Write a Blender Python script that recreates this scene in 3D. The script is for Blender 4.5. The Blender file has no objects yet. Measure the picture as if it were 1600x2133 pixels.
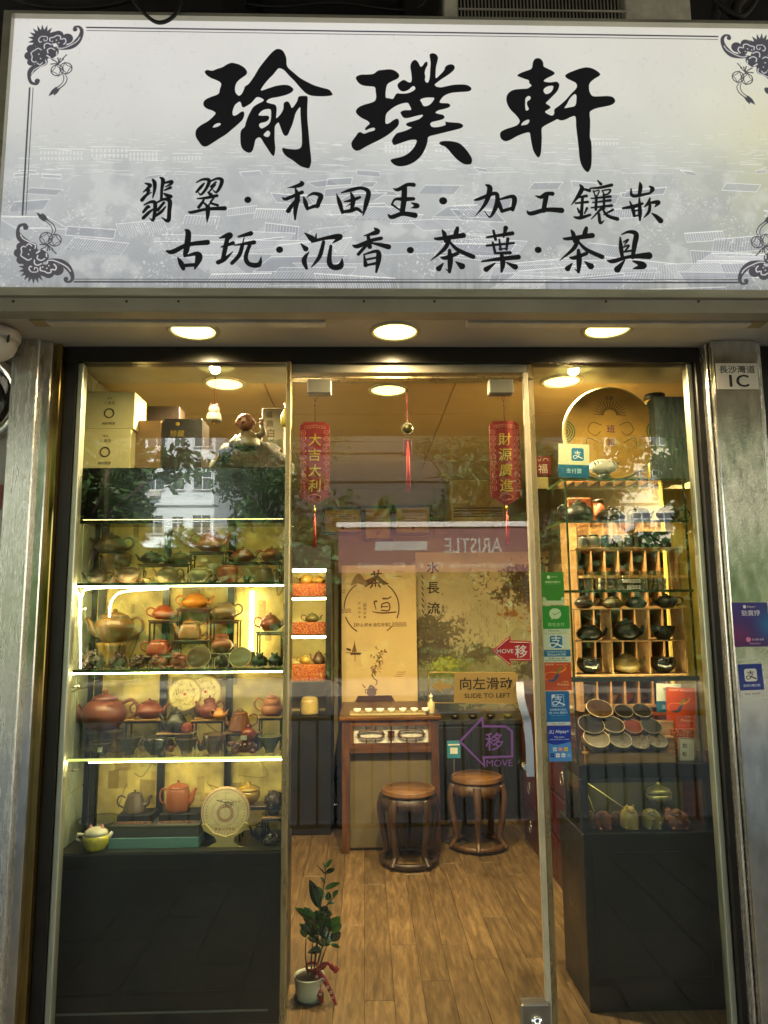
import bpy, math, random
import numpy as np
from mathutils import Vector, Matrix
random.seed(7)
RNG = np.random.RandomState(7)
SC = bpy.context.scene
COL = SC.collection
R = math.radians

# ---------------------------------------------------------------- camera
FPX, W0, H0 = 1500.0, 1600.0, 2133.0
CAM = Vector((0.0, -2.75, 1.5))
_y, _p, _r = R(1.6), R(8.0), 0.0088
FWD = Vector((math.sin(_y)*math.cos(_p), math.cos(_y)*math.cos(_p), math.sin(_p)))
_R0 = Vector((math.cos(_y), -math.sin(_y), 0)); _U0 = _R0.cross(FWD)
RGT = _R0*math.cos(_r) - _U0*math.sin(_r)
UPV = _U0*math.cos(_r) + _R0*math.sin(_r)
cd = bpy.data.cameras.new('camera'); cam = bpy.data.objects.new('camera', cd); COL.objects.link(cam)
cd.sensor_fit = 'VERTICAL'; cd.sensor_height = 36.0; cd.lens = 36.0*FPX/H0
cd.clip_start = 0.05; cd.clip_end = 400
m = Matrix((RGT, UPV, -FWD)).transposed().to_4x4(); m.translation = CAM
cam.matrix_world = m
SC.camera = cam

# ---------------------------------------------------------------- world, sun, exposure
SUN_EL, SUN_AZ = R(46), R(14)          # sun stands behind the shop's building
wd = bpy.data.worlds.new('World'); SC.world = wd; wd.use_nodes = True
nt = wd.node_tree; nt.nodes.clear()
sky = nt.nodes.new('ShaderNodeTexSky'); sky.sky_type = 'NISHITA'; sky.sun_disc = False
sky.sun_elevation = SUN_EL; sky.sun_rotation = SUN_AZ; sky.air_density = 1.3; sky.dust_density = 2.0
bg = nt.nodes.new('ShaderNodeBackground'); bg.inputs['Strength'].default_value = 0.15
wo = nt.nodes.new('ShaderNodeOutputWorld')
nt.links.new(sky.outputs[0], bg.inputs[0]); nt.links.new(bg.outputs[0], wo.inputs[0])
sl = bpy.data.lights.new('sun', 'SUN'); sl.energy = 4.8; sl.angle = R(0.5); sl.color = (1, .95, .86)
so = bpy.data.objects.new('sun', sl); COL.objects.link(so)
sdir = Vector((math.sin(SUN_AZ)*math.cos(SUN_EL), math.cos(SUN_AZ)*math.cos(SUN_EL), math.sin(SUN_EL)))
so.rotation_euler = sdir.to_track_quat('Z', 'Y').to_euler(); so.location = (0, 10, 30)
vs = SC.view_settings
vs.view_transform = 'Standard'; vs.look = 'None'; vs.gamma = 1; vs.use_curve_mapping = False
vs.exposure = 2.92
SC.cycles.transparent_max_bounces = 24; SC.cycles.max_bounces = 7
SC.cycles.glossy_bounces = 4; SC.cycles.transmission_bounces = 6; SC.cycles.diffuse_bounces = 4
SC.cycles.sample_clamp_indirect = 4; SC.cycles.caustics_reflective = False; SC.cycles.caustics_refractive = False
SC.cycles.use_denoising = True; SC.cycles.use_adaptive_sampling = False; SC.cycles.denoising_prefilter = 'ACCURATE'

# ---------------------------------------------------------------- helpers
def at(px, py, Y):
    """point of the plane y=Y seen at this spot of the photograph"""
    d = RGT*(px-W0/2) + UPV*(H0/2-py) + FWD*FPX
    return CAM + d*((Y-CAM.y)/d.y)
def atz(px, py, z):
    d = RGT*(px-W0/2) + UPV*(H0/2-py) + FWD*FPX
    return CAM + d*((z-CAM.z)/d.z)
def mpp(px, py, Y):
    return (at(px+1, py, Y)-at(px, py, Y)).length

def lin(c):
    if isinstance(c, str):
        c = tuple(int(c[i:i+2], 16)/255 for i in (0, 2, 4))
        c = tuple(x/12.92 if x <= .04045 else ((x+.055)/1.055)**2.4 for x in c)
    return c

_mats = {}
def M(name, col=(.5, .5, .5), rough=.5, metal=0., var=.12, scale=9., bump=0., emit=0., ecol=None,
      spec=.5, coat=0., trans=0., stretch=None, col2=None, vmix=None, rvar=0., bscale=None, detail=5, alpha=1.):
    if name in _mats: return _mats[name]
    mt = bpy.data.materials.new(name); _mats[name] = mt; mt.use_nodes = True
    n = mt.node_tree.nodes; l = mt.node_tree.links; b = n['Principled BSDF']
    col = lin(col)
    b.inputs['Roughness'].default_value = rough; b.inputs['Metallic'].default_value = metal
    b.inputs['Specular IOR Level'].default_value = spec; b.inputs['Coat Weight'].default_value = coat
    b.inputs['Coat Roughness'].default_value = .08
    b.inputs['Transmission Weight'].default_value = trans
    b.inputs['Alpha'].default_value = alpha
    tc = n.new('ShaderNodeTexCoord'); mp = n.new('ShaderNodeMapping'); l.new(tc.outputs['Object'], mp.inputs[0])
    if stretch: mp.inputs['Scale'].default_value = stretch
    ns = n.new('ShaderNodeTexNoise'); ns.inputs['Scale'].default_value = scale; ns.inputs['Detail'].default_value = detail
    ns.inputs['Roughness'].default_value = .62
    l.new(mp.outputs[0], ns.inputs['Vector'])
    cr = n.new('ShaderNodeValToRGB'); l.new(ns.outputs['Fac'], cr.inputs[0])
    c2 = lin(col2) if col2 else tuple(min(1, x*(1+var)) for x in col)
    c1 = col if col2 else tuple(x*(1-var) for x in col)
    cr.color_ramp.elements[0].position = .32 if not vmix else vmix[0]; cr.color_ramp.elements[0].color = (*c1, 1)
    cr.color_ramp.elements[1].position = .68 if not vmix else vmix[1]; cr.color_ramp.elements[1].color = (*c2, 1)
    l.new(cr.outputs[0], b.inputs['Base Color'])
    if rvar:
        mr = n.new('ShaderNodeMapRange'); mr.inputs['To Min'].default_value = max(.02, rough-rvar); mr.inputs['To Max'].default_value = rough+rvar
        mr.inputs['From Min'].default_value = .3; mr.inputs['From Max'].default_value = .7
        l.new(ns.outputs['Fac'], mr.inputs[0]); l.new(mr.outputs[0], b.inputs['Roughness'])
    if bump:
        bp = n.new('ShaderNodeBump'); bp.inputs['Strength'].default_value = min(1, bump); bp.inputs['Distance'].default_value = .004
        src = ns
        if bscale:
            src = n.new('ShaderNodeTexNoise'); src.inputs['Scale'].default_value = bscale; src.inputs['Detail'].default_value = 4
            l.new(mp.outputs[0], src.inputs['Vector'])
        l.new(src.outputs['Fac'], bp.inputs['Height']); l.new(bp.outputs[0], b.inputs['Normal'])
    if emit:
        b.inputs['Emission Color'].default_value = (*lin(ecol or col), 1); b.inputs['Emission Strength'].default_value = emit
    return mt

def thin_glass(name, tint=(.93, .96, .94), refl=.05, rough=0.0, gain=.95):
    if name in _mats: return _mats[name]
    mt = bpy.data.materials.new(name); _mats[name] = mt; mt.use_nodes = True
    n = mt.node_tree.nodes; l = mt.node_tree.links; n.clear()
    o = n.new('ShaderNodeOutputMaterial'); mx = n.new('ShaderNodeMixShader')
    tr = n.new('ShaderNodeBsdfTransparent'); tr.inputs[0].default_value = (*tint, 1)
    gl = n.new('ShaderNodeBsdfGlossy'); gl.inputs['Roughness'].default_value = rough
    lw = n.new('ShaderNodeLayerWeight'); lw.inputs[0].default_value = .5
    pw = n.new('ShaderNodeMath'); pw.operation = 'POWER'; pw.inputs[1].default_value = 5
    ma = n.new('ShaderNodeMath'); ma.operation = 'MULTIPLY_ADD'; ma.inputs[1].default_value = gain; ma.inputs[2].default_value = refl
    l.new(lw.outputs['Facing'], pw.inputs[0]); l.new(pw.outputs[0], ma.inputs[0]); l.new(ma.outputs[0], mx.inputs[0])
    l.new(tr.outputs[0], mx.inputs[1]); l.new(gl.outputs[0], mx.inputs[2]); l.new(mx.outputs[0], o.inputs[0])
    return mt

class MB:
    def __init__(s): s.v = []; s.f = []; s.mi = []; s.sm = []
    def add(s, vs, fs, mi=0, sm=False):
        o = len(s.v); s.v += [tuple(v) for v in vs]
        for f in fs: s.f.append(tuple(i+o for i in f)); s.mi.append(mi); s.sm.append(sm)
        return s
    def box(s, x0, x1, y0, y1, z0, z1, mi=0, bev=0.):
        if x1 < x0: x0, x1 = x1, x0
        if y1 < y0: y0, y1 = y1, y0
        if z1 < z0: z0, z1 = z1, z0
        b = min(bev, (x1-x0)/2.2, (y1-y0)/2.2, (z1-z0)/2.2)
        if b <= 0:
            vs = [(x, y, z) for x in (x0, x1) for y in (y0, y1) for z in (z0, z1)]
            fs = [(0, 1, 3, 2), (4, 6, 7, 5), (0, 4, 5, 1), (2, 3, 7, 6), (0, 2, 6, 4), (1, 5, 7, 3)]
            return s.add(vs, fs, mi)
        # chamfered box: profile ring (8 points) in xy through 4 levels
        def ring(i, z):
            a, c, d, e = x0+i, x1-i, y0+i, y1-i
            k = b
            return [(a+k, d, z), (c-k, d, z), (c, d+k, z), (c, e-k, z), (c-k, e, z), (a+k, e, z), (a, e-k, z), (a, d+k, z)]
        vs = ring(b*.8, z0)+ring(0, z0+b)+ring(0, z1-b)+ring(b*.8, z1)
        fs = []
        for L in range(3):
            for i in range(8):
                j = (i+1) % 8; fs.append((L*8+i, L*8+j, L*8+8+j, L*8+8+i))
        fs.append(tuple(range(7, -1, -1))); fs.append(tuple(range(24, 32)))
        return s.add(vs, fs, mi)
    def obox(s, c, ux, uy, uz, hx, hy, hz, mi=0):
        c = Vector(c); vs = []
        for a in (-1, 1):
            for b in (-1, 1):
                for d in (-1, 1): vs.append(c+Vector(ux)*hx*a+Vector(uy)*hy*b+Vector(uz)*hz*d)
        return s.add(vs, [(0, 1, 3, 2), (4, 6, 7, 5), (0, 4, 5, 1), (2, 3, 7, 6), (0, 2, 6, 4), (1, 5, 7, 3)], mi)
    def lathe(s, c, prof, n=24, mi=0, axis='z', sm=True, ribs=0, ribd=0., sq=0., cap=True):
        """prof: (r,z) bottom to top; ribs modulate radius"""
        c = Vector(c); vs = []; k = len(prof)
        for (r, z) in prof:
            for i in range(n):
                a = 2*math.pi*i/n; rr = r
                if ribs: rr *= 1-ribd*abs(math.sin(ribs*a/2))**.8*(1 if r > 0 else 0)*0+(-ribd*(.5-.5*math.cos(ribs*a)))
                if sq:
                    q = max(abs(math.cos(a)), abs(math.sin(a))); rr *= (1-sq)+sq*(.86/q)
                p = (rr*math.cos(a), rr*math.sin(a), z)
                if axis == 'y': p = (p[0], -p[2], p[1])
                if axis == 'x': p = (p[2], p[0], p[1])
                vs.append(c+Vector(p))
        fs = []
        for j in range(k-1):
            for i in range(n):
                i2 = (i+1) % n; fs.append((j*n+i, j*n+i2, (j+1)*n+i2, (j+1)*n+i))
        s.add(vs, fs, mi, sm)
        if cap:
            o = len(s.v)-len(vs)
            if prof[0][0] > 1e-6: s.f.append(tuple(o+i for i in range(n-1, -1, -1))); s.mi.append(mi); s.sm.append(False)
            if prof[-1][0] > 1e-6: s.f.append(tuple(o+(k-1)*n+i for i in range(n))); s.mi.append(mi); s.sm.append(False)
        return s
    def tube(s, pts, rad, n=8, mi=0, closed=False, sm=True, flat=None):
        pts = [Vector(p) for p in pts]; k = len(pts)
        if not hasattr(rad, '__len__'): rad = [rad]*k
        vs = []; up = None
        for i, p in enumerate(pts):
            if closed: t = pts[(i+1) % k]-pts[i-1]
            else: t = pts[min(i+1, k-1)]-pts[max(i-1, 0)]
            t = t.normalized() if t.length > 1e-9 else Vector((0, 0, 1))
            if up is None:
                up = Vector((0, 1, 0)) if abs(t.y) < .9 else Vector((1, 0, 0))
            a = (up-t*up.dot(t)).normalized(); b = t.cross(a); up = a
            for j in range(n):
                th = 2*math.pi*j/n
                vs.append(p+(a*math.cos(th)*(flat or 1)+b*math.sin(th))*rad[i])
        fs = []
        for i in range(k if closed else k-1):
            i2 = (i+1) % k
            for j in range(n):
                j2 = (j+1) % n; fs.append((i*n+j, i*n+j2, i2*n+j2, i2*n+j))
        if not closed:
            fs.append(tuple(range(n-1, -1, -1))); fs.append(tuple((k-1)*n+j for j in range(n)))
        return s.add(vs, fs, mi, sm)
    def ball(s, c, r, n=12, m=8, mi=0, sc=(1, 1, 1), jit=0.):
        vs = []; c = Vector(c)
        for j in range(m+1):
            ph = math.pi*j/m-math.pi/2
            for i in range(n):
                a = 2*math.pi*i/n; q = 1+(random.uniform(-jit, jit) if 0 < j < m else 0)
                vs.append(c+Vector((math.cos(ph)*math.cos(a)*r*sc[0]*q, math.cos(ph)*math.sin(a)*r*sc[1]*q, math.sin(ph)*r*sc[2]*q)))
        fs = [(j*n+i, j*n+(i+1) % n, (j+1)*n+(i+1) % n, (j+1)*n+i) for j in range(m) for i in range(n)]
        return s.add(vs, fs, mi, True)
    def prism(s, poly, y0, y1, mi=0):
        """poly in (x,z), extruded along y; y0 the front"""
        n = len(poly); vs = [(x, y0, z) for x, z in poly]+[(x, y1, z) for x, z in poly]
        fs = [tuple(range(n)), tuple(range(2*n-1, n-1, -1))]+[(i, i+n, (i+1) % n+n, (i+1) % n) for i in range(n)]
        return s.add(vs, fs, mi)

WL = {}
def _link(o, parent):
    COL.objects.link(o)
    if parent is not None:
        o.parent = parent; o.location = (0, 0, 0)
        WL[o.name] = WL[parent.name]
def build(name, mb, mats, parent=None, label=None, origin=None):
    """one mesh object from world-space geometry"""
    if not isinstance(mats, (list, tuple)): mats = [mats]
    if parent is not None: L = WL[parent.name]
    elif origin is not None: L = Vector(origin)
    else:
        a = np.array(mb.v); L = Vector(((a[:, 0].min()+a[:, 0].max())/2, (a[:, 1].min()+a[:, 1].max())/2, a[:, 2].min()))
    me = bpy.data.meshes.new(name)
    me.from_pydata([(v[0]-L.x, v[1]-L.y, v[2]-L.z) for v in mb.v], [], mb.f)
    for mt in mats: me.materials.append(mt)
    me.polygons.foreach_set('material_index', mb.mi); me.polygons.foreach_set('use_smooth', mb.sm)
    me.update()
    o = bpy.data.objects.new(name, me)
    _link(o, parent)
    if parent is None: o.location = L; WL[o.name] = L
    if label: o['label'] = label
    return o
def thing(name, label, cat, loc, group=None):
    o = bpy.data.objects.new(name, None); COL.objects.link(o); o.location = loc; o.empty_display_size = .05
    WL[o.name] = Vector(loc); o['label'] = label; o['category'] = cat
    if group: o['group'] = group
    return o
def tag(o, label, cat, group=None):
    o['label'] = label; o['category'] = cat
    if group: o['group'] = group
    return o
def struct(name, mb, mats):
    o = build(name, mb, mats, origin=(0, 0, 0)); o['kind'] = 'structure'; return o

def text_geo(txt, cx, cz, Y, w, h, mb, mi=0, bold=0., rot=0., shear=0., nrm=-1, center=None, flip=False):
    """flat lettering fitted into w x h (metres) on the plane y=Y facing the street"""
    c = bpy.data.curves.new('t', 'FONT'); c.body = txt; c.offset = min(bold, .009); c.resolution_u = 3; c.shear = shear
    o = bpy.data.objects.new('t', c); COL.objects.link(o)
    dg = bpy.context.evaluated_depsgraph_get(); dg.update()
    me = bpy.data.meshes.new_from_object(o.evaluated_get(dg))
    vs = np.array([v.co[:] for v in me.vertices]); fs = [tuple(p.vertices) for p in me.polygons]
    bpy.data.objects.remove(o); bpy.data.curves.remove(c); bpy.data.meshes.remove(me)
    if not len(vs): return
    x0, x1, y0, y1 = vs[:, 0].min(), vs[:, 0].max(), vs[:, 1].min(), vs[:, 1].max()
    sx = w/(x1-x0); sy = (h/(y1-y0)) if h else sx
    X = (vs[:, 0]-(x0+x1)/2)*sx; Z = (vs[:, 1]-(y0+y1)/2)*sy
    if flip: X = -X; fs = [f[::-1] for f in fs]
    ca, sa = math.cos(rot), math.sin(rot)
    mb.add([(cx+X[i]*ca-Z[i]*sa, Y, cz+X[i]*sa+Z[i]*ca) for i in range(len(vs))], fs, mi)

# ---------------------------------------------------------------- a small painter for printed surfaces
def vnoise(h, w, cell, seed=0, octaves=4):
    rs = np.random.RandomState(seed); out = np.zeros((h, w)); amp = 1.; tot = 0
    for o in range(octaves):
        gh, gw = int(h/cell)+3, int(w/cell)+3
        g = rs.rand(gh, gw); y = np.arange(h)/cell; x = np.arange(w)/cell
        yi = y.astype(int); xi = x.astype(int); fy = (y-yi)[:, None]; fx = (x-xi)[None, :]
        fy = fy*fy*(3-2*fy); fx = fx*fx*(3-2*fx)
        a = g[yi][:, xi]; b = g[yi][:, xi+1]; c = g[yi+1][:, xi]; d = g[yi+1][:, xi+1]
        out += amp*((a*(1-fx)+b*fx)*(1-fy)+(c*(1-fx)+d*fx)*fy); tot += amp
        amp *= .5; cell = max(1.01, cell/2)
    return out/tot
def smooth(pts, k=6, closed=False):
    P = [np.array(p, float) for p in pts]; n = len(P); out = []
    rng = range(n) if closed else range(n-1)
    for i in rng:
        p0 = P[(i-1) % n] if closed or i > 0 else P[i]; p1 = P[i]; p2 = P[(i+1) % n]
        p3 = P[(i+2) % n] if closed or i+2 < n else p2
        for j in range(k):
            t = j/k; out.append(.5*((2*p1)+(-p0+p2)*t+(2*p0-5*p1+4*p2-p3)*t*t+(-p0+3*p1-3*p2+p3)*t**3))
    if not closed: out.append(P[-1])
    return out
class Canvas:
    def __init__(s, w, h, bgc=(1, 1, 1)):
        s.w, s.h = w, h; s.a = np.zeros((h, w, 3)); s.a[:] = bgc
    def blend(s, x0, y0, al, col):
        hh, ww = al.shape; s.a[y0:y0+hh, x0:x0+ww] = s.a[y0:y0+hh, x0:x0+ww]*(1-al[..., None])+np.array(col)*al[..., None]
    def stroke(s, pts, wd, col, alpha=1., sm=True):
        n = len(pts)
        if not hasattr(wd, '__len__'): wd = [wd]*n
        if len(wd) != n: wd = np.interp(np.linspace(0, 1, n), np.linspace(0, 1, len(wd)), wd)
        q = [(p[0], p[1], w_) for p, w_ in zip(pts, wd)]
        if sm and n > 2: q = smooth(q, 5)
        q = np.array(q, float)
        pad = q[:, 2].max()/2+2
        x0 = int(max(0, q[:, 0].min()-pad)); x1 = int(min(s.w, q[:, 0].max()+pad+1))
        y0 = int(max(0, q[:, 1].min()-pad)); y1 = int(min(s.h, q[:, 1].max()+pad+1))
        if x1 <= x0 or y1 <= y0: return
        al = np.zeros((y1-y0, x1-x0))
        for i in range(len(q)-1):
            a, b = q[i], q[i+1]; pd = max(a[2], b[2])/2+2
            u0 = int(max(x0, min(a[0], b[0])-pd)); u1 = int(min(x1, max(a[0], b[0])+pd+1))
            v0 = int(max(y0, min(a[1], b[1])-pd)); v1 = int(min(y1, max(a[1], b[1])+pd+1))
            if u1 <= u0 or v1 <= v0: continue
            X, Y_ = np.meshgrid(np.arange(u0, u1)+.5, np.arange(v0, v1)+.5)
            dx, dy = b[0]-a[0], b[1]-a[1]; L2 = dx*dx+dy*dy+1e-9
            t = np.clip(((X-a[0])*dx+(Y_-a[1])*dy)/L2, 0, 1)
            d = np.hypot(X-a[0]-t*dx, Y_-a[1]-t*dy); w_ = (a[2]+(b[2]-a[2])*t)/2
            sl_ = al[v0-y0:v1-y0, u0-x0:u1-x0]; np.maximum(sl_, np.clip(.5+w_-d, 0, 1)*np.clip(w_*2, 0, 1), out=sl_)
        s.blend(x0, y0, al*alpha, col)
    def poly(s, rings, col, alpha=1., ss=3, noise=None):
        """even-odd filled rings"""
        if not isinstance(rings[0][0], (list, tuple, np.ndarray)): rings = [rings]
        A = np.concatenate([np.array(r_, float)[:, :2] for r_ in rings])
        x0 = int(max(0, A[:, 0].min()-1)); x1 = int(min(s.w, A[:, 0].max()+2)); y0 = int(max(0, A[:, 1].min()-1)); y1 = int(min(s.h, A[:, 1].max()+2))
        if x1 <= x0 or y1 <= y0: return
        hh, ww = (y1-y0)*ss, (x1-x0)*ss; m_ = np.zeros((hh, ww+1), int)
        for r_ in rings:
            r_ = np.array(r_, float)[:, :2]; n = len(r_)
            for i in range(n):
                a = (r_[i]-(x0, y0))*ss; b = (r_[(i+1) % n]-(x0, y0))*ss
                if a[1] == b[1]: continue
                if a[1] > b[1]: a, b = b, a
                r0 = max(0, int(math.ceil(a[1]-.5))); r1 = min(hh-1, int(math.ceil(b[1]-.5))-1)
                if r1 < r0: continue
                rows = np.arange(r0, r1+1); xs = a[0]+(rows+.5-a[1])*(b[0]-a[0])/(b[1]-a[1])
                xi = np.clip(np.ceil(xs-.5).astype(int), 0, ww); np.add.at(m_, (rows, xi), 1)
        f = (np.cumsum(m_, 1)[:, :ww] % 2).astype(float)
        al = f.reshape(y1-y0, ss, x1-x0, ss).mean((1, 3))*alpha
        if noise is not None: al = al*noise[y0:y1, x0:x1]
        s.blend(x0, y0, al, col)
    def disc(s, cx, cy, r, col, alpha=1.): s.stroke([(cx, cy), (cx+.01, cy)], 2*r, col, alpha, False)
    def ring(s, cx, cy, r, w, col, a0=0, a1=360, alpha=1., ry=None):
        n = max(8, int(abs(a1-a0)/10)); ry = ry or r
        s.stroke([(cx+r*math.cos(R(a0+(a1-a0)*i/n)), cy+ry*math.sin(R(a0+(a1-a0)*i/n))) for i in range(n+1)], w, col, alpha)
    def text(s, txt, cx, cy, w, h, col, bold=0., vertical=False, alpha=1.):
        mb = MB(); text_geo(txt, 0, 0, 0, w, h, mb, bold=bold)
        if mb.f: s.poly([[(cx+mb.v[i][0], cy-mb.v[i][2]) for i in f] for f in mb.f], col, alpha, ss=3)
    def image(s, name):
        im = bpy.data.images.new(name, s.w, s.h); px = np.ones((s.h, s.w, 4), np.float32); px[..., :3] = np.clip(s.a, 0, 1)[::-1]
        im.pixels.foreach_set(px.ravel()); im.update(); im.pack(); return im
def print_mat(name, im, rough=.6, emit=0., spec=.4, coat=0., metal=0.):
    mt = bpy.data.materials.new(name); mt.use_nodes = True; n = mt.node_tree.nodes; l = mt.node_tree.links; b = n['Principled BSDF']
    t = n.new('ShaderNodeTexImage'); t.image = im; t.extension = 'EXTEND'; l.new(t.outputs[0], b.inputs['Base Color'])
    b.inputs['Roughness'].default_value = rough; b.inputs['Specular IOR Level'].default_value = spec; b.inputs['Coat Weight'].default_value = coat
    b.inputs['Metallic'].default_value = metal
    if emit: l.new(t.outputs[0], b.inputs['Emission Color']); b.inputs['Emission Strength'].default_value = emit
    return mt
def uv_xz(o, x0, x1, z0, z1):
    me = o.data; uv = me.uv_layers.new(name='UVMap'); L = o.matrix_world.translation if o.parent is None else WL[o.parent.name]
    L = WL[o.name]
    for lp in me.loops:
        c = me.vertices[lp.vertex_index].co+L; uv.data[lp.index].uv = ((c.x-x0)/(x1-x0), (c.z-z0)/(z1-z0))
# ================================================================ the lightbox sign
YS = -0.47
K = 1.5                                     # canvas pixels per photograph pixel
SX0, SX1 = 14, 1668                         # sign edges along the photograph
p00 = at(30, 36, YS); pA = at(2, 606, YS)
sx0 = (at(28, 36, YS).x+at(2, 500, YS).x)/2; sz1 = at(800, 49, YS).z; sz0 = at(800, 607, YS).z
sx1 = at(1650, 300, YS).x
CW, CH = 2500, int(2500*(sz1-sz0)/(sx1-sx0))
KM = CW/(sx1-sx0)
def S(px, py):
    p = at(px, py, YS); return ((p.x-sx0)*KM, (sz1-p.z)*KM)
sg = Canvas(CW, CH)
KP = (S(900, 300)[0]-S(800, 300)[0])/100.   # canvas px per photo px
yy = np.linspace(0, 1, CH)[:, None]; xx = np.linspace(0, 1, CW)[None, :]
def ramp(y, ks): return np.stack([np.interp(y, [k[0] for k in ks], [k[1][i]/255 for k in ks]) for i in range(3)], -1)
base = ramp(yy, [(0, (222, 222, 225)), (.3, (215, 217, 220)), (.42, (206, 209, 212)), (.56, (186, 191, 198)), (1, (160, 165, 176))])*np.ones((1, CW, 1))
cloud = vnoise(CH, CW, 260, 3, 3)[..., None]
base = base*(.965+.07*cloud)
yel = np.exp(-((xx-1.0)/.10)**2-((yy-.52)/.30)**2)[..., None]  # warm lamp reflection painted into the right end of the print
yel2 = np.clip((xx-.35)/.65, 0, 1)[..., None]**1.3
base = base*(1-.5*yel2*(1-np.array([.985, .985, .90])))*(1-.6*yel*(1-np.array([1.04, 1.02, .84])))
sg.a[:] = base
# faint old-town print: mist, far houses, then tiled roofs growing towards the bottom
fg = np.clip((vnoise(CH, CW, 60, 5, 5)-.52)*6, 0, 1)*np.clip((yy-.40)*4, 0, 1)*.34
sg.a = sg.a*(1-fg[..., None])+np.array((.88, .89, .91))*fg[..., None]
dk = np.clip((vnoise(CH, CW, 90, 9, 5)-.55)*7, 0, 1)*np.clip((yy-.42)*5, 0, 1)*.30
sg.a = sg.a*(1-dk[..., None])+np.array((.60, .62, .67))*dk[..., None]
rr = random.Random(11)
WHT = (.93, .94, .96)
for i in range(420):                        # far rooftops and little walls
    t = rr.random(); X = rr.uniform(30, 1640); Y_ = 278+85*t+rr.uniform(-4, 4); w_ = rr.uniform(10, 40)*(.5+t)
    x, y = S(X, Y_); sg.stroke([(x, y), (x+w_*KP, y+rr.uniform(-3, 3))], rr.uniform(1, 2.2), WHT, rr.uniform(.3, .75), False)
for (bx, by, bw, bh, nx, ny) in [(82, 312, 92, 24, 12, 2), (188, 308, 80, 22, 9, 2), (268, 316, 62, 20, 8, 2), (360, 322, 60, 15, 8, 1), (800, 300, 90, 20, 11, 2), (905, 305, 70, 16, 8, 1), (1230, 292, 60, 14, 8, 1)]:
    for j in range(ny):
        for k in range(nx):
            x, y = S(bx+(k+.5)*bw/nx, by+(j+.5)*bh/ny); sg.stroke([(x, y-3), (x, y+3)], bw/nx*.55*KP, WHT, .45, False)
    x, y = S(bx, by-3); sg.stroke([(x, y), (x+bw*KP, y)], 3, WHT, .6, False)
for i in range(95):
    t = (i/95)**1.0; Y_ = 348+250*t+rr.uniform(-14, 14); X = rr.uniform(-20, 1640); s_ = 22+120*t
    w_ = s_*rr.uniform(.8, 1.7); h_ = s_*rr.uniform(.22, .42); sk = rr.uniform(-.9, .9)*h_*2; tl = rr.uniform(-.12, .12)
    c = [(X, Y_), (X+w_, Y_+tl*w_), (X+w_+sk, Y_+h_+tl*w_), (X+sk, Y_+h_)]
    c = [S(*q) for q in c]
    sg.poly(c, (.56, .58, .64) if rr.random() < .6 else (.66, .68, .73), .5)
    al = rr.uniform(.5, .9)
    sg.stroke([c[0], c[1]], rr.uniform(2, 4), WHT, al, False); sg.stroke([c[0], c[3]], 2, WHT, al*.8, False); sg.stroke([c[1], c[2]], 2, WHT, al*.8, False)
    if rr.random() < .6: sg.stroke([c[3], c[2]], 2.2, WHT, al, False)
    if t > .3 and rr.random() < .78:
        nl = int(w_/rr.uniform(4.5, 6.5))
        for k in range(1, nl):
            u = k/nl; a = (c[0][0]+(c[1][0]-c[0][0])*u, c[0][1]+(c[1][1]-c[0][1])*u); b = (c[3][0]+(c[2][0]-c[3][0])*u, c[3][1]+(c[2][1]-c[3][1])*u)
            v0, v1 = rr.uniform(0, .1), rr.uniform(.85, 1)
            sg.stroke([(a[0]+(b[0]-a[0])*v0, a[1]+(b[1]-a[1])*v0), (a[0]+(b[0]-a[0])*v1, a[1]+(b[1]-a[1])*v1)], 1.9, WHT, al*.8, False)
sp = np.clip((vnoise(CH, CW, 5, 21, 2)-.66)*9, 0, 1)*np.clip((vnoise(CH, CW, 120, 22, 3)-.45)*4, 0, 1)*np.clip((yy-.42)*3, 0, 1)*.55
sg.a = sg.a*(1-sp[..., None])+np.array(WHT)*sp[..., None]
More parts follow.
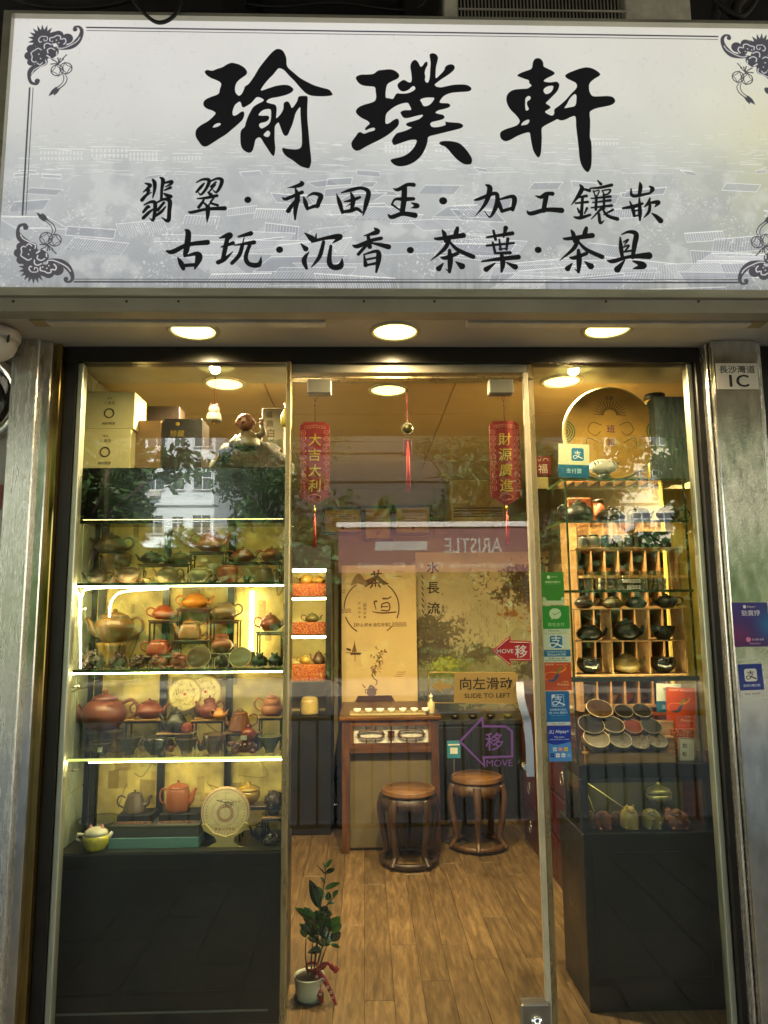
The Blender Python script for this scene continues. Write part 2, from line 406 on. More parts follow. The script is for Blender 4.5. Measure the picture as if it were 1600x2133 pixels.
# printed double rule and corner ornaments
GR = (.30, .30, .33)
def rule(a, b, w_): sg.stroke([S(*a), S(*b)], w_*KP, GR, 1, False)
rule((181, 57), (1495, 76), 3.4); rule((181, 63.5), (1495, 82), 1.4)
rule((155, 581), (1538, 582), 1.4); rule((155, 586.5), (1538, 588), 3.4)
rule((62, 183), (47, 447), 3.4); rule((69, 183), (54, 447), 1.4)
def ornament(f, sc):
    """auspicious bat-and-coin corner: f maps local (0..1600) to photo pixels"""
    def P(q): return S(*f(*q))
    u = KP*sc/9.41
    def st(pts, wd, c=GR): sg.stroke([P(q) for q in pts], [x*u for x in wd], c)
    star = []
    cx, cy = 560, 400
    for k in range(20):
        a = R(150+k*9.8); r_ = (295, 190)[k % 2]; star.append((cx+r_*math.cos(a), cy+r_*math.sin(a)))
    sg.poly([P(q) for q in star+[(700, 480), (480, 520)]], GR)
    for (x, y, r_) in [(560, 400, 190), (860, 320, 105), (1040, 380, 110), (760, 380, 110), (930, 440, 110), (330, 580, 88), (290, 715, 92), (330, 840, 78), (470, 640, 130), (470, 780, 120), (600, 560, 110), (660, 560, 110), (560, 730, 110), (760, 640, 110), (720, 690, 90)]:
        x_, y_ = P((x, y)); sg.disc(x_, y_, r_*u, GR)
    st([(830, 560), (960, 560), (1120, 530), (1230, 440), (1300, 330), (1320, 220), (1270, 150), (1190, 150), (1190, 200)], [60, 90, 110, 120, 90, 70, 50, 40, 90])
    st([(620, 800), (600, 860), (480, 900), (340, 1000), (290, 1120), (330, 1240), (430, 1265), (450, 1210)], [60, 90, 110, 130, 70, 60, 60, 100])
    BGc = (.80, .80, .835)
    def ln(pts, w_): sg.stroke([P(q) for q in pts], w_*u, BGc)
    ln([(510, 350), (475, 400), (500, 450), (530, 440)], 22); ln([(530, 335), (640, 345), (640, 410), (590, 425), (580, 390)], 18)
    ln([(700, 430), (700, 370), (780, 350), (830, 320), (900, 330), (905, 390)], 24); ln([(930, 390), (990, 380), (1010, 440), (970, 490)], 26)
    ln([(590, 570), (590, 500), (650, 470), (720, 500)], 24); ln([(660, 660), (650, 600), (720, 565), (790, 600)], 24)
    ln([(530, 600), (470, 570), (410, 600), (330, 660), (350, 730), (340, 800), (380, 840), (430, 830)], 22); ln([(450, 860), (500, 890), (550, 850)], 22)
    ln([(610, 800), (620, 870), (500, 930), (390, 990), (340, 1070)], 22); ln([(840, 510), (850, 560), (960, 565), (1120, 500), (1230, 430), (1285, 355)], 22)
    for q in [(480, 685), (515, 770), (745, 435), (825, 410), (868, 462)]: x_, y_ = P(q); sg.disc(x_, y_, 15*u, BGc)
    ln([(640, 710), (700, 750)], 30); ln([(830, 640), (830, 700)], 26); ln([(770, 790), (800, 770)], 26)
    for a in [(860, 880, 740, 790), (860, 880, 850, 760), (860, 880, 900, 770), (860, 880, 960, 780), (860, 880, 720, 880), (940, 780, 1020, 700)]: st([(a[0], a[1]), ((a[0]+a[2])/2+10, (a[1]+a[3])/2-10), (a[2], a[3])], [22, 20, 26])
    for (x, y) in [(840, 1000), (1010, 960)]:
        x_, y_ = P((x, y)); sg.ring(x_, y_, 118*u, 20*u, GR)
        for k in range(4):
            a = R(45+90*k-12); st([(x+118*math.cos(a-.8), y+118*math.sin(a-.8)), (x+62*math.cos(a), y+62*math.sin(a)), (x+118*math.cos(a+.8), y+118*math.sin(a+.8))], [14, 14, 14])
    st([(950, 1080), (970, 1160), (930, 1260), (820, 1350)], [14, 16, 16, 20]); st([(990, 1080), (1035, 1160), (990, 1270), (880, 1360)], [14, 16, 20, 24])
    st([(820, 1350), (760, 1420), (680, 1500)], [50, 80, 10]); st([(880, 1360), (820, 1420), (780, 1490)], [30, 70, 10])
ornament(lambda x, y: (30+x/9.41, 40+y/9.41), 1)
ornament(lambda x, y: (1645-x/9.41*1.0, 58+y/9.41), 1)
ornament(lambda x, y: (4+x/9.41+8*(1600-y)/1600, 602-y/9.41), 1)
ornament(lambda x, y: (1688-x/9.41-8*(1600-y)/1600, 606-y/9.41), 1)
# brushed characters
INK = (.085, .085, .095)
def rings(ox, oy, k, *rs): sg.poly([[S(ox+p[0]/k, oy+p[1]/k) for p in smooth(r_, 4, True)] for r_ in rs], INK)
def prs(s): v = [float(q) for q in s.replace(' ', ',').split(',')]; return list(zip(v[::2], v[1::2]))
rings(400, 90, 5.333, prs("970,65 1010,85 1040,140 1050,190 1052,240 1075,280 1140,335 1200,385 1280,430 1360,468 1450,495 1520,515 1550,545 1560,570 1540,582 1480,588 1400,588 1320,580 1260,550 1200,490 1140,420 1080,360 1030,305 1000,285 965,278 940,300 900,350 850,400 800,460 765,525 850,500 930,475 1020,462 1080,470 1120,500 1125,520 1100,548 1040,575 960,595 880,610 840,630 830,655 880,672 920,682 938,710 940,760 935,830 960,815 990,780 1015,730 1020,670 1040,650 1070,650 1090,680 1110,718 1140,690 1170,640 1185,595 1230,585 1275,588 1285,610 1282,700 1280,780 1285,880 1295,980 1305,1100 1315,1200 1325,1290 1320,1340 1300,1385 1260,1382 1200,1360 1120,1300 1050,1255 1015,1215 1003,1180 1012,1162 1060,1172 1130,1178 1180,1175 1210,1155 1222,1110 1220,1000 1212,880 1205,780 1203,712 1180,730 1150,780 1130,850 1115,900 1090,960 1065,1015 1040,1028 1015,1010 990,950 970,895 958,880 935,900 920,930 918,1000 918,1080 925,1160 918,1230 905,1250 880,1230 840,1170 800,1110 770,1060 745,1045 715,1060 700,1090 690,1140 670,1195 640,1215 600,1205 560,1170 542,1120 538,1050 540,990 555,955 585,930 600,880 620,820 645,770 680,710 730,675 780,650 798,630 770,608 735,597 710,605 680,640 650,670 600,700 575,712 555,700 545,665 530,648 500,665 475,690 455,740 450,780 460,803 490,800 520,780 550,760 575,762 580,800 560,850 510,900 440,960 380,1010 300,1060 200,1125 150,1147 110,1135 75,1090 45,1040 40,990 55,950 100,910 170,870 220,830 260,785 255,765 220,745 170,728 135,700 127,665 145,630 200,600 270,575 300,555 310,510 325,460 310,430 260,405 210,385 160,350 143,315 170,297 225,305 280,285 340,265 390,235 440,218 500,228 550,250 590,280 612,320 600,350 560,380 520,410 490,450 478,500 485,550 520,582 550,565 575,520 590,480 620,460 640,440 690,370 750,270 820,180 880,110 930,70"),
      prs("230,935 255,900 300,885 322,898 295,922 265,932"), prs("740,800 755,770 790,742 840,730 875,738 880,800 870,870 840,910 780,945 752,930 745,905 765,885 810,875 845,855 858,825 840,805 790,805"), prs("795,1020 820,985 845,970 868,990 862,1025 835,1042"))
rings(720, 90, 5.333, prs("960,112 1000,120 1025,155 1020,200 1005,260 1000,330 1003,388 1050,350 1095,300 1110,260 1150,237 1195,240 1212,270 1195,305 1140,350 1070,395 1010,440 990,460 1010,482 1060,490 1120,478 1200,462 1290,458 1350,465 1390,490 1395,515 1360,535 1260,542 1170,552 1100,580 1060,620 1045,658 1090,665 1140,668 1162,690 1145,712 1090,730 1030,745 998,770 1030,785 1080,795 1098,820 1080,842 1020,860 960,875 940,900 965,930 1030,930 1100,912 1112,900 1108,870 1130,875 1200,880 1270,888 1305,912 1290,938 1230,958 1120,985 1020,1010 940,1030 915,1050 908,1100 880,1180 830,1260 760,1320 680,1355 600,1367 545,1350 505,1315 508,1290 560,1275 630,1258 700,1220 750,1170 780,1120 790,1080 760,1070 700,1078 620,1105 560,1125 535,1128 515,1085 535,1040 570,1000 620,985 680,965 735,935 700,925 672,905 690,882 750,865 820,840 860,802 840,795 780,808 700,828 650,828 620,795 612,765 650,745 720,742 728,725 710,690 690,662 630,668 560,695 500,735 455,780 443,830 445,890 480,890 530,855 570,838 592,860 585,910 540,960 480,1010 400,1060 320,1100 230,1145 160,1185 115,1192 75,1160 65,1110 85,1070 115,1030 140,995 170,988 205,1005 260,985 315,970 328,950 310,937 265,948 225,965 218,945 245,915 268,890 240,860 180,830 130,790 115,755 140,715 200,685 280,662 325,640 340,600 335,540 325,488 270,478 200,470 150,445 118,400 122,370 170,350 240,348 310,340 360,305 410,297 490,290 540,302 580,330 595,360 580,390 520,420 470,450 450,500 445,598 480,610 525,618 545,590 570,558 620,560 690,555 750,530 775,505 765,480 740,480 700,515 650,535 610,525 582,490 580,455 610,425 650,408 690,430 720,435 735,410 730,330 720,260 735,210 770,185 800,205 820,240 835,262 860,245 880,215 905,208 910,240 890,280 878,330 885,370 880,410 900,438 920,430 935,380 940,300 945,220 935,150 935,125"),
      prs("828,628 870,608 930,602 985,608 965,650 930,685 885,700 860,690 845,660"))
rings(720, 90, 5.333, prs("1040,1110 1060,1092 1120,1085 1200,1092 1270,1115 1330,1170 1375,1230 1402,1280 1402,1320 1385,1342 1320,1342 1250,1300 1190,1240 1140,1180 1100,1145 1060,1130"))
rings(1030, 90, 5.926, prs("530,185 570,195 600,235 608,285 660,315 720,345 743,370 720,395 650,430 610,460 630,478 700,482 760,475 790,490 800,525 775,590 720,650 670,700 635,740 670,765 693,790 675,810 625,845 660,875 710,893 738,870 742,815 800,770 880,700 950,620 1000,570 1020,530 1005,490 960,465 900,435 875,405 900,375 980,340 1060,312 1140,298 1210,312 1270,345 1305,380 1290,405 1240,435 1190,475 1168,520 1170,580 1190,630 1225,655 1300,655 1400,652 1460,665 1488,700 1480,735 1430,765 1340,785 1250,805 1190,835 1175,870 1182,960 1180,1070 1178,1160 1195,1220 1200,1320 1200,1440 1190,1530 1155,1588 1110,1560 1070,1490 1050,1400 1040,1290 1025,1160 1010,1030 1005,930 990,898 940,910 880,940 820,952 775,938 720,965 650,1000 595,1035 582,1070 585,1160 580,1280 570,1370 545,1408 515,1385 480,1320 460,1240 445,1150 432,1102 370,1110 280,1145 200,1190 140,1208 90,1185 70,1140 80,1095 140,1060 220,1035 280,1010 312,970 300,930 260,880 200,820 160,750 148,680 170,620 230,578 320,565 400,560 440,540 458,520 430,490 425,458 370,438 310,415 283,400 310,375 380,345 440,325 465,300 475,240 495,200"),
      prs("605,580 625,550 670,528 725,528 720,570 690,610 640,628 615,610"), prs("380,700 395,665 425,650 447,665 440,695 410,715 402,745 412,780 425,805 415,825 388,828 380,780"),
      prs("330,1012 350,975 390,950 425,942 432,965 405,1000 360,1010"), prs("865,795 895,750 920,700 950,660 990,628 1012,645 1012,700 1005,755 980,780 930,790 880,800"))
def brush(ox, oy, k, txt):
    for s_ in txt.strip().split('\n'):
        for st_ in s_.split('|'):
            if not st_.strip(): continue
            pts, ws = st_.split(';'); pp = prs(pts.strip()); ws = [float(q)*1.28 for q in ws.split(',')]
            sg.stroke([S(ox+a/k, oy+b/k) for a, b in pp], [w_/k*KP for w_ in ws], INK)
brush(280, 360, 5.333, """205,75 225,110 225,180 205,275;20,34,28,10|120,115 175,138 130,185 100,212;12,34,18,10|110,200 160,192 130,245;10,28,12|85,300 130,250 190,215;34,26,8|285,50 318,80 305,180 300,290;12,36,26,24
330,112 410,95 405,122 342,155;18,30,26,8|335,192 400,162;14,28|330,228 365,250 402,262;14,34,36|110,355 180,322 228,332 228,420 208,525 170,500;14,26,34,32,24,6|100,435 150,375 172,388;22,30,8|100,500 160,440 222,392;30,28,10
240,335 330,292 392,312 388,420 375,530 300,492;14,26,38,34,34,6|260,412 328,330;28,24|240,472 300,430 345,375;26,28,14
690,105 760,72 830,82 800,170 740,240 710,212;12,22,32,26,20,6|690,212 740,155 775,115;20,28,14|840,95 920,62 972,80 955,150 910,215 868,182;14,24,34,30,20,5|850,152 905,102;20,18|832,208 895,132;14,20
820,215 850,242;16,34|700,285 800,276 915,252;12,26,30|775,282 760,320 715,380;14,24,28|760,322 795,352;12,22|880,282 850,330 925,358;16,20,24|850,332 808,372;18,10|600,430 640,437 800,402 1002,392;8,28,28,40|815,375 816,460 806,545;40,34,8
1260,298 1261,298;58,58""")
brush(580, 360, 5.333, """250,95 262,122 190,150 100,165;14,40,30,3|45,270 80,290 180,250 262,215;8,30,30,34|190,175 212,260 190,400 185,515;14,44,38,16|200,290 150,360 110,422;15,32,40|200,360 245,300;22,4
280,265 300,330 322,400;10,38,26|322,400 390,372 445,362;20,32,30|320,265 390,228 470,252 455,310 430,375;8,28,42,42,30|645,230 680,330 712,440;5,38,26|700,220 800,190 920,168 1000,212 975,340 940,470;10,32,30,40,42,10|710,432 800,420 870,398 925,435;26,36,34,20
805,220 830,300 815,400;15,42,28|730,320 820,302 905,270;10,32,24|755,370 800,345;4,14|1275,172 1330,185 1430,132 1502,132;5,34,34,38|1400,170 1395,300 1375,440;48,48,44|1262,345 1300,292 1400,292 1500,287;15,22,40,32|1262,350 1350,412;20,14|1220,460 1260,490 1380,452 1515,470;10,38,40,50|1475,330 1542,365 1475,390;8,42,5""")
brush(800, 0, 2.0, "246,836 247,836;25,25")
brush(980, 360, 3.8095, """125,95 155,125 120,240 40,340;12,34,24,3|30,215 70,206 190,162 215,195 202,270 155,350 112,300;8,22,24,28,28,12,4|225,210 230,250 252,305;6,26,20|230,210 330,187 350,217 335,292;12,26,32,22|250,303 340,277;22,22
515,180 560,192 600,165 650,165;5,24,24,28|602,180 580,300;32,28|450,300 480,322 600,292 722,297;6,28,28,36|870,95 885,125 850,190 800,255;10,28,22,4|885,125 945,140;14,22|850,195 920,182;12,20|835,240 930,230;12,18|890,190 880,340;18,22|850,280 865,312;10,18|925,280 905,322;16,8|825,350 870,356 950,332;12,24,16
1010,60 1035,88;8,20|950,122 1030,116 1120,96;10,18,22|975,140 990,178;9,9|975,150 1020,138 1010,172 985,182;8,9,9,8|1045,140 1060,168;9,9|1050,140 1110,132 1092,166 1052,172;10,12,12,9|960,202 1110,187;10,18|970,235 1110,217;8,18|1000,190 995,290;18,18|1060,180 1060,282;16,16|960,276 1120,258;10,20
1040,282 960,365;18,6|1020,325 1030,395 1062,376;18,20,4|1050,290 1090,340 1165,365;12,22,26|1060,330 1130,292;10,16|1345,75 1350,110 1340,172;8,26,20|1275,125 1290,182 1420,162;8,22,16|1420,105 1445,128 1420,167;8,28,8|1210,280 1300,265 1365,242;14,26,16|1265,225 1290,290 1300,342;8,24,16|1340,200 1345,300 1345,375;10,26,12|1300,302 1345,292;11,11|1305,342 1350,332;11,14
1425,200 1410,240 1380,270;10,20,6|1405,240 1490,232 1465,267;10,28,8|1425,255 1415,310 1375,355;18,20,5|1440,320 1475,345 1508,378;8,26,36""")
brush(340, 470, 2.963, """135,25 155,45 145,140 135,175;6,26,28,20|20,155 60,160 150,117 272,102;8,24,20,26|90,195 110,230 125,265;5,24,18|130,190 205,172 220,200 195,265;8,22,34,8|130,245 200,240;18,18|350,75 410,57 405,82;8,28,10|360,130 430,107;8,20|400,60 385,130 370,200;20,22,20|340,225 380,205 430,160;22,20,4|465,67 540,47;10,24|440,120 560,102;6,22|500,70 490,115;4,8
490,115 470,180 425,230;18,20,18|540,105 510,190 530,235 590,240 605,190;16,20,22,24,3|718,147 719,147;32,32|875,45 915,77;6,30|850,110 880,142;5,26|900,160 870,210 885,262;4,24,14|945,45 940,92;3,16|920,97 1000,77 1090,67 1045,107;14,18,28,4|990,100 965,190 915,255;16,20,5|1035,125 1025,220 1050,255 1095,247 1105,200;14,24,26,28,3
1305,15 1320,38 1240,62;8,26,5|1170,120 1200,126 1280,92 1345,77;6,22,18,18|1265,60 1275,130;16,22|1270,102 1205,175;16,16|1280,105 1340,117 1390,130;8,20,26|1240,180 1250,242;6,22|1240,177 1320,157 1330,200 1315,285;8,18,26,10|1260,207 1310,197;11,11|1260,242 1310,232;12,14|1525,150 1526,150;32,32""")
for dx in (0, 895): brush(890+dx/3.333, 470, 3.333, """50,85 80,90 250,67;6,20,30|105,30 120,60 125,110;8,24,14|210,15 200,50 185,90;18,26,6|150,100 120,160 25,240;22,22,4|155,110 210,165 318,215;12,22,26|95,220 130,222 210,192;8,24,20|155,170 160,240 155,320;18,30,16|110,262 80,297;8,30|155,320 130,300;12,4|200,250 240,280;8,36""")
brush(890, 470, 3.333, """415,80 590,52;12,24|460,35 475,95;14,16|545,15 530,80;26,8|415,137 600,120;14,14|455,115 470,180;12,16|500,95 510,165;10,14|560,90 550,165;18,12|470,190 575,187;12,20|500,162 555,157;9,9|380,247 500,230 632,217;10,22,28|515,190 525,260 515,320;18,28,10|470,260 410,302;8,30|550,255 610,285;8,32|770,167 771,167;36,36
1340,80 1345,150 1355,220;8,24,18|1350,60 1400,42 1450,57 1440,130 1425,222;6,18,28,28,18|1365,112 1395,97 1370,132;10,12,6|1365,147 1400,137 1370,180;10,12,8|1370,180 1420,172;12,12|1250,240 1290,246 1400,216 1538,207;6,24,20,40|1370,240 1320,303;8,36|1430,245 1500,275 1430,298;10,38,6""")
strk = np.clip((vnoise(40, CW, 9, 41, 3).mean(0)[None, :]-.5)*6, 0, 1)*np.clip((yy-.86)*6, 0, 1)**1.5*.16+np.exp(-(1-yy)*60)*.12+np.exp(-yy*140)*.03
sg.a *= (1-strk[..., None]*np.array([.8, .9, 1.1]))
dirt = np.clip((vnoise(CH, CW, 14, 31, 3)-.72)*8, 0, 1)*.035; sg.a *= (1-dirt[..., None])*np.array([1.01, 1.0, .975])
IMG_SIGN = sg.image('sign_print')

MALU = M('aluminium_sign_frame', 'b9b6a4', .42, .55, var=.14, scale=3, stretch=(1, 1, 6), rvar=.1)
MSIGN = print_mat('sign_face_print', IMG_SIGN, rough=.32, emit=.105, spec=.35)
sign = thing('shop_sign', 'long pale lightbox sign with three large black brushed characters over the shopfront', 'sign', ((sx0+sx1)/2, YS, sz0-.03))
fz0, fz1 = sz0-.027, at(800, 33, YS-.02).z; fx0, fx1 = sx0-.028, sx1+.03
fb = MB(); fb.prism([(sx0, sz0), (sx1, sz0), (sx1, sz1), (sx0, sz1)], YS, YS+.01)
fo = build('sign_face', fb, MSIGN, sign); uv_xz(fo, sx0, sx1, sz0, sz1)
fr = MB()
for q in ([(fx0, fz0), (fx1, fz0), (sx1, sz0), (sx0, sz0)], [(fx0, fz1), (sx0, sz1), (sx1, sz1), (fx1, fz1)]):
    fr.prism(q, YS-.022, YS+.03)
build('frame_rail', fr, MALU, sign)
for q in ([(fx0, fz0+.0005), (sx0-.0005, sz0), (sx0-.0005, sz1), (fx0, fz1-.0005)], [(fx1, fz0+.0005), (fx1, fz1-.0005), (sx1+.0005, sz1), (sx1+.0005, sz0)]):
    fr = MB(); fr.prism(q, YS-.021, YS+.03); build('frame_stile', fr, MALU, sign)
bk = MB(); bk.box(fx0+.004, fx1-.004, YS+.031, YS+.17, fz0+.004, fz1-.004); build('box_casing', bk, M('sign_casing', '77746a', .6, .3), sign)
# ================================================================ the arcade, street and far side (what the glass and steel reflect)
MSTEEL = M('brushed_steel', 'd2cfc6', .24, .82, var=.10, scale=14, stretch=(9, 9, .7), rvar=.10, bump=.25, bscale=40)
MSTEEL2 = M('polished_steel_scuffed', 'cac7bd', .12, .95, var=.18, scale=9, stretch=(3, 3, 1.2), rvar=.06, bump=.12, bscale=90)
MSTEEL3 = M('polished_steel', 'e6e2d6', .06, 1., var=.05, scale=5, rvar=.03)
MPAVE = M('paving_stone', '544d41', .8, var=.2, scale=6, bump=.3, bscale=60)
MASPH = M('asphalt', '71695a', .9, var=.2, scale=20, bump=.4, bscale=200)
MCONC = M('soffit_paint', '6f6a60', .8, var=.12, scale=3)
g = MB(); g.box(-120, 120, -150, 60, -.8, -.5); struct('ground', g, MASPH)
g = MB(); g.box(-60, 60, -20.0, -3.75, -.5, -.42); struct('road', g, MASPH)
g = MB()
for x in range(-10, 10):
    g.box(x*4.0, x*4.0+2.2, -11.6, -11.48, -.4195, -.416)
for y in (-4.3, -19.4): g.box(-60, 60, y-.06, y+.06, -.4195, -.416)
struct('road_markings', g, M('road_paint', 'd8d6cc', .7))
g = MB(); g.box(-60, 60, -3.75, -.075, -.6, -.305); g.box(-60, 60, -60, -20, -.6, -.305); struct('pavement', g, M('pavement_bed', '55514a', .9))
rb = random.Random(5); tiles = []
tile_me = []
for k in range(4):
    b_ = MB(); b_.box(-.146, .146, -.146, .146, 0, .008, bev=.004); me_o = build('tm', b_, [MPAVE], origin=(0, 0, 0)); tile_me.append(me_o.data); bpy.data.objects.remove(me_o)
pv = bpy.data.objects['pavement']
for i in range(22):                            # pavers in the steel pillars' reflections
    for j in range(11):
        o = bpy.data.objects.new('paving_slab', tile_me[(i*3+j) % 4]); COL.objects.link(o); o.parent = pv
        o.location = (-3.15+i*.3, -.24-j*.3, -.305+rb.uniform(0, .003)); WL[o.name] = o.location
g = MB(); g.box(-60, 60, -3.9, -3.76, -.42, -.29); struct('kerb', g, M('kerb_granite', '8a867c', .8, scale=20))
# arcade ceiling and beam, building above
g = MB(); g.box(-14, 14, -4.3, 0.4, 4.25, 4.5); struct('arcade_ceiling', g, M('arcade_ceiling_dirty', '8a867c', .9, var=.3, scale=4))
g = MB(); g.box(-14, 14, -4.3, -4.0, 3.25, 4.25); struct('arcade_beam', g, MCONC)
ab = MB(); ab.box(-14, 14, -4.3, 9, 4.5, 10.6); tag(build('upper_building', ab, M('upper_wall', '8d8577', .85, scale=2)), 'upper storeys of the tenement above the shop arcade', 'building')
for x in (-6.2, 6.2):
    g = MB(); g.box(x-.3, x+.3, -4.29, -3.95, -.3, 3.25, bev=.02)
    tag(build('arcade_column', g, MCONC), 'square painted column at the %s end of the arcade beam' % ('left' if x < 0 else 'right'), 'column')
# pedestrian railing
ra = thing('street_railing', 'dark green pedestrian railing along the kerb, mirrored in the shop glass', 'railing', (0, -3.35, -.3))
MRAIL = M('railing_paint', '1d2a22', .45, .2)
g = MB(); g.tube([(-7, -3.35, .66), (7, -3.35, .66)], .024, 8); g.tube([(-7, -3.35, -.18), (7, -3.35, -.18)], .018, 8); build('rail', g, MRAIL, ra)
g = MB()
for i in range(94): g.tube([(-6.9+i*.148, -3.35, -.18), (-6.9+i*.148, -3.35, .66)], .0125, 6)
so_ = build('baluster', g, MRAIL, ra); so_['kind'] = 'stuff'
for i in range(8):
    g = MB(); g.tube([(-7+i*2, -3.35, -.31), (-7+i*2, -3.35, .72)], .03, 8); build('post', g, MRAIL, ra)
# far buildings
MWIN = M('far_window_glass', '39424a', .1, .0, spec=.8); MWF = M('far_window_frame', 'd5d6d2', .6)
def wmesh(w, h):
    b_ = MB(); b_.box(-w/2, w/2, 0, .08, 0, h, 0)
    for x in (-w/2, -.02, w/2-.06): b_.box(x, x+.06, .08, .13, 0, h, 1)
    for z in (0, h-.07, h*.62): b_.box(-w/2, w/2, .081, .128, z, z+.06, 1)
    o = build('w', b_, [MWIN, MWF], origin=(0, 0, 0)); me = o.data; bpy.data.objects.remove(o); return me
W_A, W_B = wmesh(1.3, 1.35), wmesh(.85, 1.25)
b_ = MB(); b_.box(-.35, .35, 0, .5, 0, .42, 0, bev=.03); o_ = build('w', b_, [M('far_ac', 'b9b7ae', .7)], origin=(0, 0, 0)); AC_ME = o_.data; bpy.data.objects.remove(o_)
def tower(x0, x1, Y, h, colr, label, step=2.6, seed=1, wins=True):
    t = thing('apartment_block', label, 'building', ((x0+x1)/2, Y, -.3), 'tower blocks across the road')
    g = MB(); g.box(x0, x1, Y-12, Y, -.3, h)
    for k in range(1, int(h/3)): g.box(x0-.05, x1+.05, Y, Y+.18, 3*k-.12, 3*k+.05)
    build('wall', g, M('wall_'+colr, colr, .8, var=.05, scale=.5), t)
    g = MB(); g.box(x0-.3, x1+.3, Y-12.3, Y+.3, h, h+.8); build('parapet', g, M('wall_'+colr, colr), t)
    q = random.Random(seed); n = int((x1-x0)/step)
    for k in range(1, int(h/3)):
        for i in range(n):
            if 3*k > 26 or (not wins): continue
            o = bpy.data.objects.new('window', W_A if (i+seed) % 3 else W_B); COL.objects.link(o); o.parent = t
            o.location = Vector((x0+(i+.5)*(x1-x0)/n, Y, 3*k+.9))-WL[t.name]
            if q.random() < .35:
                o = bpy.data.objects.new('air_conditioner', AC_ME); COL.objects.link(o); o.parent = t
                o.location = Vector((x0+(i+.5)*(x1-x0)/n+q.uniform(-.3, .3), Y, 3*k+.42))-WL[t.name]
def mx(px, py, d): return at(px, py, d).x
tower(mx(300, 1000, 46), mx(447, 1000, 46), -46, 34, 'c9d0d4', 'white tower block with small paned windows across the road', step=1.25, seed=2)
tower(mx(1262, 1000, 46), mx(1400, 1000, 46), -46, 33, 'd2c9ae', 'cream tower block with window air conditioners across the road', step=1.5, seed=3)
tower(mx(1420, 1000, 60), mx(2300, 1000, 60), -60, 38, '8a8474', 'beige slab block furthest right across the road', seed=4)
tower(mx(-1100, 1000, 58), mx(240, 1000, 58), -58, 36, '6f6d65', 'grey slab block furthest left across the road', seed=5)
tower(mx(455, 1000, 70), mx(1250, 1000, 70), -70, 34, '3f3e39', 'dark slab block added in the middle across the road to keep sky out of the glass', seed=6, wins=False)  # added block, coloured dark as if shaded, blocks the sky's reflection
# street trees
MBARK = M('bark', '3b3027', .9, bump=.5); MLEAF = M('street_leaves', '33501f', .6, var=.45, scale=.9); MLEAF.use_backface_culling = False
def tree(x, Y, h, r, label, seed):
    q = random.Random(seed); t = thing('street_tree', label, 'tree', (x, Y, -.3), 'trees along the road')
    g = MB(); g.tube([(x, Y, -.3), (x+.1, Y, h*.3), (x-.1, Y+.1, h*.55), (x, Y, h*.8)], [.2, .15, .11, .04], 8)
    for k in range(7):
        a = q.uniform(0, 6.28); g.tube([(x, Y, h*q.uniform(.4, .6)), (x+r*.5*math.cos(a), Y+r*.4*math.sin(a), h*.72), (x+r*.85*math.cos(a), Y+r*.7*math.sin(a), h*q.uniform(.7, .95))], [.07, .05, .02], 6)
    build('trunk', g, MBARK, t)
    vs, fs = [], []
    cl = [(x+q.gauss(0, r*.42), Y+q.gauss(0, r*.4), h*.78+q.gauss(0, h*.13), q.uniform(.35, .8)*r*.5) for _ in range(26)]
    for i in range(5200):
        c = cl[i % 26]; d = Vector((q.gauss(0, 1), q.gauss(0, 1), q.gauss(0, .8))); d.normalize(); p = Vector(c[:3])+d*c[3]*q.uniform(.3, 1.1)
        u = Vector((q.gauss(0, 1), q.gauss(0, 1), q.gauss(0, 1))).normalized(); w_ = u.cross(Vector((q.gauss(0, 1), q.gauss(0, 1), q.gauss(0, 1)))).normalized()
        s_ = q.uniform(.05, .1); k = len(vs)
        vs += [p-u*s_*1.6, p+w_*s_*.7, p+u*s_*1.6, p-w_*s_*.7]; fs.append((k, k+1, k+2, k+3))
    g = MB(); g.add(vs, fs); build('crown', g, MLEAF, t)
tree(mx(170, 1000, 12), -12, 5.2, 1.7, 'bushy street tree mirrored at the left end of the cabinet header', 1)
tree(mx(215, 1000, 22), -22, 6.2, 2.0, 'farther street tree in front of the white tower block', 2)
tree(mx(1000, 1000, 21), -21, 8.6, 2.6, 'street tree mirrored over the sliding door', 3)
tree(mx(1215, 1000, 22), -22, 7.6, 2.4, 'street tree left of the cream tower block', 4)
tree(mx(1480, 1000, 13), -13, 6.0, 1.7, 'street tree right of the cream tower block', 5)
tree(mx(560, 1000, 21), -21, 8.4, 2.8, 'dark street tree mirrored between cabinet and door', 6)
tree(-9, -14, 6.5, 2.2, 'street tree furthest left along the road', 7); tree(10, -14, 6.5, 2.2, 'street tree furthest right along the road', 8)
q = random.Random(77); vs = []; fs = []
for i in range(16000):
    x = q.uniform(-17, 17); p = Vector((x, -19.3+q.uniform(-.5, .6), q.uniform(-.3, 4.2+.5*math.sin(x*1.3)+.4*math.sin(x*3.1)))); u = Vector((q.gauss(0, 1), q.gauss(0, 1), q.gauss(0, 1))).normalized(); w_ = u.cross(Vector((q.gauss(0, 1), q.gauss(0, 1), q.gauss(0, 1)))).normalized(); s_ = q.uniform(.08, .16); k = len(vs)
    vs += [p-u*s_*1.6, p+w_*s_*.7, p+u*s_*1.6, p-w_*s_*.7]; fs.append((k, k+1, k+2, k+3))
hg = thing('hedge', 'tall dark hedge behind the pink hoarding across the road', 'hedge', (0, -19.5, -.3))
g = MB(); g.add(vs, fs); build('foliage', g, MLEAF, hg)['kind'] = 'stuff'
g = MB(); g.box(-17, 17, -20, -19.7, -.3, 3.6); build('dense_core', g, M('hedge_core', '101a0a', .9), hg)
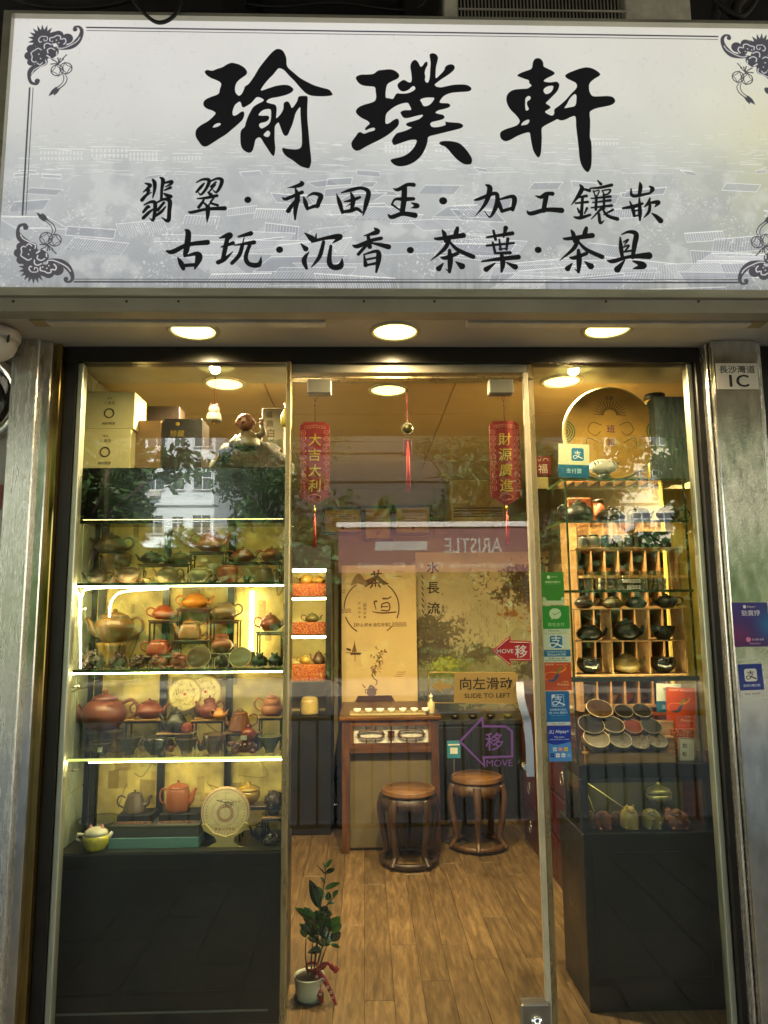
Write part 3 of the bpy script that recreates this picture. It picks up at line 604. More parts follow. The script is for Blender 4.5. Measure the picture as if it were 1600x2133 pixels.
# kindergarten hoarding across the road, read in mirror image
hoard = thing('hoarding', 'long pink kindergarten hoarding with white lettering across the road, mirrored in the door', 'hoarding', (mx(900, 1140, 17), -17, -.3))
hx0, hx1 = mx(705, 1140, 17), mx(1105, 1140, 17); hz0, hz1 = at(900, 1192, 17).z, at(900, 1098, 17).z
g = MB(); g.box(hx0, hx1, -17.1, -17, hz0, hz1); build('panel', g, M('hoarding_pink', '70484c', .5, var=.05), hoard)
g = MB(); g.box(hx0-.05, hx1+.05, -17.12, -16.95, hz1, hz1+.14); build('top_trim', g, M('hoarding_trim', 'cfcac4', .6), hoard)
g = MB(); g.box(hx0+.1, hx0+.2, -17.2, -17.1, -.3, hz0+.3); g.box(hx1-.2, hx1-.1, -17.2, -17.1, -.3, hz0+.3); build('leg', g, MRAIL, hoard)
hh = hz1-hz0; hw = hx1-hx0
g = MB(); text_geo('ARISTLE', hx1-hw*.30, hz1-hh*.42, -16.99, hw*.30, hh*.34, g, bold=.02, flip=True)
text_geo('Enrol Now for PN, K1, K2 and K3', (hx0+hx1)/2, hz0+hh*.14, -16.99, hw*.80, hh*.15, g, bold=.02, flip=True)
g.box(hx0+hw*.19, hx0+hw*.46, -16.999, -16.99, hz1-hh*.52, hz1-hh*.32); build('lettering', g, M('hoarding_white', '9c9894', .6), hoard)

# ================================================================ soffit, header, pillars
ZS = at(800, 726, 0).z
MSOF = M('soffit_sheet', 'd0cabc', .45, var=.06, scale=2.5, rvar=.08)
xl, xr = at(120, 900, 0).x, at(1478, 900, 0).x
g = MB(); g.box(-2.6, 2.9, YS+.06, -.001, ZS, ZS+.06); struct('soffit', g, MSOF)
g = MB(); g.box(-2.6, 2.9, YS-.005, YS+.058, sz0-.075, sz0-.028); g.box(-2.6, 2.9, YS+.03, YS+.1, ZS-.02, ZS-.001)
ft = tag(build('soffit_trim', g, M('soffit_trim', '9a9486', .5, .3, var=.12, scale=4)), 'dull metal trim with rusty screws under the lightbox sign', 'trim')
g = MB()
for px in (28, 264, 372, 758, 905, 1262, 1455): p = at(px, 628, YS-.006); g.lathe(p, [(.004, 0), (.004, .003)], 8, axis='y')
build('screw', g, M('rusty_screw', '3a2c20', .7, .5), ft)
# shallow battens under the soffit
for (a, b_, px_end, lab) in ((100, 678, 'l', 'slim white batten fitting at the left under the sign, taped at its left end'), (972, 1560, 'r', 'slim white batten fitting at the right under the sign, taped at its right end')):
    Yb = YS+.165
    x0_, x1_ = at(a, 664, Yb).x, at(b_, 664, Yb).x
    t = thing('batten_light', lab, 'light fitting', ((x0_+x1_)/2, Yb, ZS-.03), 'batten fittings under the sign')
    g = MB(); g.box(x0_, x1_, Yb-.022, Yb+.022, ZS-.03, ZS-.001, bev=.004); build('housing', g, M('batten_white', 'd8d2c2', .4), t)
    g = MB(); xa = x0_-.055 if px_end == 'l' else x1_-.005; g.box(xa, xa+.06, Yb-.03, Yb+.03, ZS-.027, ZS-.0005, bev=.004); build('tape_wrap', g, M('old_tape', 'a5946a', .6), t)
# downlights
MLIT = M('lamp_diffuser_lit', 'fff0b0', .5, var=.0, emit=.62, ecol=(1.0, .85, .22))
MTRIM = M('lamp_trim', 'b3ab97', .4, .3)
def downlight(px, py, lab, z, power, r=.078, grp='downlights in the soffit'):
    p = atz(px, py, z)
    t = thing('downlight', lab, 'ceiling light', p, grp)
    g = MB(); g.lathe((p.x, p.y, z-.006), [(r+.003, .004), (r+.004, -.003), (r+.016, -.002), (r+.019, .005)], 32, cap=False); build('trim_ring', g, MTRIM, t)
    g = MB(); g.lathe((p.x, p.y, z-.0045), [(0, 0), (r, 0), (r, .002)], 32); build('diffuser', g, MLIT, t)
    ld = bpy.data.lights.new('downlight_lamp', 'SPOT'); ld.shadow_soft_size = .022; ld.spot_size = R(168); ld.spot_blend = .6; ld.energy = power*3.6; ld.color = (1, .765, .43)
    lo = bpy.data.objects.new('downlight_lamp', ld); COL.objects.link(lo); lo.parent = t; lo.location = (0, 0, -.012)
downlight(403, 687, 'lit round downlight in the soffit above the left window', ZS, 1.6)
downlight(823, 689, 'lit round downlight in the soffit above the sliding door', ZS, 1.6)
downlight(1265, 684, 'lit round downlight in the soffit above the right window', ZS, 1.6)

# dark header and side frames
MDARK = M('dark_frame', '1f1c18', .35, .3, var=.2, scale=8, rvar=.08)
zh0 = at(800, 758, 0).z
fx_l = at(115, 1000, -.05).x; fx_r = at(1483, 1000, -.05).x
fr = thing('door_frame', 'dark metal frame around the whole glazed shopfront', 'frame', (0, 0, 0))
g = MB(); g.box(fx_l, fx_r, -.02, .04, zh0, ZS-.001); build('header', g, MDARK, fr)
xlf = at(117, 1000, -.02).x; 
g = MB(); g.box(fx_l+.001, fx_l+.045, -.018, .04, -.02, zh0-.001); build('jamb', g, MDARK, fr)
x_r1 = at(1476, 1240, -.01).x; x_r0 = at(1508, 1240, -.01).x
g = MB(); g.box(x_r1, x_r0, -.03, .04, -.02, zh0-.001, bev=.004); g.box(x_r0+.001, fx_r-.001, -.012, .04, -.02, zh0-.001); build('jamb', g, MDARK, fr)
g = MB(); g.box(fx_l, fx_r, -.06, .06, -.045, -.021); build('bottom_track', g, MSTEEL, fr)
MALUP = M('pale_aluminium', 'a9ab98', .35, .7, var=.1, scale=10, stretch=(4, 4, .5))
MBRASS = M('anodised_edge', 'a8976d', .3, .85, var=.15, scale=10, stretch=(3, 3, .6), rvar=.08)
xa0 = fx_l+.046; xa1 = xa0+.022
g = MB(); g.box(xa0, xa1, -.008, .035, -.02, zh0-.001, bev=.003); build('channel', g, MALUP, fr)
xb1 = x_r1-.001; xb0 = xb1-.022
g = MB(); g.box(xb0, xb1, -.008, .035, -.02, zh0-.001, bev=.003); build('channel', g, MALUP, fr)
# pillars
def pillar(name, lab, x0, x1, y0, y1, mat, z1=None, bev=.004):
    g = MB(); g.box(x0, x1, y0, y1, -.3, z1 or ZS-.0015, bev=bev); return tag(build(name, g, mat), lab, 'pillar')
xo0, xo1 = at(13, 1000, -.10).x, at(68, 1000, -.10).x
pl = pillar('steel_pillar', 'wide brushed steel pillar at the far left of the shopfront', at(8, 1000, -.10).x, at(65.5, 1000, -.10).x, -.10, .1, MSTEEL)
pillar('steel_pillar', 'narrow scuffed steel pillar between the wide left pillar and the dark frame', at(69, 1000, -.06).x, at(97.5, 1000, -.06).x, -.075, .1, MSTEEL2)
g = MB(); g.box(at(98.5, 1000, -.05).x, fx_l-.001, -.05, .08, -.3, ZS-.002, bev=.003); tag(build('brass_strip', g, M('brass_strip', '8f7a45', .12, .95, rvar=.08, scale=6)), 'thin brassy steel strip beside the narrow left pillar', 'trim strip')
xp0 = at(1503, 1000, -.10).x; xp1 = at(1588, 900, -.10).x
rp = pillar('steel_pillar', 'stained steel pillar on the right carrying the white street number plate', xp0, xp1+.005, -.10, .1, MSTEEL2)
g = MB(); g.box(fx_r+.001, xp0-.002, -.07, .08, -.3, ZS-.002, bev=.003); tag(build('steel_reveal', g, MSTEEL), 'thin steel reveal between dark frame and right pillar', 'trim strip')
g = MB(); g.box(xp1+.03, xp1+.4, -.04, .1, -.3, ZS-.002, bev=.004); tag(build('dark_pillar', g, MDARK), 'dark panel edge beyond the right steel pillar', 'pillar')
g = MB(); g.box(xp1+.005, xp1+.03, -.085, .1, -.3, ZS-.003, bev=.004); tag(build('steel_edge', g, MSTEEL), 'narrow steel edge strip at the far right edge of the photo', 'trim strip')
# dome camera hanging from the soffit, left
p = atz(-8, 690, ZS-.01)
t = thing('dome_camera', 'white dome security camera hanging from the soffit at the far left', 'camera', (p.x, -.2, ZS-.12))
MWH = M('camera_white', 'cfc9bd', .4)
cx_ = at(-6, 700, -.2).x
g = MB(); g.lathe((cx_, -.2, ZS-.125), [(.0, 0), (.03, .006), (.058, .03), (.07, .06), (.072, .075)], 28); build('dome', g, MWH, t)
g = MB(); g.lathe((cx_, -.2, ZS-.05), [(.076, 0), (.08, .01), (.08, .035), (.05, .049)], 28); build('mount', g, MWH, t)
g = MB(); g.obox((cx_+.064, -.245, ZS-.058), (.7, -.7, 0), (.7, .7, .0), (0, 0, 1), .008, .002, .013); build('warning_label', g, M('black_label', '2a2826', .5), t)
# left neighbour with its round glazed porthole
g = MB(); g.box(-3.2, at(8, 1000, -.10).x-.002, .03, .1, -.3, ZS-.003); tag(build('neighbour_wall', g, M('neighbour_wall', 'b8b2a6', .7, var=.06)), 'pale wall of the next shop at the far left edge', 'wall')
pc = at(-55, 828, -.0)
t = thing('porthole', 'round dark machine door with a chrome rim at the far left edge', 'porthole', pc)
g = MB(); g.lathe((pc.x, .028, pc.z), [(.135, 0), (.15, .03), (.175, .035), (.19, .02), (.19, .0)], 40, axis='y', cap=False); build('rim', g, MSTEEL3, t)
g = MB(); g.lathe((pc.x, .028, pc.z), [(.0, .012), (.08, .012), (.136, .004)], 40, axis='y'); build('pane', g, M('porthole_glass', '16181a', .05, spec=1.), t)
p = at(2, 1036, .03); g = MB(); g.box(p.x-.3, p.x+.004, .026, .0295, at(2, 1062, .03).z, at(2, 1010, .03).z); tag(build('poster', g, M('poster_red', 'a9403c', .5)), 'strip of a red poster on the next shop wall', 'poster')

# above the sign: cables, brackets, air conditioner
MBLK = M('black_cable', '15140f', .6); MGRIME = M('grimy_metal', '3a3733', .7, .3, var=.3, scale=8)
za = fz1
ac = thing('air_conditioner', 'grimy window air conditioner with wire grille above the sign', 'air conditioner', (at(1150, 20, -.2).x, -.2, za+.03))
ax0, ax1 = at(925, 20, -.30).x, at(1440, 20, -.30).x
MACB = M('ac_body', 'd5cfbc', .7, var=.25, scale=10, bump=.4, bscale=70)
xg0, xg1 = at(955, 12, -.30).x, at(1300, 12, -.30).x
g = MB(); g.box(ax0, xg0, -.30, .1, za+.012, za+.4, bev=.006); g.box(xg1, ax1, -.30, .1, za+.012, za+.4, bev=.006); g.box(xg0, xg1, -.24, .1, za+.013, za+.4); build('casing', g, [MACB], ac)
g = MB(); g.box(xg0-.005, xg1+.005, -.242, -.24, za+.02, za+.4); build('coil', g, M('ac_coil', '26231f', .7, .4, var=.4, scale=60), ac)
g = MB()
n = 46
for i in range(n+1):
    x = xg0+.01+(xg1-xg0-.02)*i/n; g.tube([(x, -.30, za+.42), (x, -.305, za+.06), (x, -.295, za+.035), (x, -.25, za+.03)], .0028, 5)
gr = build('grille', g, M('ac_wire', 'b8b2a2', .5, .3), ac); gr['kind'] = 'stuff'
g = MB(); g.tube([(xg0, -.307, za+.04), (xg1, -.307, za+.04)], .004, 6); g.tube([(xg0, -.309, za+.2), (xg1, -.309, za+.2)], .004, 6); build('grille_bar', g, M('ac_wire', '6a655a'), ac)
g = MB(); g.box(ax0-.05, ax1+.04, -.33, .05, za-.002, za+.0115); tag(build('support_ledge', g, MGRIME), 'rusty steel ledge carrying the air conditioner above the sign', 'ledge')
g = MB(); g.box(-3, 3, .12, .4, 2.62, 4.25); struct('back_wall_above_sign', g, M('grimy_wall', '2e2b28', .9, var=.35, scale=3))
for i, (pxs, r_, lab) in enumerate([([(240, -60), (285, 10), (330, 47), (372, 20), (385, -60)], .0065, 'black cable looping down over the top left of the sign'),
        ([(-40, -50), (60, 8), (190, 15), (290, -10), (330, -70)], .009, 'thick dark cable above the left end of the sign'),
        ([(420, -10), (560, 14), (700, 6), (860, 20), (905, -40)], .005, 'thin dark cable above the middle of the sign'),
        ([(1460, -40), (1500, 10), (1545, 34), (1580, -10)], .012, 'ribbed dark hose above the right end of the sign')]):
    Yc = YS-.035 if i == 0 else -.36+i*.03
    g = MB(); pts = smooth([at(a, b_, Yc) for a, b_ in pxs], 7); g.tube([Vector(p) for p in pts], r_, 8)
    tag(build('cable', g, MBLK), lab, 'cable', 'cables above the sign')
g = MB(); g.box(at(465, 0, -.3).x, at(512, 0, -.3).x, -.32, .12, za+.01, 4.2); tag(build('steel_bracket', g, M('black_steel', '151413', .6, .3)), 'black upright bracket left of the middle above the sign', 'bracket')
g = MB(); g.box(at(842, 0, -.3).x, at(868, 0, -.3).x, -.32, .12, za+.01, 4.2); tag(build('steel_bracket', g, M('black_steel', '151413')), 'black upright bracket beside the air conditioner', 'bracket')
g = MB(); g.box(-2.9, 3, -.2, -.14, za+.10, za+.16); tag(build('conduit', g, MGRIME), 'horizontal grimy conduit above the sign', 'pipe')
for i, px in enumerate((1480, 1520)):
    g = MB(); g.tube([at(px, 60, -.2)+Vector((0, 0, -.05)), at(px+14, 12, -.2), at(px+60, -40, -.2)], .02, 10); tag(build('pipe', g, MGRIME), ('left', 'right')[i]+' of two bent pipes above the right end of the sign', 'pipe')

# ================================================================ glazing
MGL = thin_glass('shopfront_glass', (.94, .965, .93), refl=.046)
zb, zt = -.02, zh0
gx0, gx1 = xa1-.004, at(598, 1300, 0).x
gd0, gd1 = at(598, 1300, -.0).x+.004, at(1110, 1240, 0).x
t = thing('left_window', 'tall fixed glass pane in front of the left display cabinet', 'window', ((gx0+gx1)/2, 0, zb))
g = MB(); g.box(gx0, gx1+.02, .004, .012, zb, zt); build('pane', g, MGL, t)
t = thing('right_window', 'tall fixed glass pane in front of the right display cabinet', 'window', ((gd1+xb0)/2, 0, zb))
g = MB(); g.box(gd1+.02, xb0+.004, .004, .012, zb, zt); build('pane', g, MGL, t)
g = MB(); g.box(gd1+.012, gd1+.034, -.004, .02, zb, zt, bev=.003); build('edge_strip', g, MBRASS, t)
dr = thing('sliding_door', 'frameless glass sliding door with chrome pull handle', 'door', ((gd0+gd1)/2, -.02, 0))
zd = at(800, 793, -.02).z
g = MB(); g.box(gd0+.004, gd1-.004, -.026, -.016, .012, zd); build('pane', g, MGL, dr)
g = MB(); g.box(gd0-.014, gd0+.006, -.03, .02, .0, zt, bev=.003); build('edge_strip', g, MBRASS, dr)
g = MB(); g.box(gd1-.014, gd1+.006, -.032, -.008, .0, zd+.03, bev=.003); build('edge_strip', g, M('edge_plastic', 'b3a88c', .35, .1), dr)
g = MB(); g.box(gd0-.01, gd1+.03, -.02, .03, at(800, 791, 0).z, at(800, 788, 0).z); build('top_rail', g, MBRASS, dr)
g = MB(); g.box(gd0-.01, gd1+.03, .0, .036, at(800, 776, 0).z, zt-.0, bev=.002); build('track_cover', g, M('track_cover', '8b8674', .5, .4, var=.2, scale=6), dr)
for px in (665, 1044):
    g = MB(); p0, p1 = at(px-25, 820, -.04), at(px+25, 790, -.04); g.box(p0.x, p1.x, -.045, .0, p0.z, p1.z, bev=.004); build('hanger_clamp', g, M('clamp_grey', '6e6c5c', .45, .3), dr)
# pull handle: folded chrome strap outside, grip inside
Yh = -.085
hx = at(1094, 1520, Yh).x
hz = [at(1094, q, Yh).z for q in (1420, 1452, 1500, 1552, 1618)]
g = MB()
pts = [(-.028, hz[0]), (-.026, hz[1]), (-.018, (hz[1]+hz[2])/2), (-.006, hz[2]), (0, hz[3]), (.0, hz[4])]
for s_ in range(len(pts)-1):
    (a, z0_), (b_, z1_) = pts[s_], pts[s_+1]; w_ = .028
    vs = [(hx+a, Yh, z0_), (hx+a+w_, Yh, z0_), (hx+b_+w_, Yh, z1_), (hx+b_, Yh, z1_), (hx+a, Yh+.012, z0_), (hx+a+w_, Yh+.012, z0_), (hx+b_+w_, Yh+.012, z1_), (hx+b_, Yh+.012, z1_)]
    g.add(vs, [(0, 1, 2, 3), (7, 6, 5, 4), (0, 4, 5, 1), (1, 5, 6, 2), (2, 6, 7, 3), (3, 7, 4, 0)])
hd = build('handle', g, MSTEEL3, dr)
g = MB()
for z in (hz[0]-.03, hz[4]+.03): g.lathe((hx-.008+(.01 if z < 1.1 else -.008), -.03, z), [(.011, 0), (.011, .045)], 16, axis='y')
build('standoff', g, MSTEEL3, hd)
p0, p1 = at(1086, 2133, -.04), at(1146, 2088, -.04)
g = MB(); g.box(p0.x, p1.x, -.05, .0, .012, p1.z, bev=.006); lk = build('lock_box', g, M('satin_steel', '9b9587', .35, .9), dr)
c = at(1118, 2128, -.05); g = MB(); g.lathe(c, [(.021, 0), (.021, .006), (.016, .012), (.009, .013), (.009, .02), (0, .02)], 24, axis='y'); build('key_cylinder', g, MSTEEL3, lk)
# ================================================================ shop shell
XL = at(88, 1700, .06).x; XR = xb1+.26
YB = 3.25; ZC = ZS+.0
MCEIL = M('ceiling_cream', 'b39f72', .6, var=.08, scale=1.5)
MTILE = M('pale_green_tile', '9fa691', .35, var=.06, scale=20, bump=.05)
g = MB(); g.box(XL-.3, XR+.3, .04, YB+.2, ZC+.004, ZC+.1); struct('ceiling', g, MCEIL)
g = MB(); g.box(XL, XR, .045, .42, ZC-.006, ZC+.003); struct('ceiling_strip', g, M('ceiling_strip', '8e8c74', .4))  # front of the flat ceiling, coloured greyer to stand in for reflected daylight
ceo = bpy.data.objects['ceiling']
cy = [.42, .95, 1.55, 2.15, 2.75, 3.25]; cx_s = [XL, -.45, .42, XR]
for i in range(5):
    for j in range(3):
        g = MB(); g.box(cx_s[j]+.004, cx_s[j+1]-.004, cy[i]+.004, cy[i+1]-.004, ZC-.004, ZC+.003, bev=.0015); o = build('ceiling_panel', g, MCEIL, ceo)
g = MB(); g.box(XL-.15, XL, .036, YB, 0, ZC); struct('wall_left', g, M('plaster', 'b7ad8a', .7))
wl = bpy.data.objects['wall_left']
z = 0.0; k = 0
while z < 2.5:
    for j in range(2):
        y0 = .04+.25*j; g = MB(); g.box(XL+.0005, XL+.010, y0+.002, y0+.248, z+.002, min(z+.40, 2.53)-.002, bev=.003)
        g.tube([(XL+.0105, y0+.01, z+.01), (XL+.0105, y0+.24, z+.39)], .0016, 4); g.tube([(XL+.0105, y0+.24, z+.01), (XL+.0105, y0+.01, z+.39)], .0016, 4)
        build('wall_tile', g, MTILE, wl)
    z += .40; k += 1
g = MB(); g.box(XR, XR+.15, .036, YB, 0, ZC); struct('wall_right', g, M('plaster', 'b7ad8a', .7))
g = MB(); g.box(XL-.1, XR+.1, YB, YB+.1, 0, ZC); struct('wall_back', g, M('back_plaster', '93856a', .7, var=.08, scale=2))
# floor planks
MFB = M('floor_base', '2b1e12', .8)
g = MB(); g.box(XL, XR, -.02, YB, -.06, -.006); struct('floor', g, MFB); flo = bpy.data.objects['floor']
def wood(name, c1, c2, c3, sc=1., rough=.4, axis=1, objrand=True):
    mt = bpy.data.materials.new(name); mt.use_nodes = True; n = mt.node_tree.nodes; l = mt.node_tree.links; b = n['Principled BSDF']
    tc = n.new('ShaderNodeTexCoord'); oi = n.new('ShaderNodeObjectInfo'); mu = n.new('ShaderNodeVectorMath'); mu.operation = 'MULTIPLY_ADD'
    cmb = n.new('ShaderNodeCombineXYZ'); ml = n.new('ShaderNodeMath'); ml.operation = 'MULTIPLY'; ml.inputs[1].default_value = 37
    l.new(oi.outputs['Random'], ml.inputs[0])
    for i in range(3): l.new(ml.outputs[0], cmb.inputs[i])
    s_ = [16*sc]*3; s_[axis] = 1.9*sc; mu.inputs[1].default_value = s_
    l.new(tc.outputs['Object'], mu.inputs[0]); l.new(cmb.outputs[0], mu.inputs[2])
    n1 = n.new('ShaderNodeTexNoise'); n1.inputs['Scale'].default_value = 1.6; n1.inputs['Detail'].default_value = 8; n1.inputs['Roughness'].default_value = .68; n1.inputs['Distortion'].default_value = .35
    l.new(mu.outputs[0], n1.inputs['Vector'])
    cr = n.new('ShaderNodeValToRGB'); e = cr.color_ramp; e.elements[0].position = .30; e.elements[0].color = (*lin(c1), 1); e.elements[1].position = .72; e.elements[1].color = (*lin(c3), 1)
    m_ = e.elements.new(.5); m_.color = (*lin(c2), 1); l.new(n1.outputs['Fac'], cr.inputs[0])
    hs = n.new('ShaderNodeHueSaturation'); mr = n.new('ShaderNodeMapRange'); mr.inputs['To Min'].default_value = .78; mr.inputs['To Max'].default_value = 1.2
    l.new(oi.outputs['Random'], mr.inputs[0]); l.new(mr.outputs[0], hs.inputs['Value']); l.new(cr.outputs[0], hs.inputs['Color']); l.new(hs.outputs[0], b.inputs['Base Color'])
    bp = n.new('ShaderNodeBump'); bp.inputs['Strength'].default_value = .25; bp.inputs['Distance'].default_value = .002; l.new(n1.outputs['Fac'], bp.inputs['Height']); l.new(bp.outputs[0], b.inputs['Normal'])
    b.inputs['Roughness'].default_value = rough; _mats[name] = mt; return mt
MFLOOR = wood('oak_laminate', '40311d', '614c32', '826a48', 1.9, .42)
MOAK = wood('dark_oak', '2e1a0c', '4d2d14', '6b4322', 1.4, .35, 2); MOAKX = wood('dark_oak_flat', '2e1a0c', '4d2d14', '6b4322', 1.4, .35, 0)
MPINE = wood('pale_bamboo', '8a6538', 'a37c4c', 'b59466', 1.6, .5, 0); MROSE = wood('rosewood', '1f0a06', '3d140b', '5b2213', 1.5, .3, 0)
pw = .118; q = random.Random(3); nx = int((XR-XL)/pw)+1
plank_me = {}
for i in range(nx):
    x0 = XL+i*pw; x1 = min(XR, x0+pw); y = -.02-q.uniform(0, .9)
    while y < YB:
        y1 = min(YB, y+1.22); y0 = max(-.02, y)
        if y1-y0 > .03:
            g = MB(); g.box(x0+.0006, x1-.0006, y0+.0006, y1-.0006, -.0055, .0, bev=.0014)
            o = build('floor_plank', g, MFLOOR, flo)
        y += 1.22
# interior downlights
downlight(468, 798, 'lit round downlight inside above the left cabinet', ZC-.007, 9, grp='downlights inside the shop')
downlight(809, 811, 'lit round downlight inside above the doorway', ZC-.005, 12, grp='downlights inside the shop')
downlight(1170, 793, 'lit round downlight inside above the right cabinet', ZC-.007, 9, grp='downlights inside the shop')

# ---- back wall prints
def panel_print(name, lab, cat, px0, py0, px1, py1, Y, paint, res=1.2, th=.006, mat=None, group=None, frame=None, rough=.6, parent=None, part='print'):
    a, b_ = at((px0+px1)/2, py1, Y), at((px0+px1)/2, py0, Y); x0, x1 = at(px0, (py0+py1)/2, Y).x, at(px1, (py0+py1)/2, Y).x
    kp = mpp((px0+px1)/2, (py0+py1)/2, Y); w_ = int((x1-x0)/kp*res); h_ = int((b_.z-a.z)/kp*res)
    c = Canvas(max(8, w_), max(8, h_)); paint(c, res)
    im = c.image(name+'_print'); mt = print_mat(name+'_print', im, rough)
    g = MB(); g.box(x0, x1, Y-th, Y, a.z, b_.z)
    if parent is not None:
        o = build(part, g, mt, parent); uv_xz(o, x0, x1, a.z, b_.z); return o, (x0, x1, a.z, b_.z)
    if frame:
        t = thing(name, lab, cat, ((x0+x1)/2, Y, a.z), group); o = build(part, g, mt, t); uv_xz(o, x0, x1, a.z, b_.z)
        fw, fm = frame; f_ = MB()
        f_.box(x0-fw, x1+fw, Y-.018, Y+.002, b_.z, b_.z+fw); f_.box(x0-fw, x1+fw, Y-.018, Y+.002, a.z-fw, a.z); f_.box(x0-fw, x0, Y-.018, Y+.002, a.z, b_.z); f_.box(x1, x1+fw, Y-.018, Y+.002, a.z, b_.z)
        build('frame', f_, fm, t); return t, (x0, x1, a.z, b_.z)
    o = build(name, g, mt, None); tag(o, lab, cat, group); uv_xz(o, x0, x1, a.z, b_.z); return o, (x0, x1, a.z, b_.z)
def paint_mural(c, k):
    h, w = c.h, c.w; Y_ = np.linspace(0, 1, h)[:, None]; X_ = np.linspace(0, 1, w)[None, :]
    c.a[:] = ramp(Y_, [(0, (214, 194, 146)), (.3, (222, 204, 158)), (.55, (210, 192, 146)), (.7, (146, 130, 92)), (1, (70, 60, 44))])
    c.a *= (.9+.2*vnoise(h, w, 70, 1))[..., None]
    qq = random.Random(9)
    for L in range(5):
        y0 = (.24+.09*L)*h; pts = [(0, h*.8)]; x = 0; ph = qq.uniform(0, 6)
        while x < w: pts.append((x, y0+h*.07*math.sin(x/w*5+ph)+h*.03*math.sin(x/w*17+ph*2)+qq.uniform(-3, 3)*k)); x += 5*k
        pts += [(w, h*.8)]; cc = [(190, 180, 140), (172, 166, 126), (150, 148, 108), (132, 128, 88), (110, 106, 70)][L]
        c.poly(pts, tuple(v/255 for v in cc), .42)
        for i in range(40): xx_ = qq.uniform(0, w); yy_ = y0+qq.uniform(0, .08)*h; c.stroke([(xx_, yy_), (xx_+qq.uniform(-6, 6)*k, yy_+qq.uniform(6, 20)*k)], 1.2*k, (.30, .27, .18), .35, False)
    n = vnoise(h, w, 24, 2, 6); n2 = vnoise(h, w, 6, 3, 4)
    def fol(mask, col, thr, a=.9, nn=n):
        m_ = np.clip((nn*.5+n2*.72+mask-thr-.03)*7, 0, 1)*a; cc = np.array(col)/255*(.62+.75*n2[..., None]); c.a = c.a*(1-m_[..., None])+cc*m_[..., None]
    E = lambda cx, cy, rx, ry: np.exp(-((X_-cx)/rx)**2-((Y_-cy)/ry)**2)
    fol(E(.08, .40, .42, .13)*.6, (98, 88, 62), .92); fol(E(.12, .52, .3, .10)*.6, (86, 74, 60), .9)
    fol(E(1.0, .18, .5, .17)*.7, (84, 62, 42), .93); fol(E(.95, .33, .45, .12)*.5, (150, 96, 44), .95)
    fol(E(.45, .52, .24, .07)*.6, (90, 80, 58), .93); fol(E(.95, .62, .3, .12)*.6, (70, 58, 40), .9)
    fol(E(.22, .64, .22, .12)*.75, (104, 112, 42), .93); fol(E(.2, .58, .14, .05)*.7, (150, 156, 56), 1.02)
    fol(E(.5, .72, .7, .05)*.6, (84, 66, 44), .93); fol(E(.1, .82, .35, .12)*.7, (62, 66, 40), .88); fol(E(.7, .93, .6, .1)*.8, (60, 46, 32), .85)
    wf = E(.62, .73, .055, .07); m_ = np.clip((wf-.35)*2, 0, 1)*(.5+.5*vnoise(h, w, 5, 8)); c.a = c.a*(1-m_[..., None])+np.array((.85, .76, .55))*m_[..., None]
    q = random.Random(4)
    for i in range(26):
        x, y = q.uniform(.3, 1)*w, q.uniform(.66, .95)*h; r_ = q.uniform(6, 22)*k; c.stroke([(x-r_, y), (x-r_*.4, y-r_*.4), (x+r_*.5, y-r_*.35), (x+r_, y)], 1.6*k, (.25, .19, .12), .7)
    for i in range(5): x, y = (.45+.1*i)*w, (.2+.02*(i % 3))*h; c.stroke([(x-6*k, y-3*k), (x, y), (x+6*k, y-4*k)], 1.4*k, (.2, .15, .1), .9)
    m_ = np.clip(E(.13, .80, .16, .10)*1.6-.4, 0, 1)*.8; c.a = c.a*(1-m_[..., None])+np.array((.16, .15, .08))*(.5+n2[..., None])*m_[..., None]
    for i, ch in enumerate('水長流'): c.text(ch, .13*w, (.10+i*.105)*h-8*k, 26*k, 24*k, (.16, .1, .07), bold=.02)
    for i in range(7): c.stroke([(.045*w, (.12+i*.03)*h), (.045*w+3*k, (.135+i*.03)*h)], 2*k, (.2, .13, .08), .9)
mur, _ = panel_print('wall_mural', 'golden landscape mural with pines and waterfall on the back wall', 'mural', 868, 1150, 1150, 1560, YB-.004, paint_mural, 1.3)
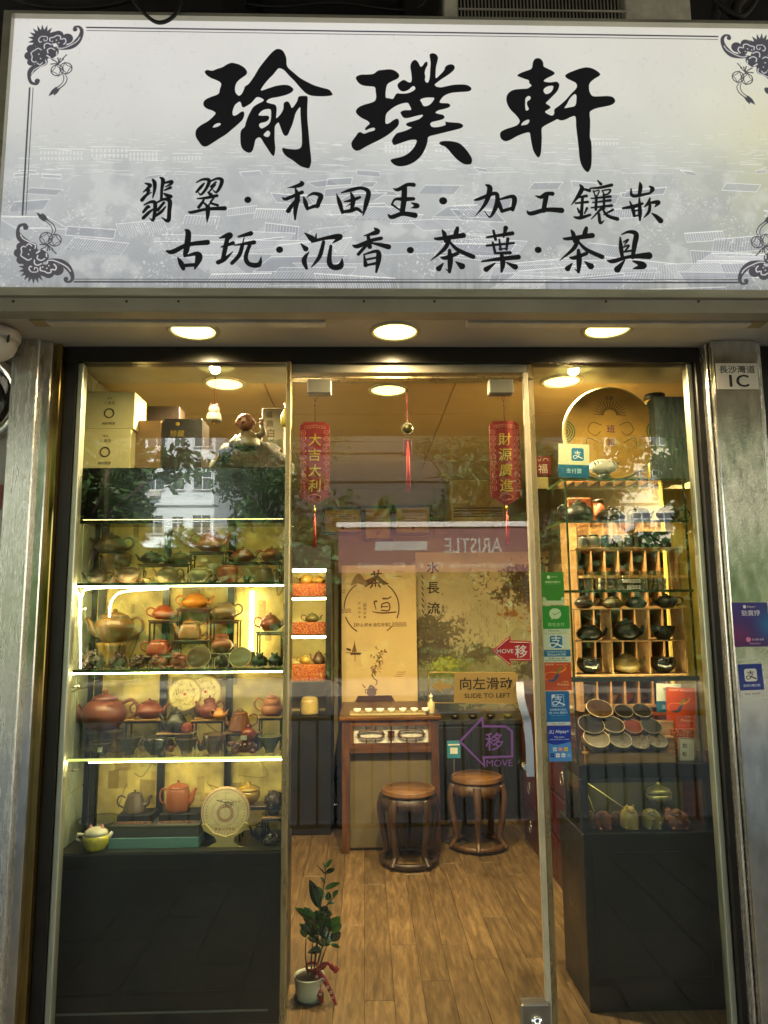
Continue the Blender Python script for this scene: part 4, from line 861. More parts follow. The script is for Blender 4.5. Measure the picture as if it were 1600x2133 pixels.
def paint_poster(c, k):
    h, w = c.h, c.w; Y_ = np.linspace(0, 1, h)[:, None]
    c.a[:] = ramp(Y_, [(0, (208, 182, 128)), (.4, (214, 186, 124)), (1, (196, 168, 110))]); c.a *= (.96+.08*vnoise(h, w, 60, 1))[..., None]
    D = (.30, .16, .08); P = lambda x, y: ((x-470)/3.2*.6*k+w*.02, 0)
    f = lambda x, y: ((x-640)/5.333*k+8*k, (y-30)/5.333*k)           # zoom-crop coordinates of the photograph
    def s(pts, wd, sm=True, a=1): c.stroke([f(*q) for q in pts], [x/5.333*k for x in (wd if hasattr(wd, '__len__') else [wd]*len(pts))], D, a, sm)
    mt_ = [f(*q) for q in smooth([(700, 250), (740, 160), (790, 120), (830, 150), (860, 190), (930, 200), (880, 260), (780, 230)], 4, True)]
    c.poly(mt_, (.45, .32, .2), .7); c.poly([f(*q) for q in [(860, 200), (980, 140), (1130, 240), (1060, 250), (990, 190), (900, 250)]], D, .8)
    for st_ in [[(930, 130), (1040, 120)], [(960, 100), (965, 150)], [(1010, 90), (1000, 150)], [(990, 150), (930, 220), (860, 265)], [(1000, 150), (1060, 210), (1110, 240)], [(920, 230), (1030, 225)], [(975, 200), (975, 265)], [(940, 250), (920, 280)], [(1010, 250), (1030, 275)]]: s(st_, [22, 14])
    s([(1150, 380), (1110, 400), (1060, 400)], [10, 16, 20]); s([(985, 430), (960, 440), (980, 520)], [20, 14, 8]); s([(1040, 500), (1050, 460), (1120, 450), (1125, 530), (1040, 530)], 14); s([(1050, 490), (1110, 490)], 12); s([(940, 545), (1050, 560), (1200, 550)], [8, 16, 14])
    cx, cy, r_ = 930, 500, 305
    def arc(a0, a1, w_): s([(cx+r_*math.cos(R(a)), cy+r_*math.sin(R(a))) for a in np.linspace(a0, a1, 14)], w_)
    arc(-125, -180, 11); arc(-200, -237, 13); arc(-52, 22, 13); arc(42, 56, 10)
    for (x0, y0) in ((545, 515), (1160, 670)):
        for j in range(3): s([(x0+i*22, y0+j*17+(6 if i % 2 else -6)) for i in range(8)], 5)
    c.text('【好山·好水·自然好茶】', f(935, 688)[0], f(935, 688)[1], 400/5.333*k, None, D, bold=.02)
    for i, ch in enumerate('好山好水'): c.text(ch, f(795, 450+i*50)[0], f(795, 450+i*50)[1], 5*k, None, D)
    for i, ch in enumerate('自然好茶'): c.text(ch, f(855, 470+i*45)[0], f(855, 470+i*45)[1], 6*k, None, D)
    s([(650, 990), (820, 995)], 8); s([(700, 1005), (800, 1005)], 18); s([(740, 870), (745, 1080)], 6); c.poly([f(*q) for q in [(740, 880), (765, 980), (705, 985)]], D, .7); s([(660, 950), (690, 960)], 24)
    q = random.Random(8)
    for i in range(70):
        t = q.random(); x = 1040-90*t+q.gauss(0, 38)*(1-.3*t); y = 950+270*t+q.gauss(0, 12); s([(x, y), (x+q.uniform(-25, 25), y+q.uniform(-30, 30))], [q.uniform(4, 22), 3], False, q.uniform(.4, .9))
    s([(930, 1230), (950, 1270), (985, 1300), (970, 1345)], [14, 10, 10, 8])
    c.poly([f(*q) for q in [(740, 1520), (775, 1455), (1140, 1452), (1180, 1520)]], (.24, .12, .07)); c.poly([f(*q) for q in smooth([(885, 1450), (875, 1400), (895, 1375), (960, 1375), (975, 1400), (965, 1450)], 4, True)], D); s([(900, 1372), (918, 1350), (950, 1372)], 22); s([(885, 1435), (858, 1420), (858, 1390), (882, 1388)], 8); s([(965, 1410), (985, 1385)], 10); s([(820, 1330), (850, 1365)], [4, 14])
    for (x, y) in ((550, 310), (540, 330), (510, 352), (1210, 1205), (1200, 1228), (1170, 1250), (1200, 100), (1180, 155)): s([(x, y), (x+90, y)], 4)
panel_print('tea_poster', 'tall beige poster with a tea circle, junk and teapot drawings behind the counter', 'poster', 712, 1178, 868, 1492, 2.95, paint_poster, 2.2, th=.02)
# certificates high on the back wall
MFRB = M('black_picture_frame', '17120d', .35)
def paint_cert(c, k, gold=True, seed=1):
    c.a[:] = (.80, .70, .42); q = random.Random(seed); c.ring
    for i in range(6): y = c.h*(.2+.11*i); c.stroke([(c.w*.2, y), (c.w*q.uniform(.6, .8), y)], 1.5, (.3, .22, .1), .7, False)
    c.disc(c.w*.5, c.h*.82, 5, (.6, .15, .1), .8)
for i, (a, b_, cc, d_, lab) in enumerate([(677, 1062, 752, 1108, 'left framed gold certificate on the back wall'), (762, 1060, 812, 1122, 'middle framed gold certificate on the back wall, hanging lowest'), (825, 1058, 895, 1110, 'right framed certificate on the back wall')]):
    panel_print('certificate', lab, 'certificate', a, b_, cc, d_, YB-.008, lambda c, k, i=i: paint_cert(c, k, seed=i), 1.5, frame=(.022, MFRB), group='framed certificates')
# wall fan unit / white split unit
t = thing('wall_air_conditioner', 'white box air conditioner with bright vent high on the back wall', 'air conditioner', (at(980, 1080, 2.9).x, 2.9, at(980, 1080, 2.9).z))
p0, p1 = at(938, 1088, 2.85), at(1052, 985, 2.85)
g = MB(); g.box(p0.x, p1.x, 2.85, YB-.01, p0.z, p1.z, bev=.02); build('casing', g, M('ac_cream', 'b8ab80', .5), t)
g = MB()
for i in range(4): g.box(p0.x+.03, p1.x-.03, 2.84, 2.851, p0.z+.04+i*.022, p0.z+.05+i*.022)
build('vent_slat', g, M('ac_slat', '6b6146', .5), t)

# ---- black glazed cabinet at the rear left
def led(x0, x1, y0, y1, z0, z1, parent, m=None): g = MB(); g.box(x0, x1, y0, y1, z0, z1); return build('led_strip', g, m or MLED, parent)
MLED = M('led_strip_lit', 'fff2b0', .5, var=0, emit=17, ecol=(1, .82, .44)); MLED2 = M('led_strip_soft', 'fff2b0', .5, var=0, emit=9.5, ecol=(1, .80, .42))
MBC = M('black_cabinet', '14130f', .35, var=.25, scale=5, rvar=.1)
MGS = thin_glass('cabinet_glass', (.96, .975, .95), refl=.03, gain=.8); MGE = M('green_glass_edge', '2d3a1c', .15, spec=.8)
Yc = 2.45
cx0, cx1 = at(560, 1500, Yc).x, at(690, 1500, Yc).x
rc = thing('rear_cabinet', 'tall black cabinet with lit shelves at the rear left of the shop', 'cabinet', ((cx0+cx1)/2, Yc, 0))
zt_ = at(650, 1135, Yc).z; zo1 = at(650, 1185, Yc).z; zo0 = at(650, 1492, Yc).z
xi0, xi1 = at(600, 1300, Yc).x, at(678.5, 1300, Yc).x
g = MB(); g.box(cx0, cx1, Yc, Yc+.5, 0, zo0-.002, bev=.004); g.box(cx0, cx1, Yc, Yc+.5, zo1+.002, zt_, bev=.004); g.box(xi1, cx1, Yc, Yc+.5, zo0, zo1); g.box(cx0, xi0, Yc, Yc+.5, zo0, zo1); build('carcass', g, MBC, rc)
g = MB(); g.box(xi0, xi1, Yc+.3, Yc+.31, zo0, zo1); build('back_panel', g, M('cabinet_cream', 'c9b66e', .6), rc)
for pz, lit in ((1242, 1), (1322, 1), (1420, 0)):
    z = at(650, pz, Yc).z; g = MB(); g.box(xi0, xi1, Yc+.01, Yc+.3, z-.008, z); build('shelf', g, MGE, rc)
    if lit: led(xi0, xi1, Yc+.012, Yc+.02, z-.024, z-.009, rc, MLED2)
led(xi0, xi1, Yc+.012, Yc+.02, zo1-.02, zo1-.001, rc, MLED2)
MRED = M('red_brocade', '8c2014', .6, col2='c9882c', scale=160, vmix=(.48, .6), detail=2)
for i, (a, b_) in enumerate(((1215, 1242), (1296, 1322), (1385, 1420))):
    z0, z1 = at(650, b_, Yc+.1).z, at(650, a, Yc+.1).z; g = MB(); g.box(xi0+.01, xi1-.004, Yc+.14, Yc+.27, z0, z1, bev=.004)
    tag(build('brocade_box', g, MRED), ('upper', 'middle', 'lower')[i]+' red and gold brocade riser in the rear cabinet', 'box', 'brocade risers')
# ---- counter desk
Yt = 2.05
dx0, dx1 = at(712, 1600, Yt).x, at(916, 1600, Yt).x; dz = at(812, 1492, Yt).z
dk_ = thing('tea_counter', 'narrow dark wooden tea counter with a lit fretwork front panel', 'table', ((dx0+dx1)/2, Yt+.25, 0))
g = MB(); g.box(dx0-.02, dx1+.02, Yt-.02, Yt+.8, dz-.025, dz, bev=.006); build('tabletop', g, MOAKX, dk_)
zf0, zf1 = at(812, 1560, Yt).z, at(812, 1500, Yt).z
for (a, b_, c_, d_) in ((dx0+.05, dx1-.05, at(812, 1512, Yt).z, dz-.026), (dx0+.05, dx1-.05, at(812, 1568, Yt).z, at(812, 1548, Yt).z)):
    g = MB(); g.box(a, b_, Yt, Yt+.02, c_, d_); build('rail', g, MOAKX, dk_)
for x in (dx0, dx1-.05):
    for y in (Yt, Yt+.72): g = MB(); g.box(x, x+.05, y, y+.05, 0, dz-.026, bev=.004); build('leg', g, MOAK, dk_)
xp_0, xp_1 = at(737, 1530, Yt).x, at(893, 1530, Yt).x; zp0, zp1 = at(812, 1549, Yt).z, at(812, 1511, Yt).z
g = MB(); g.box(dx0+.05, xp_0, Yt, Yt+.02, zp0, zp1); g.box(xp_1, dx1-.05, Yt, Yt+.02, zp0, zp1); build('stile', g, MOAK, dk_)
g = MB(); g.box(xp_0, xp_1, Yt+.03, Yt+.035, zp0, zp1); build('mirror_panel', g, M('counter_shell_panel', 'e6dccb', .25, .3, var=.35, scale=30), dk_)
g = MB(); cxm = (xp_0+xp_1)/2; czm = (zp0+zp1)/2; hh_ = (zp1-zp0)
for sx in (-1, 1):
    c0 = cxm+sx*(xp_1-xp_0)*.27; pts = [(c0+(.06+.02*abs(math.cos(a)))*(1 if math.cos(a) > 0 else -1)*(abs(math.cos(a))**.5), Yt+.012, czm+hh_*.22*(1 if math.sin(a) > 0 else -1)*abs(math.sin(a))**.5) for a in np.linspace(0, 2*math.pi, 28)[:-1]]
    g.tube(pts, .006, 6, closed=True)
    for s2 in (-1, 1): g.box(c0+s2*.08-.012, c0+s2*.08+.012, Yt+.006, Yt+.018, czm-.004, czm+.004); g.box(c0+s2*.03-.004, c0+s2*.03+.004, Yt+.006, Yt+.018, czm-hh_*.5, czm-hh_*.22); g.box(c0+s2*.03-.004, c0+s2*.03+.004, Yt+.006, Yt+.018, czm+hh_*.22, czm+hh_*.5)
g.box(cxm-.022, cxm+.022, Yt+.006, Yt+.018, czm-.02, czm+.02); g.box(cxm-.005, cxm+.005, Yt+.006, Yt+.018, zp0, zp1)
build('fretwork', g, MOAKX, dk_)
g = MB(); g.box(dx0+.05, dx1-.05, Yt+.05, Yt+.06, .02, at(812, 1572, Yt).z); build('modesty_cloth', g, M('counter_cloth', '5c5034', .8, var=.1), dk_)
t = thing('tea_tray', 'pale tea tray with white cups on the counter edge', 'tray', ((dx0+dx1)/2, Yt+.1, dz))
g = MB(); g.box(dx0+.05, dx1-.08, Yt+.02, Yt+.2, dz, dz+.012, bev=.003); build('tray_board', g, M('tray', '9c8a58', .4), t)
for i in range(7):
    g = MB(); x = dx0+.1+i*.075; g.lathe((x, Yt+.08, dz+.012), [(.012, 0), (.022, .012), (.027, .028), (.025, .028), (.018, .01), (0, .006)], 16); tag(build('tea_cup', g, M('white_porcelain', 'e6e2d4', .15, coat=.5)), 'small white tea cup, %s on the counter tray' % ('leftmost', 'second from the left', 'third from the left', 'in the middle of the row', 'third from the right', 'second from the right', 'rightmost')[i], 'cup', 'white tea cups on the counter')
p = at(917, 1488, Yt+.1)
t = thing('bottle', 'slim pale dispenser bottle at the right end of the counter', 'bottle', (p.x, Yt+.1, dz))
g = MB(); g.lathe((dx1-.04, Yt+.1, dz), [(.022, 0), (.024, .01), (.024, .07), (.01, .085), (.009, .1)], 16); build('body', g, M('bottle_pale', 'b9b07c', .3), t)
g = MB(); g.lathe((dx1-.04, Yt+.1, dz+.1), [(.012, 0), (.012, .018), (.004, .02), (.004, .03), (0, .03)], 12); build('pump', g, M('bottle_cap', 'e0dcc0', .4), t)
p0, p1 = at(932, 1580, Yt+.2), at(959, 1543, Yt+.2)
t = thing('payment_stand', 'small teal payment card standing right of the counter', 'card stand', ((p0.x+p1.x)/2, Yt+.2, 0))
g = MB(); g.box(p0.x, p1.x, Yt+.2, Yt+.206, p0.z, p1.z, bev=.002); build('card', g, M('teal_card', '2c7e93', .4), t)
g = MB(); g.box(p0.x+.006, p1.x-.006, Yt+.1975, Yt+.1995, p1.z-.03, p1.z-.02); g.box(p0.x+.02, p1.x-.02, Yt+.1975, Yt+.1995, p0.z+.03, p0.z+.07); build('print', g, M('card_white', 'd9d9c8', .5), t)
g = MB(); g.tube([((p0.x+p1.x)/2, Yt+.215, p0.z+.01), ((p0.x+p1.x)/2, Yt+.215, .01)], .007, 8); g.lathe(((p0.x+p1.x)/2, Yt+.215, 0), [(.08, 0), (.08, .008), (0, .012)], 20); build('stand_pole', g, MGRIME, t)

# ---- dark stone-topped low cabinet at the rear right
yl = 2.75; lx_0, lx_1 = at(905, 1500, yl).x, at(1120, 1500, yl).x; zl = at(1000, 1500, yl).z
lw = thing('low_cabinet', 'dark low cabinet along the back wall behind the lighter stool', 'cabinet', ((lx_0+lx_1)/2, yl, 0))
MLW = M('low_cabinet_dark', '1a1712', .4, var=.3, scale=6)
g = MB(); g.box(lx_0, lx_1, yl, YB-.02, 0, zl-.03); build('carcass', g, MLW, lw); g = MB(); g.box(lx_0-.01, lx_1+.01, yl-.02, YB-.02, zl-.0295, zl, bev=.004); build('top', g, M('stone_top', '2e2b22', .3, var=.5, scale=25), lw)
for i in range(3):
    a_ = lx_0+(lx_1-lx_0)*i/3+.01; b__ = lx_0+(lx_1-lx_0)*(i+1)/3-.01; g = MB(); g.box(a_, b__, yl-.012, yl-.001, .05, zl-.05, bev=.003); build('door', g, MLW, lw)
for i, (px, lab) in enumerate(((948, 'leftmost dark bowl on the low cabinet at the back wall'), (985, 'second dark bowl from the left on the low cabinet'), (1022, 'third dark bowl from the left on the low cabinet'), (1058, 'greenish bowl at the right on the low cabinet'))):
    p = at(px, 1498, yl+.06); g = MB(); r_ = .036; g.lathe((p.x, yl+.06, zl+.0005), [(r_*.5, 0), (r_*.9, .015), (r_, .035), (r_*.93, .035), (r_*.7, .01), (0, .008)], 20); tag(build('bowl', g, M('backbowl_%d' % (i == 3), '5a5a30' if i == 3 else '2e2318', .3)), lab, 'bowl', 'bowls on the low cabinet')
# ---- drum stools
def stool(cx, cy, r, h, lab, wood_t, seat):
    t = thing('stool', lab, 'stool', (cx, cy, 0), 'round carved wooden stools')
    g = MB(); g.lathe((cx, cy, h-.035), [(r*.93, 0), (r, .006), (r, .018), (r*.97, .024), (r*.99, .03), (r*.93, .035)], 40); g.lathe((cx, cy, h-.0005), [(0, .0), (r*.86, .0), (r*.86, .001), (0, .002)], 40); build('seat', g, seat, t)
    g = MB(); n = 60; vs = []; fs = []
    for i in range(n):
        a = 2*math.pi*i/n; zz = h-.095-.018*abs(math.sin(a*7.5))-.012*math.cos(a*5)
        for (rr_, z) in ((r*.9, h-.036), (r*1.02, h-.06), (r*1.04, zz), (r*1.0, zz), (r*.86, h-.036)): vs.append((cx+rr_*math.cos(a), cy+rr_*math.sin(a), z))
    for i in range(n):
        j = (i+1) % n
        for k in range(4): fs.append((i*5+k, j*5+k, j*5+k+1, i*5+k+1))
    g.add(vs, fs, 0, True); build('apron', g, wood_t, t)
    for k in range(5):
        a = 2*math.pi*k/5+.3+(.5 if cx > .3 else 0); pts = [(cx+q_*math.cos(a), cy+q_*math.sin(a), z) for q_, z in ((r*.93, h-.05), (r*1.06, h*.72), (r*.98, h*.45), (r*.86, h*.2), (r*.98, .045), (r*1.08, .02))]
        g = MB(); g.tube([Vector(p_) for p_ in smooth(pts, 5)], [.03-.001*i for i in range(13)]+[.017+.0006*i for i in range(13)] if False else list(np.interp(np.linspace(0, 1, 26), [0, .3, .7, 1], [.03, .024, .016, .02])), 8); build('leg', g, wood_t, t)
    g = MB(); g.tube([(cx+r*.98*math.cos(a), cy+r*.98*math.sin(a), .03) for a in np.linspace(0, 2*math.pi, 40)[:-1]], .018, 8, closed=True); build('foot_ring', g, wood_t, t)
    return t
MSEAT = wood('stool_seat', '4a3018', '664524', '805a34', 1.2, .45, 0); MST = wood('stool_wood', '1c110a', '2e1d10', '45301c', 1.4, .45, 2); MST2 = wood('stool_wood_red', '2c1a0e', '47301a', '634528', 1.4, .45, 2)
p = atz(851, 1640, .44); stool(p.x, p.y, .168, .44, 'dark round carved stool directly in front of the counter', MST, MSEAT)
p = atz(993, 1614, .45); stool(p.x, p.y, .168, .45, 'lighter brown round carved stool to the right of the counter', MST2, MSEAT)
p = atz(747, 1590, .45); stool(p.x, p.y+.1, .155, .45, 'dark round stool half hidden under the left side of the counter', MST, MST)

# ---- carved rosewood chest along the right wall
Xc0 = atz(1140, 1815, 0).x; Xc1 = XR-.02; y0_, y1_ = .62, 2.3; zc_ = at(1117, 1440, 1.6).z
ch = thing('chest', 'dark rosewood chest of drawers along the right wall', 'chest', ((Xc0+Xc1)/2, (y0_+y1_)/2, 0))
g = MB(); g.box(Xc0+.012, Xc1, y0_, y1_, 0, zc_-.03); build('carcass', g, MROSE, ch)
g = MB(); g.box(Xc0-.01, Xc1, y0_-.02, y1_+.02, zc_-.029, zc_, bev=.006); build('top', g, MROSE, ch)
for r_ in range(4):
    for c_ in range(4):
        ya, yb = y0_+.02+c_*(y1_-y0_-.04)/4, y0_+.02+(c_+1)*(y1_-y0_-.04)/4-.015; za_, zb_ = .03+r_*(zc_-.08)/4, .03+(r_+1)*(zc_-.08)/4-.015
        g = MB(); g.box(Xc0, Xc0+.0115, ya, yb, za_, zb_, bev=.004); d_ = build('drawer', g, MROSE, ch)
        g = MB(); yc, zc2 = (ya+yb)/2, (za_+zb_)/2
        g.tube([(Xc0-.006, yc+.03*math.cos(a), zc2-.01+.03*math.sin(a)) for a in np.linspace(0, 6.283, 16)[:-1]], .003, 5, closed=True); g.lathe((Xc0-.008, yc, zc2+.02), [(.0, 0), (.012, .002), (.012, .008)], 12, axis='x'); build('ring_pull', g, M('pewter', 'a09a8c', .3, .9), d_)
# open shelving above the chest, behind the right cabinet
sh = thing('wooden_rack', 'pale bamboo open rack with thin dividers behind the right glass shelves', 'shelf', (at(1290, 1200, .78).x, .78, zc_))
Yr = .70
rx0, rx1 = at(1205, 1200, Yr).x, at(1432, 1200, Yr).x; rz1 = at(1300, 1080, Yr).z; rz0 = zc_
g = MB(); g.box(rx0, rx1, Yr+.2, Yr+.215, rz0, rz1); build('back_panel', g, M('rack_back', '140c06', .8), sh)
g = MB(); g.box(rx0-.02, rx0, Yr, Yr+.215, rz0, rz1); g.box(rx1, rx1+.02, Yr, Yr+.215, rz0, rz1); build('side', g, MPINE, sh)
rows = [1144, 1200, 1264, 1330, 1405, 1470]
for r_ in rows:
    z = at(1300, r_, Yr).z; g = MB(); g.box(rx0, rx1, Yr, Yr+.2, z-.008, z+.004); build('shelf', g, MPINE, sh)
zs_ = [rz1]+[at(1300, r_, Yr).z for r_ in rows]
for i in range(len(rows)):
    for k in range(1, 8):
        x = rx0+(rx1-rx0)*k/8; g = MB(); g.box(x-.003, x+.003, Yr, Yr+.2, zs_[i+1]+.004, zs_[i]-.009); build('divider', g, MPINE, sh)
    for k in range(8):
        if (i*3+k*5) % 4 == 0: continue
        x = rx0+(rx1-rx0)*(k+.5)/8; q_ = (i*7+k*3) % 4; g = MB()
        g.lathe((x, Yr+.09, zs_[i+1]+.004), [[(.012, 0), (.028, .015), (.033, .03), (.02, .05), (.008, .055), (0, .064)], [(.01, 0), (.02, .02), (.028, .04), (.026, .04), (.012, .01), (0, .008)], [(.02, 0), (.022, .03), (.014, .05), (.006, .06), (0, .062)], [(.014, 0), (.03, .02), (.03, .03), (.012, .045), (0, .05)]][q_], 14)
        tag(build('trinket_cup', g, M('rack_cup_%d' % q_, ('b8622a', 'c9983c', '4a2a18', '7b6a4a')[q_], .35)), 'small clay piece in the %s row of the bamboo rack, %s compartment' % (('top', 'second', 'third', 'fourth', 'fifth', 'lowest')[i], ('leftmost', 'second from left', 'third from left', 'fourth from left', 'fourth from right', 'third from right', 'second from right', 'rightmost')[k]), 'cup', 'small clay pieces in the bamboo rack')
# ================================================================ pottery builders
def clay(c, rough=.38, var=.16, coat=0.): return M('clay_'+c+('_coated' if coat else ''), tuple(x*k_c for x, k_c in zip(lin(c), (.80, .68, .58))), rough, var=var, scale=18, bump=.15, bscale=220, coat=coat)
def xform(mb, o, ax, ang, start=0):
    mt = Matrix.Rotation(ang, 3, ax); o = Vector(o)
    mb.v[start:] = [tuple(o+mt@(Vector(v)-o)) for v in mb.v[start:]]
PROF = {
 'round': ([(.55, 0), (.58, .02), (.80, .14), (.97, .38), (1, .52), (.93, .74), (.72, .93), (.55, 1)], .52),
 'flat': ([(.60, 0), (.62, .03), (.88, .2), (1, .45), (.97, .6), (.78, .85), (.58, 1)], .56),
 'pear': ([(.62, 0), (.66, .02), (.92, .2), (1, .36), (.93, .56), (.72, .78), (.5, 1)], .5),
 'cone': ([(.95, 0), (1, .04), (.96, .2), (.84, .55), (.70, .85), (.62, 1)], .6),
 'drum': ([(.86, 0), (.94, .03), (1, .2), (1, .7), (.93, .92), (.84, 1)], .8),
 'wide': ([(.5, 0), (.54, .03), (.8, .25), (1, .6), (.98, .75), (.86, .9), (.7, 1)], .68),
 'jar': ([(.6, 0), (.64, .03), (.95, .3), (1, .5), (.85, .72), (.62, .82), (.58, 1)], .6),
 'hex': ([(.8, 0), (.98, .05), (1, .35), (.86, .8), (.66, 1)], .62),
 'gourd': ([(.6, 0), (.95, .15), (1, .35), (.9, .52), (.78, .6), (.82, .72), (.7, .92), (.5, 1)], .5)}
def teapot(px, py, w, h, col, face, Y, lab, style='round', z=None, grp=None, knob=True, ribs=0, lift=0., lug=False, mat=None, hscale=1., cat='teapot', spout=True, handle=True, coat=0.):
    p = at(px, py, Y); s = mpp(px, py, Y); Rr = w*s/2; H = h*s; zz = p.z if z is None else z+.0005
    c = (p.x, Y, zz); mt = mat or clay(col, coat=coat)
    prof, lr = PROF[style]; Hb = H*(.74 if knob else .86)
    t = thing('teapot', lab, cat, c, grp)
    n = 32 if w > 38 else 24
    g = MB(); pf = smooth([(a*Rr, b_*Hb) for a, b_ in prof], 2); pf = [(float(a), float(b_)) for a, b_ in pf]
    g.lathe(c, [(Rr*prof[0][0]*.9, -.0004+.0006)]+pf, n, ribs=ribs, ribd=.05 if ribs else 0, sq=.7 if style == 'hex' else 0); g.lathe((c[0], c[1], c[2]+Hb*.985), [(Rr*prof[-1][0], 0), (Rr*prof[-1][0]*1.06, Hb*.015), (Rr*prof[-1][0]*1.03, Hb*.04), (0, Hb*.04)], n); build('body', g, mt, t)
    rl = Rr*prof[-1][0]*1.0; hl = (H-Hb)*.55 if knob else (H-Hb)*.9
    g = MB(); g.lathe((c[0], c[1], c[2]+Hb*1.026), [(rl, 0), (rl*1.04, hl*.12), (rl*.96, hl*.35), (rl*.7, hl*.72), (rl*.3, hl*.95), (0, hl)], n); ld = build('lid', g, mt, t)
    if knob:
        kr = max(.12*Rr, .003); hk = H-Hb-hl*1.0
        if lug:
            g = MB(); g.tube([(c[0]-kr*1.8, c[1], c[2]+Hb+hl*.9), (c[0]-kr*1.5, c[1], c[2]+H*.97), (c[0], c[1], c[2]+H), (c[0]+kr*1.5, c[1], c[2]+H*.97), (c[0]+kr*1.8, c[1], c[2]+Hb+hl*.9)], kr*.45, 6)
        else:
            g = MB(); g.lathe((c[0], c[1], c[2]+Hb+hl*.95), [(kr*.6, 0), (kr*.55, hk*.3), (kr*1.1, hk*.6), (kr, hk*.85), (0, hk*1.15)], 14)
        build('knob', g, mt, ld)
    if spout:
        d = face; yj = -.0
        pts = [(c[0]+d*Rr*.70, c[1]+yj, c[2]+Hb*.36), (c[0]+d*Rr*1.08, c[1]+yj, c[2]+Hb*.48), (c[0]+d*Rr*1.22, c[1]+yj, c[2]+Hb*.74), (c[0]+d*Rr*1.46, c[1]+yj, c[2]+Hb*1.0)]
        pts = [tuple(q) for q in smooth(pts, 4)]
        g = MB(); g.tube(pts, list(np.interp(np.linspace(0, 1, len(pts)), [0, .3, .7, 1], [Hb*.24, Hb*.17, Hb*.11, Hb*.075])), 10); build('spout', g, mt, t)
    if handle:
        d = -face; hs = hscale
        pts = [(c[0]+d*Rr*.78, c[1], c[2]+Hb*.86), (c[0]+d*Rr*(1.18*hs), c[1], c[2]+Hb*1.0), (c[0]+d*Rr*(1.48*hs), c[1], c[2]+Hb*.80), (c[0]+d*Rr*(1.42*hs), c[1], c[2]+Hb*.45), (c[0]+d*Rr*.90, c[1], c[2]+Hb*.22)]
        pts = [tuple(q) for q in smooth(pts, 5)]
        g = MB(); g.tube(pts, max(Rr*.075, .0022), 8); build('handle', g, mt, t)
    return t
def bowl(px, py, w, h, col, Y, lab, z=None, grp=None, tilt=0., style='cone', rim=None, tagc=False, mat=None, cat='bowl', inner=None):
    p = at(px, py, Y); s = mpp(px, py, Y); Rr = w*s/2; H = h*s; zz = p.z if z is None else z+.0005
    c = Vector((p.x, Y, zz)); mt = mat or clay(col, .25, coat=.5)
    o_ = {'cone': [(.38, 0), (.40, .1), (.36, .14), (.62, .45), (.88, .82), (1, 1)], 'round': [(.5, 0), (.52, .08), (.75, .2), (.98, .5), (1, .75), (.9, 1)], 'cup': [(.5, 0), (.52, .08), (.75, .3), (.92, .65), (1, 1)]}[style]
    i_ = [(a-.05, b_-.03 if b_ > .9 else max(.12, b_)) for a, b_ in o_[::-1]][:-2]+[(0, .14)]
    t = thing('bowl', lab, cat, c, grp)
    g = MB(); g.lathe(c, [(a*Rr, b_*H) for a, b_ in o_], 30)
    g2 = MB(); g2.lathe(c, [(o_[-1][0]*Rr, H), (o_[-1][0]*Rr*.985, H*1.02)]+[(a*Rr, b_*H) for a, b_ in i_], 30, cap=False)
    g3 = MB(); rr_ = o_[-1][0]*Rr; g3.tube([(c.x+rr_*math.cos(a), c.y+rr_*math.sin(a), c.z+H) for a in np.linspace(0, 2*math.pi, 31)[:-1]], Rr*.03, 6, closed=True)
    if tilt:
        k = Vector((c.x, c.y, c.z+H*.5))
        for m_ in (g, g2, g3): xform(m_, k, 'X', tilt)
        dz = zz-min(v[2] for v in g.v+g3.v)
        for m_ in (g, g2, g3): m_.v = [(v[0], v[1], v[2]+dz) for v in m_.v]
    build('outer_wall', g, mt, t); build('inner_wall', g2, clay(inner, .3, coat=.25) if inner else mt, t); build('rim', g3, clay(rim, .3) if rim else mt, t)
    if tagc:
        g = MB(); g.obox((c.x+Rr*.15, c.y-Rr*.83, c.z+H*.55), (1, 0, 0), (0, 1, 0), (0, .3, 1), Rr*.2, .0006, H*.18); build('price_tag', g, M('price_tag', 'e3dcbf', .6), t)
    return t
def stand(px0, px1, py, Y, zf, lab, depth=.08, wd='frame', grp='small wooden display stands', mat=None, legm=None):
    """little display table whose top is seen at row py"""
    x0, x1 = at(px0, py, Y).x, at(px1, py, Y).x; z = at((px0+px1)/2, py, Y).z
    t = thing('display_stand', lab, 'display stand', ((x0+x1)/2, Y, zf), grp)
    g = MB(); g.box(x0, x1, Y-depth/2, Y+depth/2, z-.007, z-.0005, bev=.0015); build('top', g, mat or MOAKX, t)
    if z-.008 > zf+.004:
        for x in (x0+.004, x1-.010):
            for y in (Y-depth/2+.004, Y+depth/2-.010): g = MB(); g.box(x, x+.006, y, y+.006, zf+.0005, z-.0075); build('leg', g, legm or MOAK, t)
        g = MB(); g.box(x0+.01, x1-.01, Y-depth/2+.005, Y-depth/2+.009, z-.016, z-.0075); build('apron', g, legm or MOAKX, t)
    return t, z
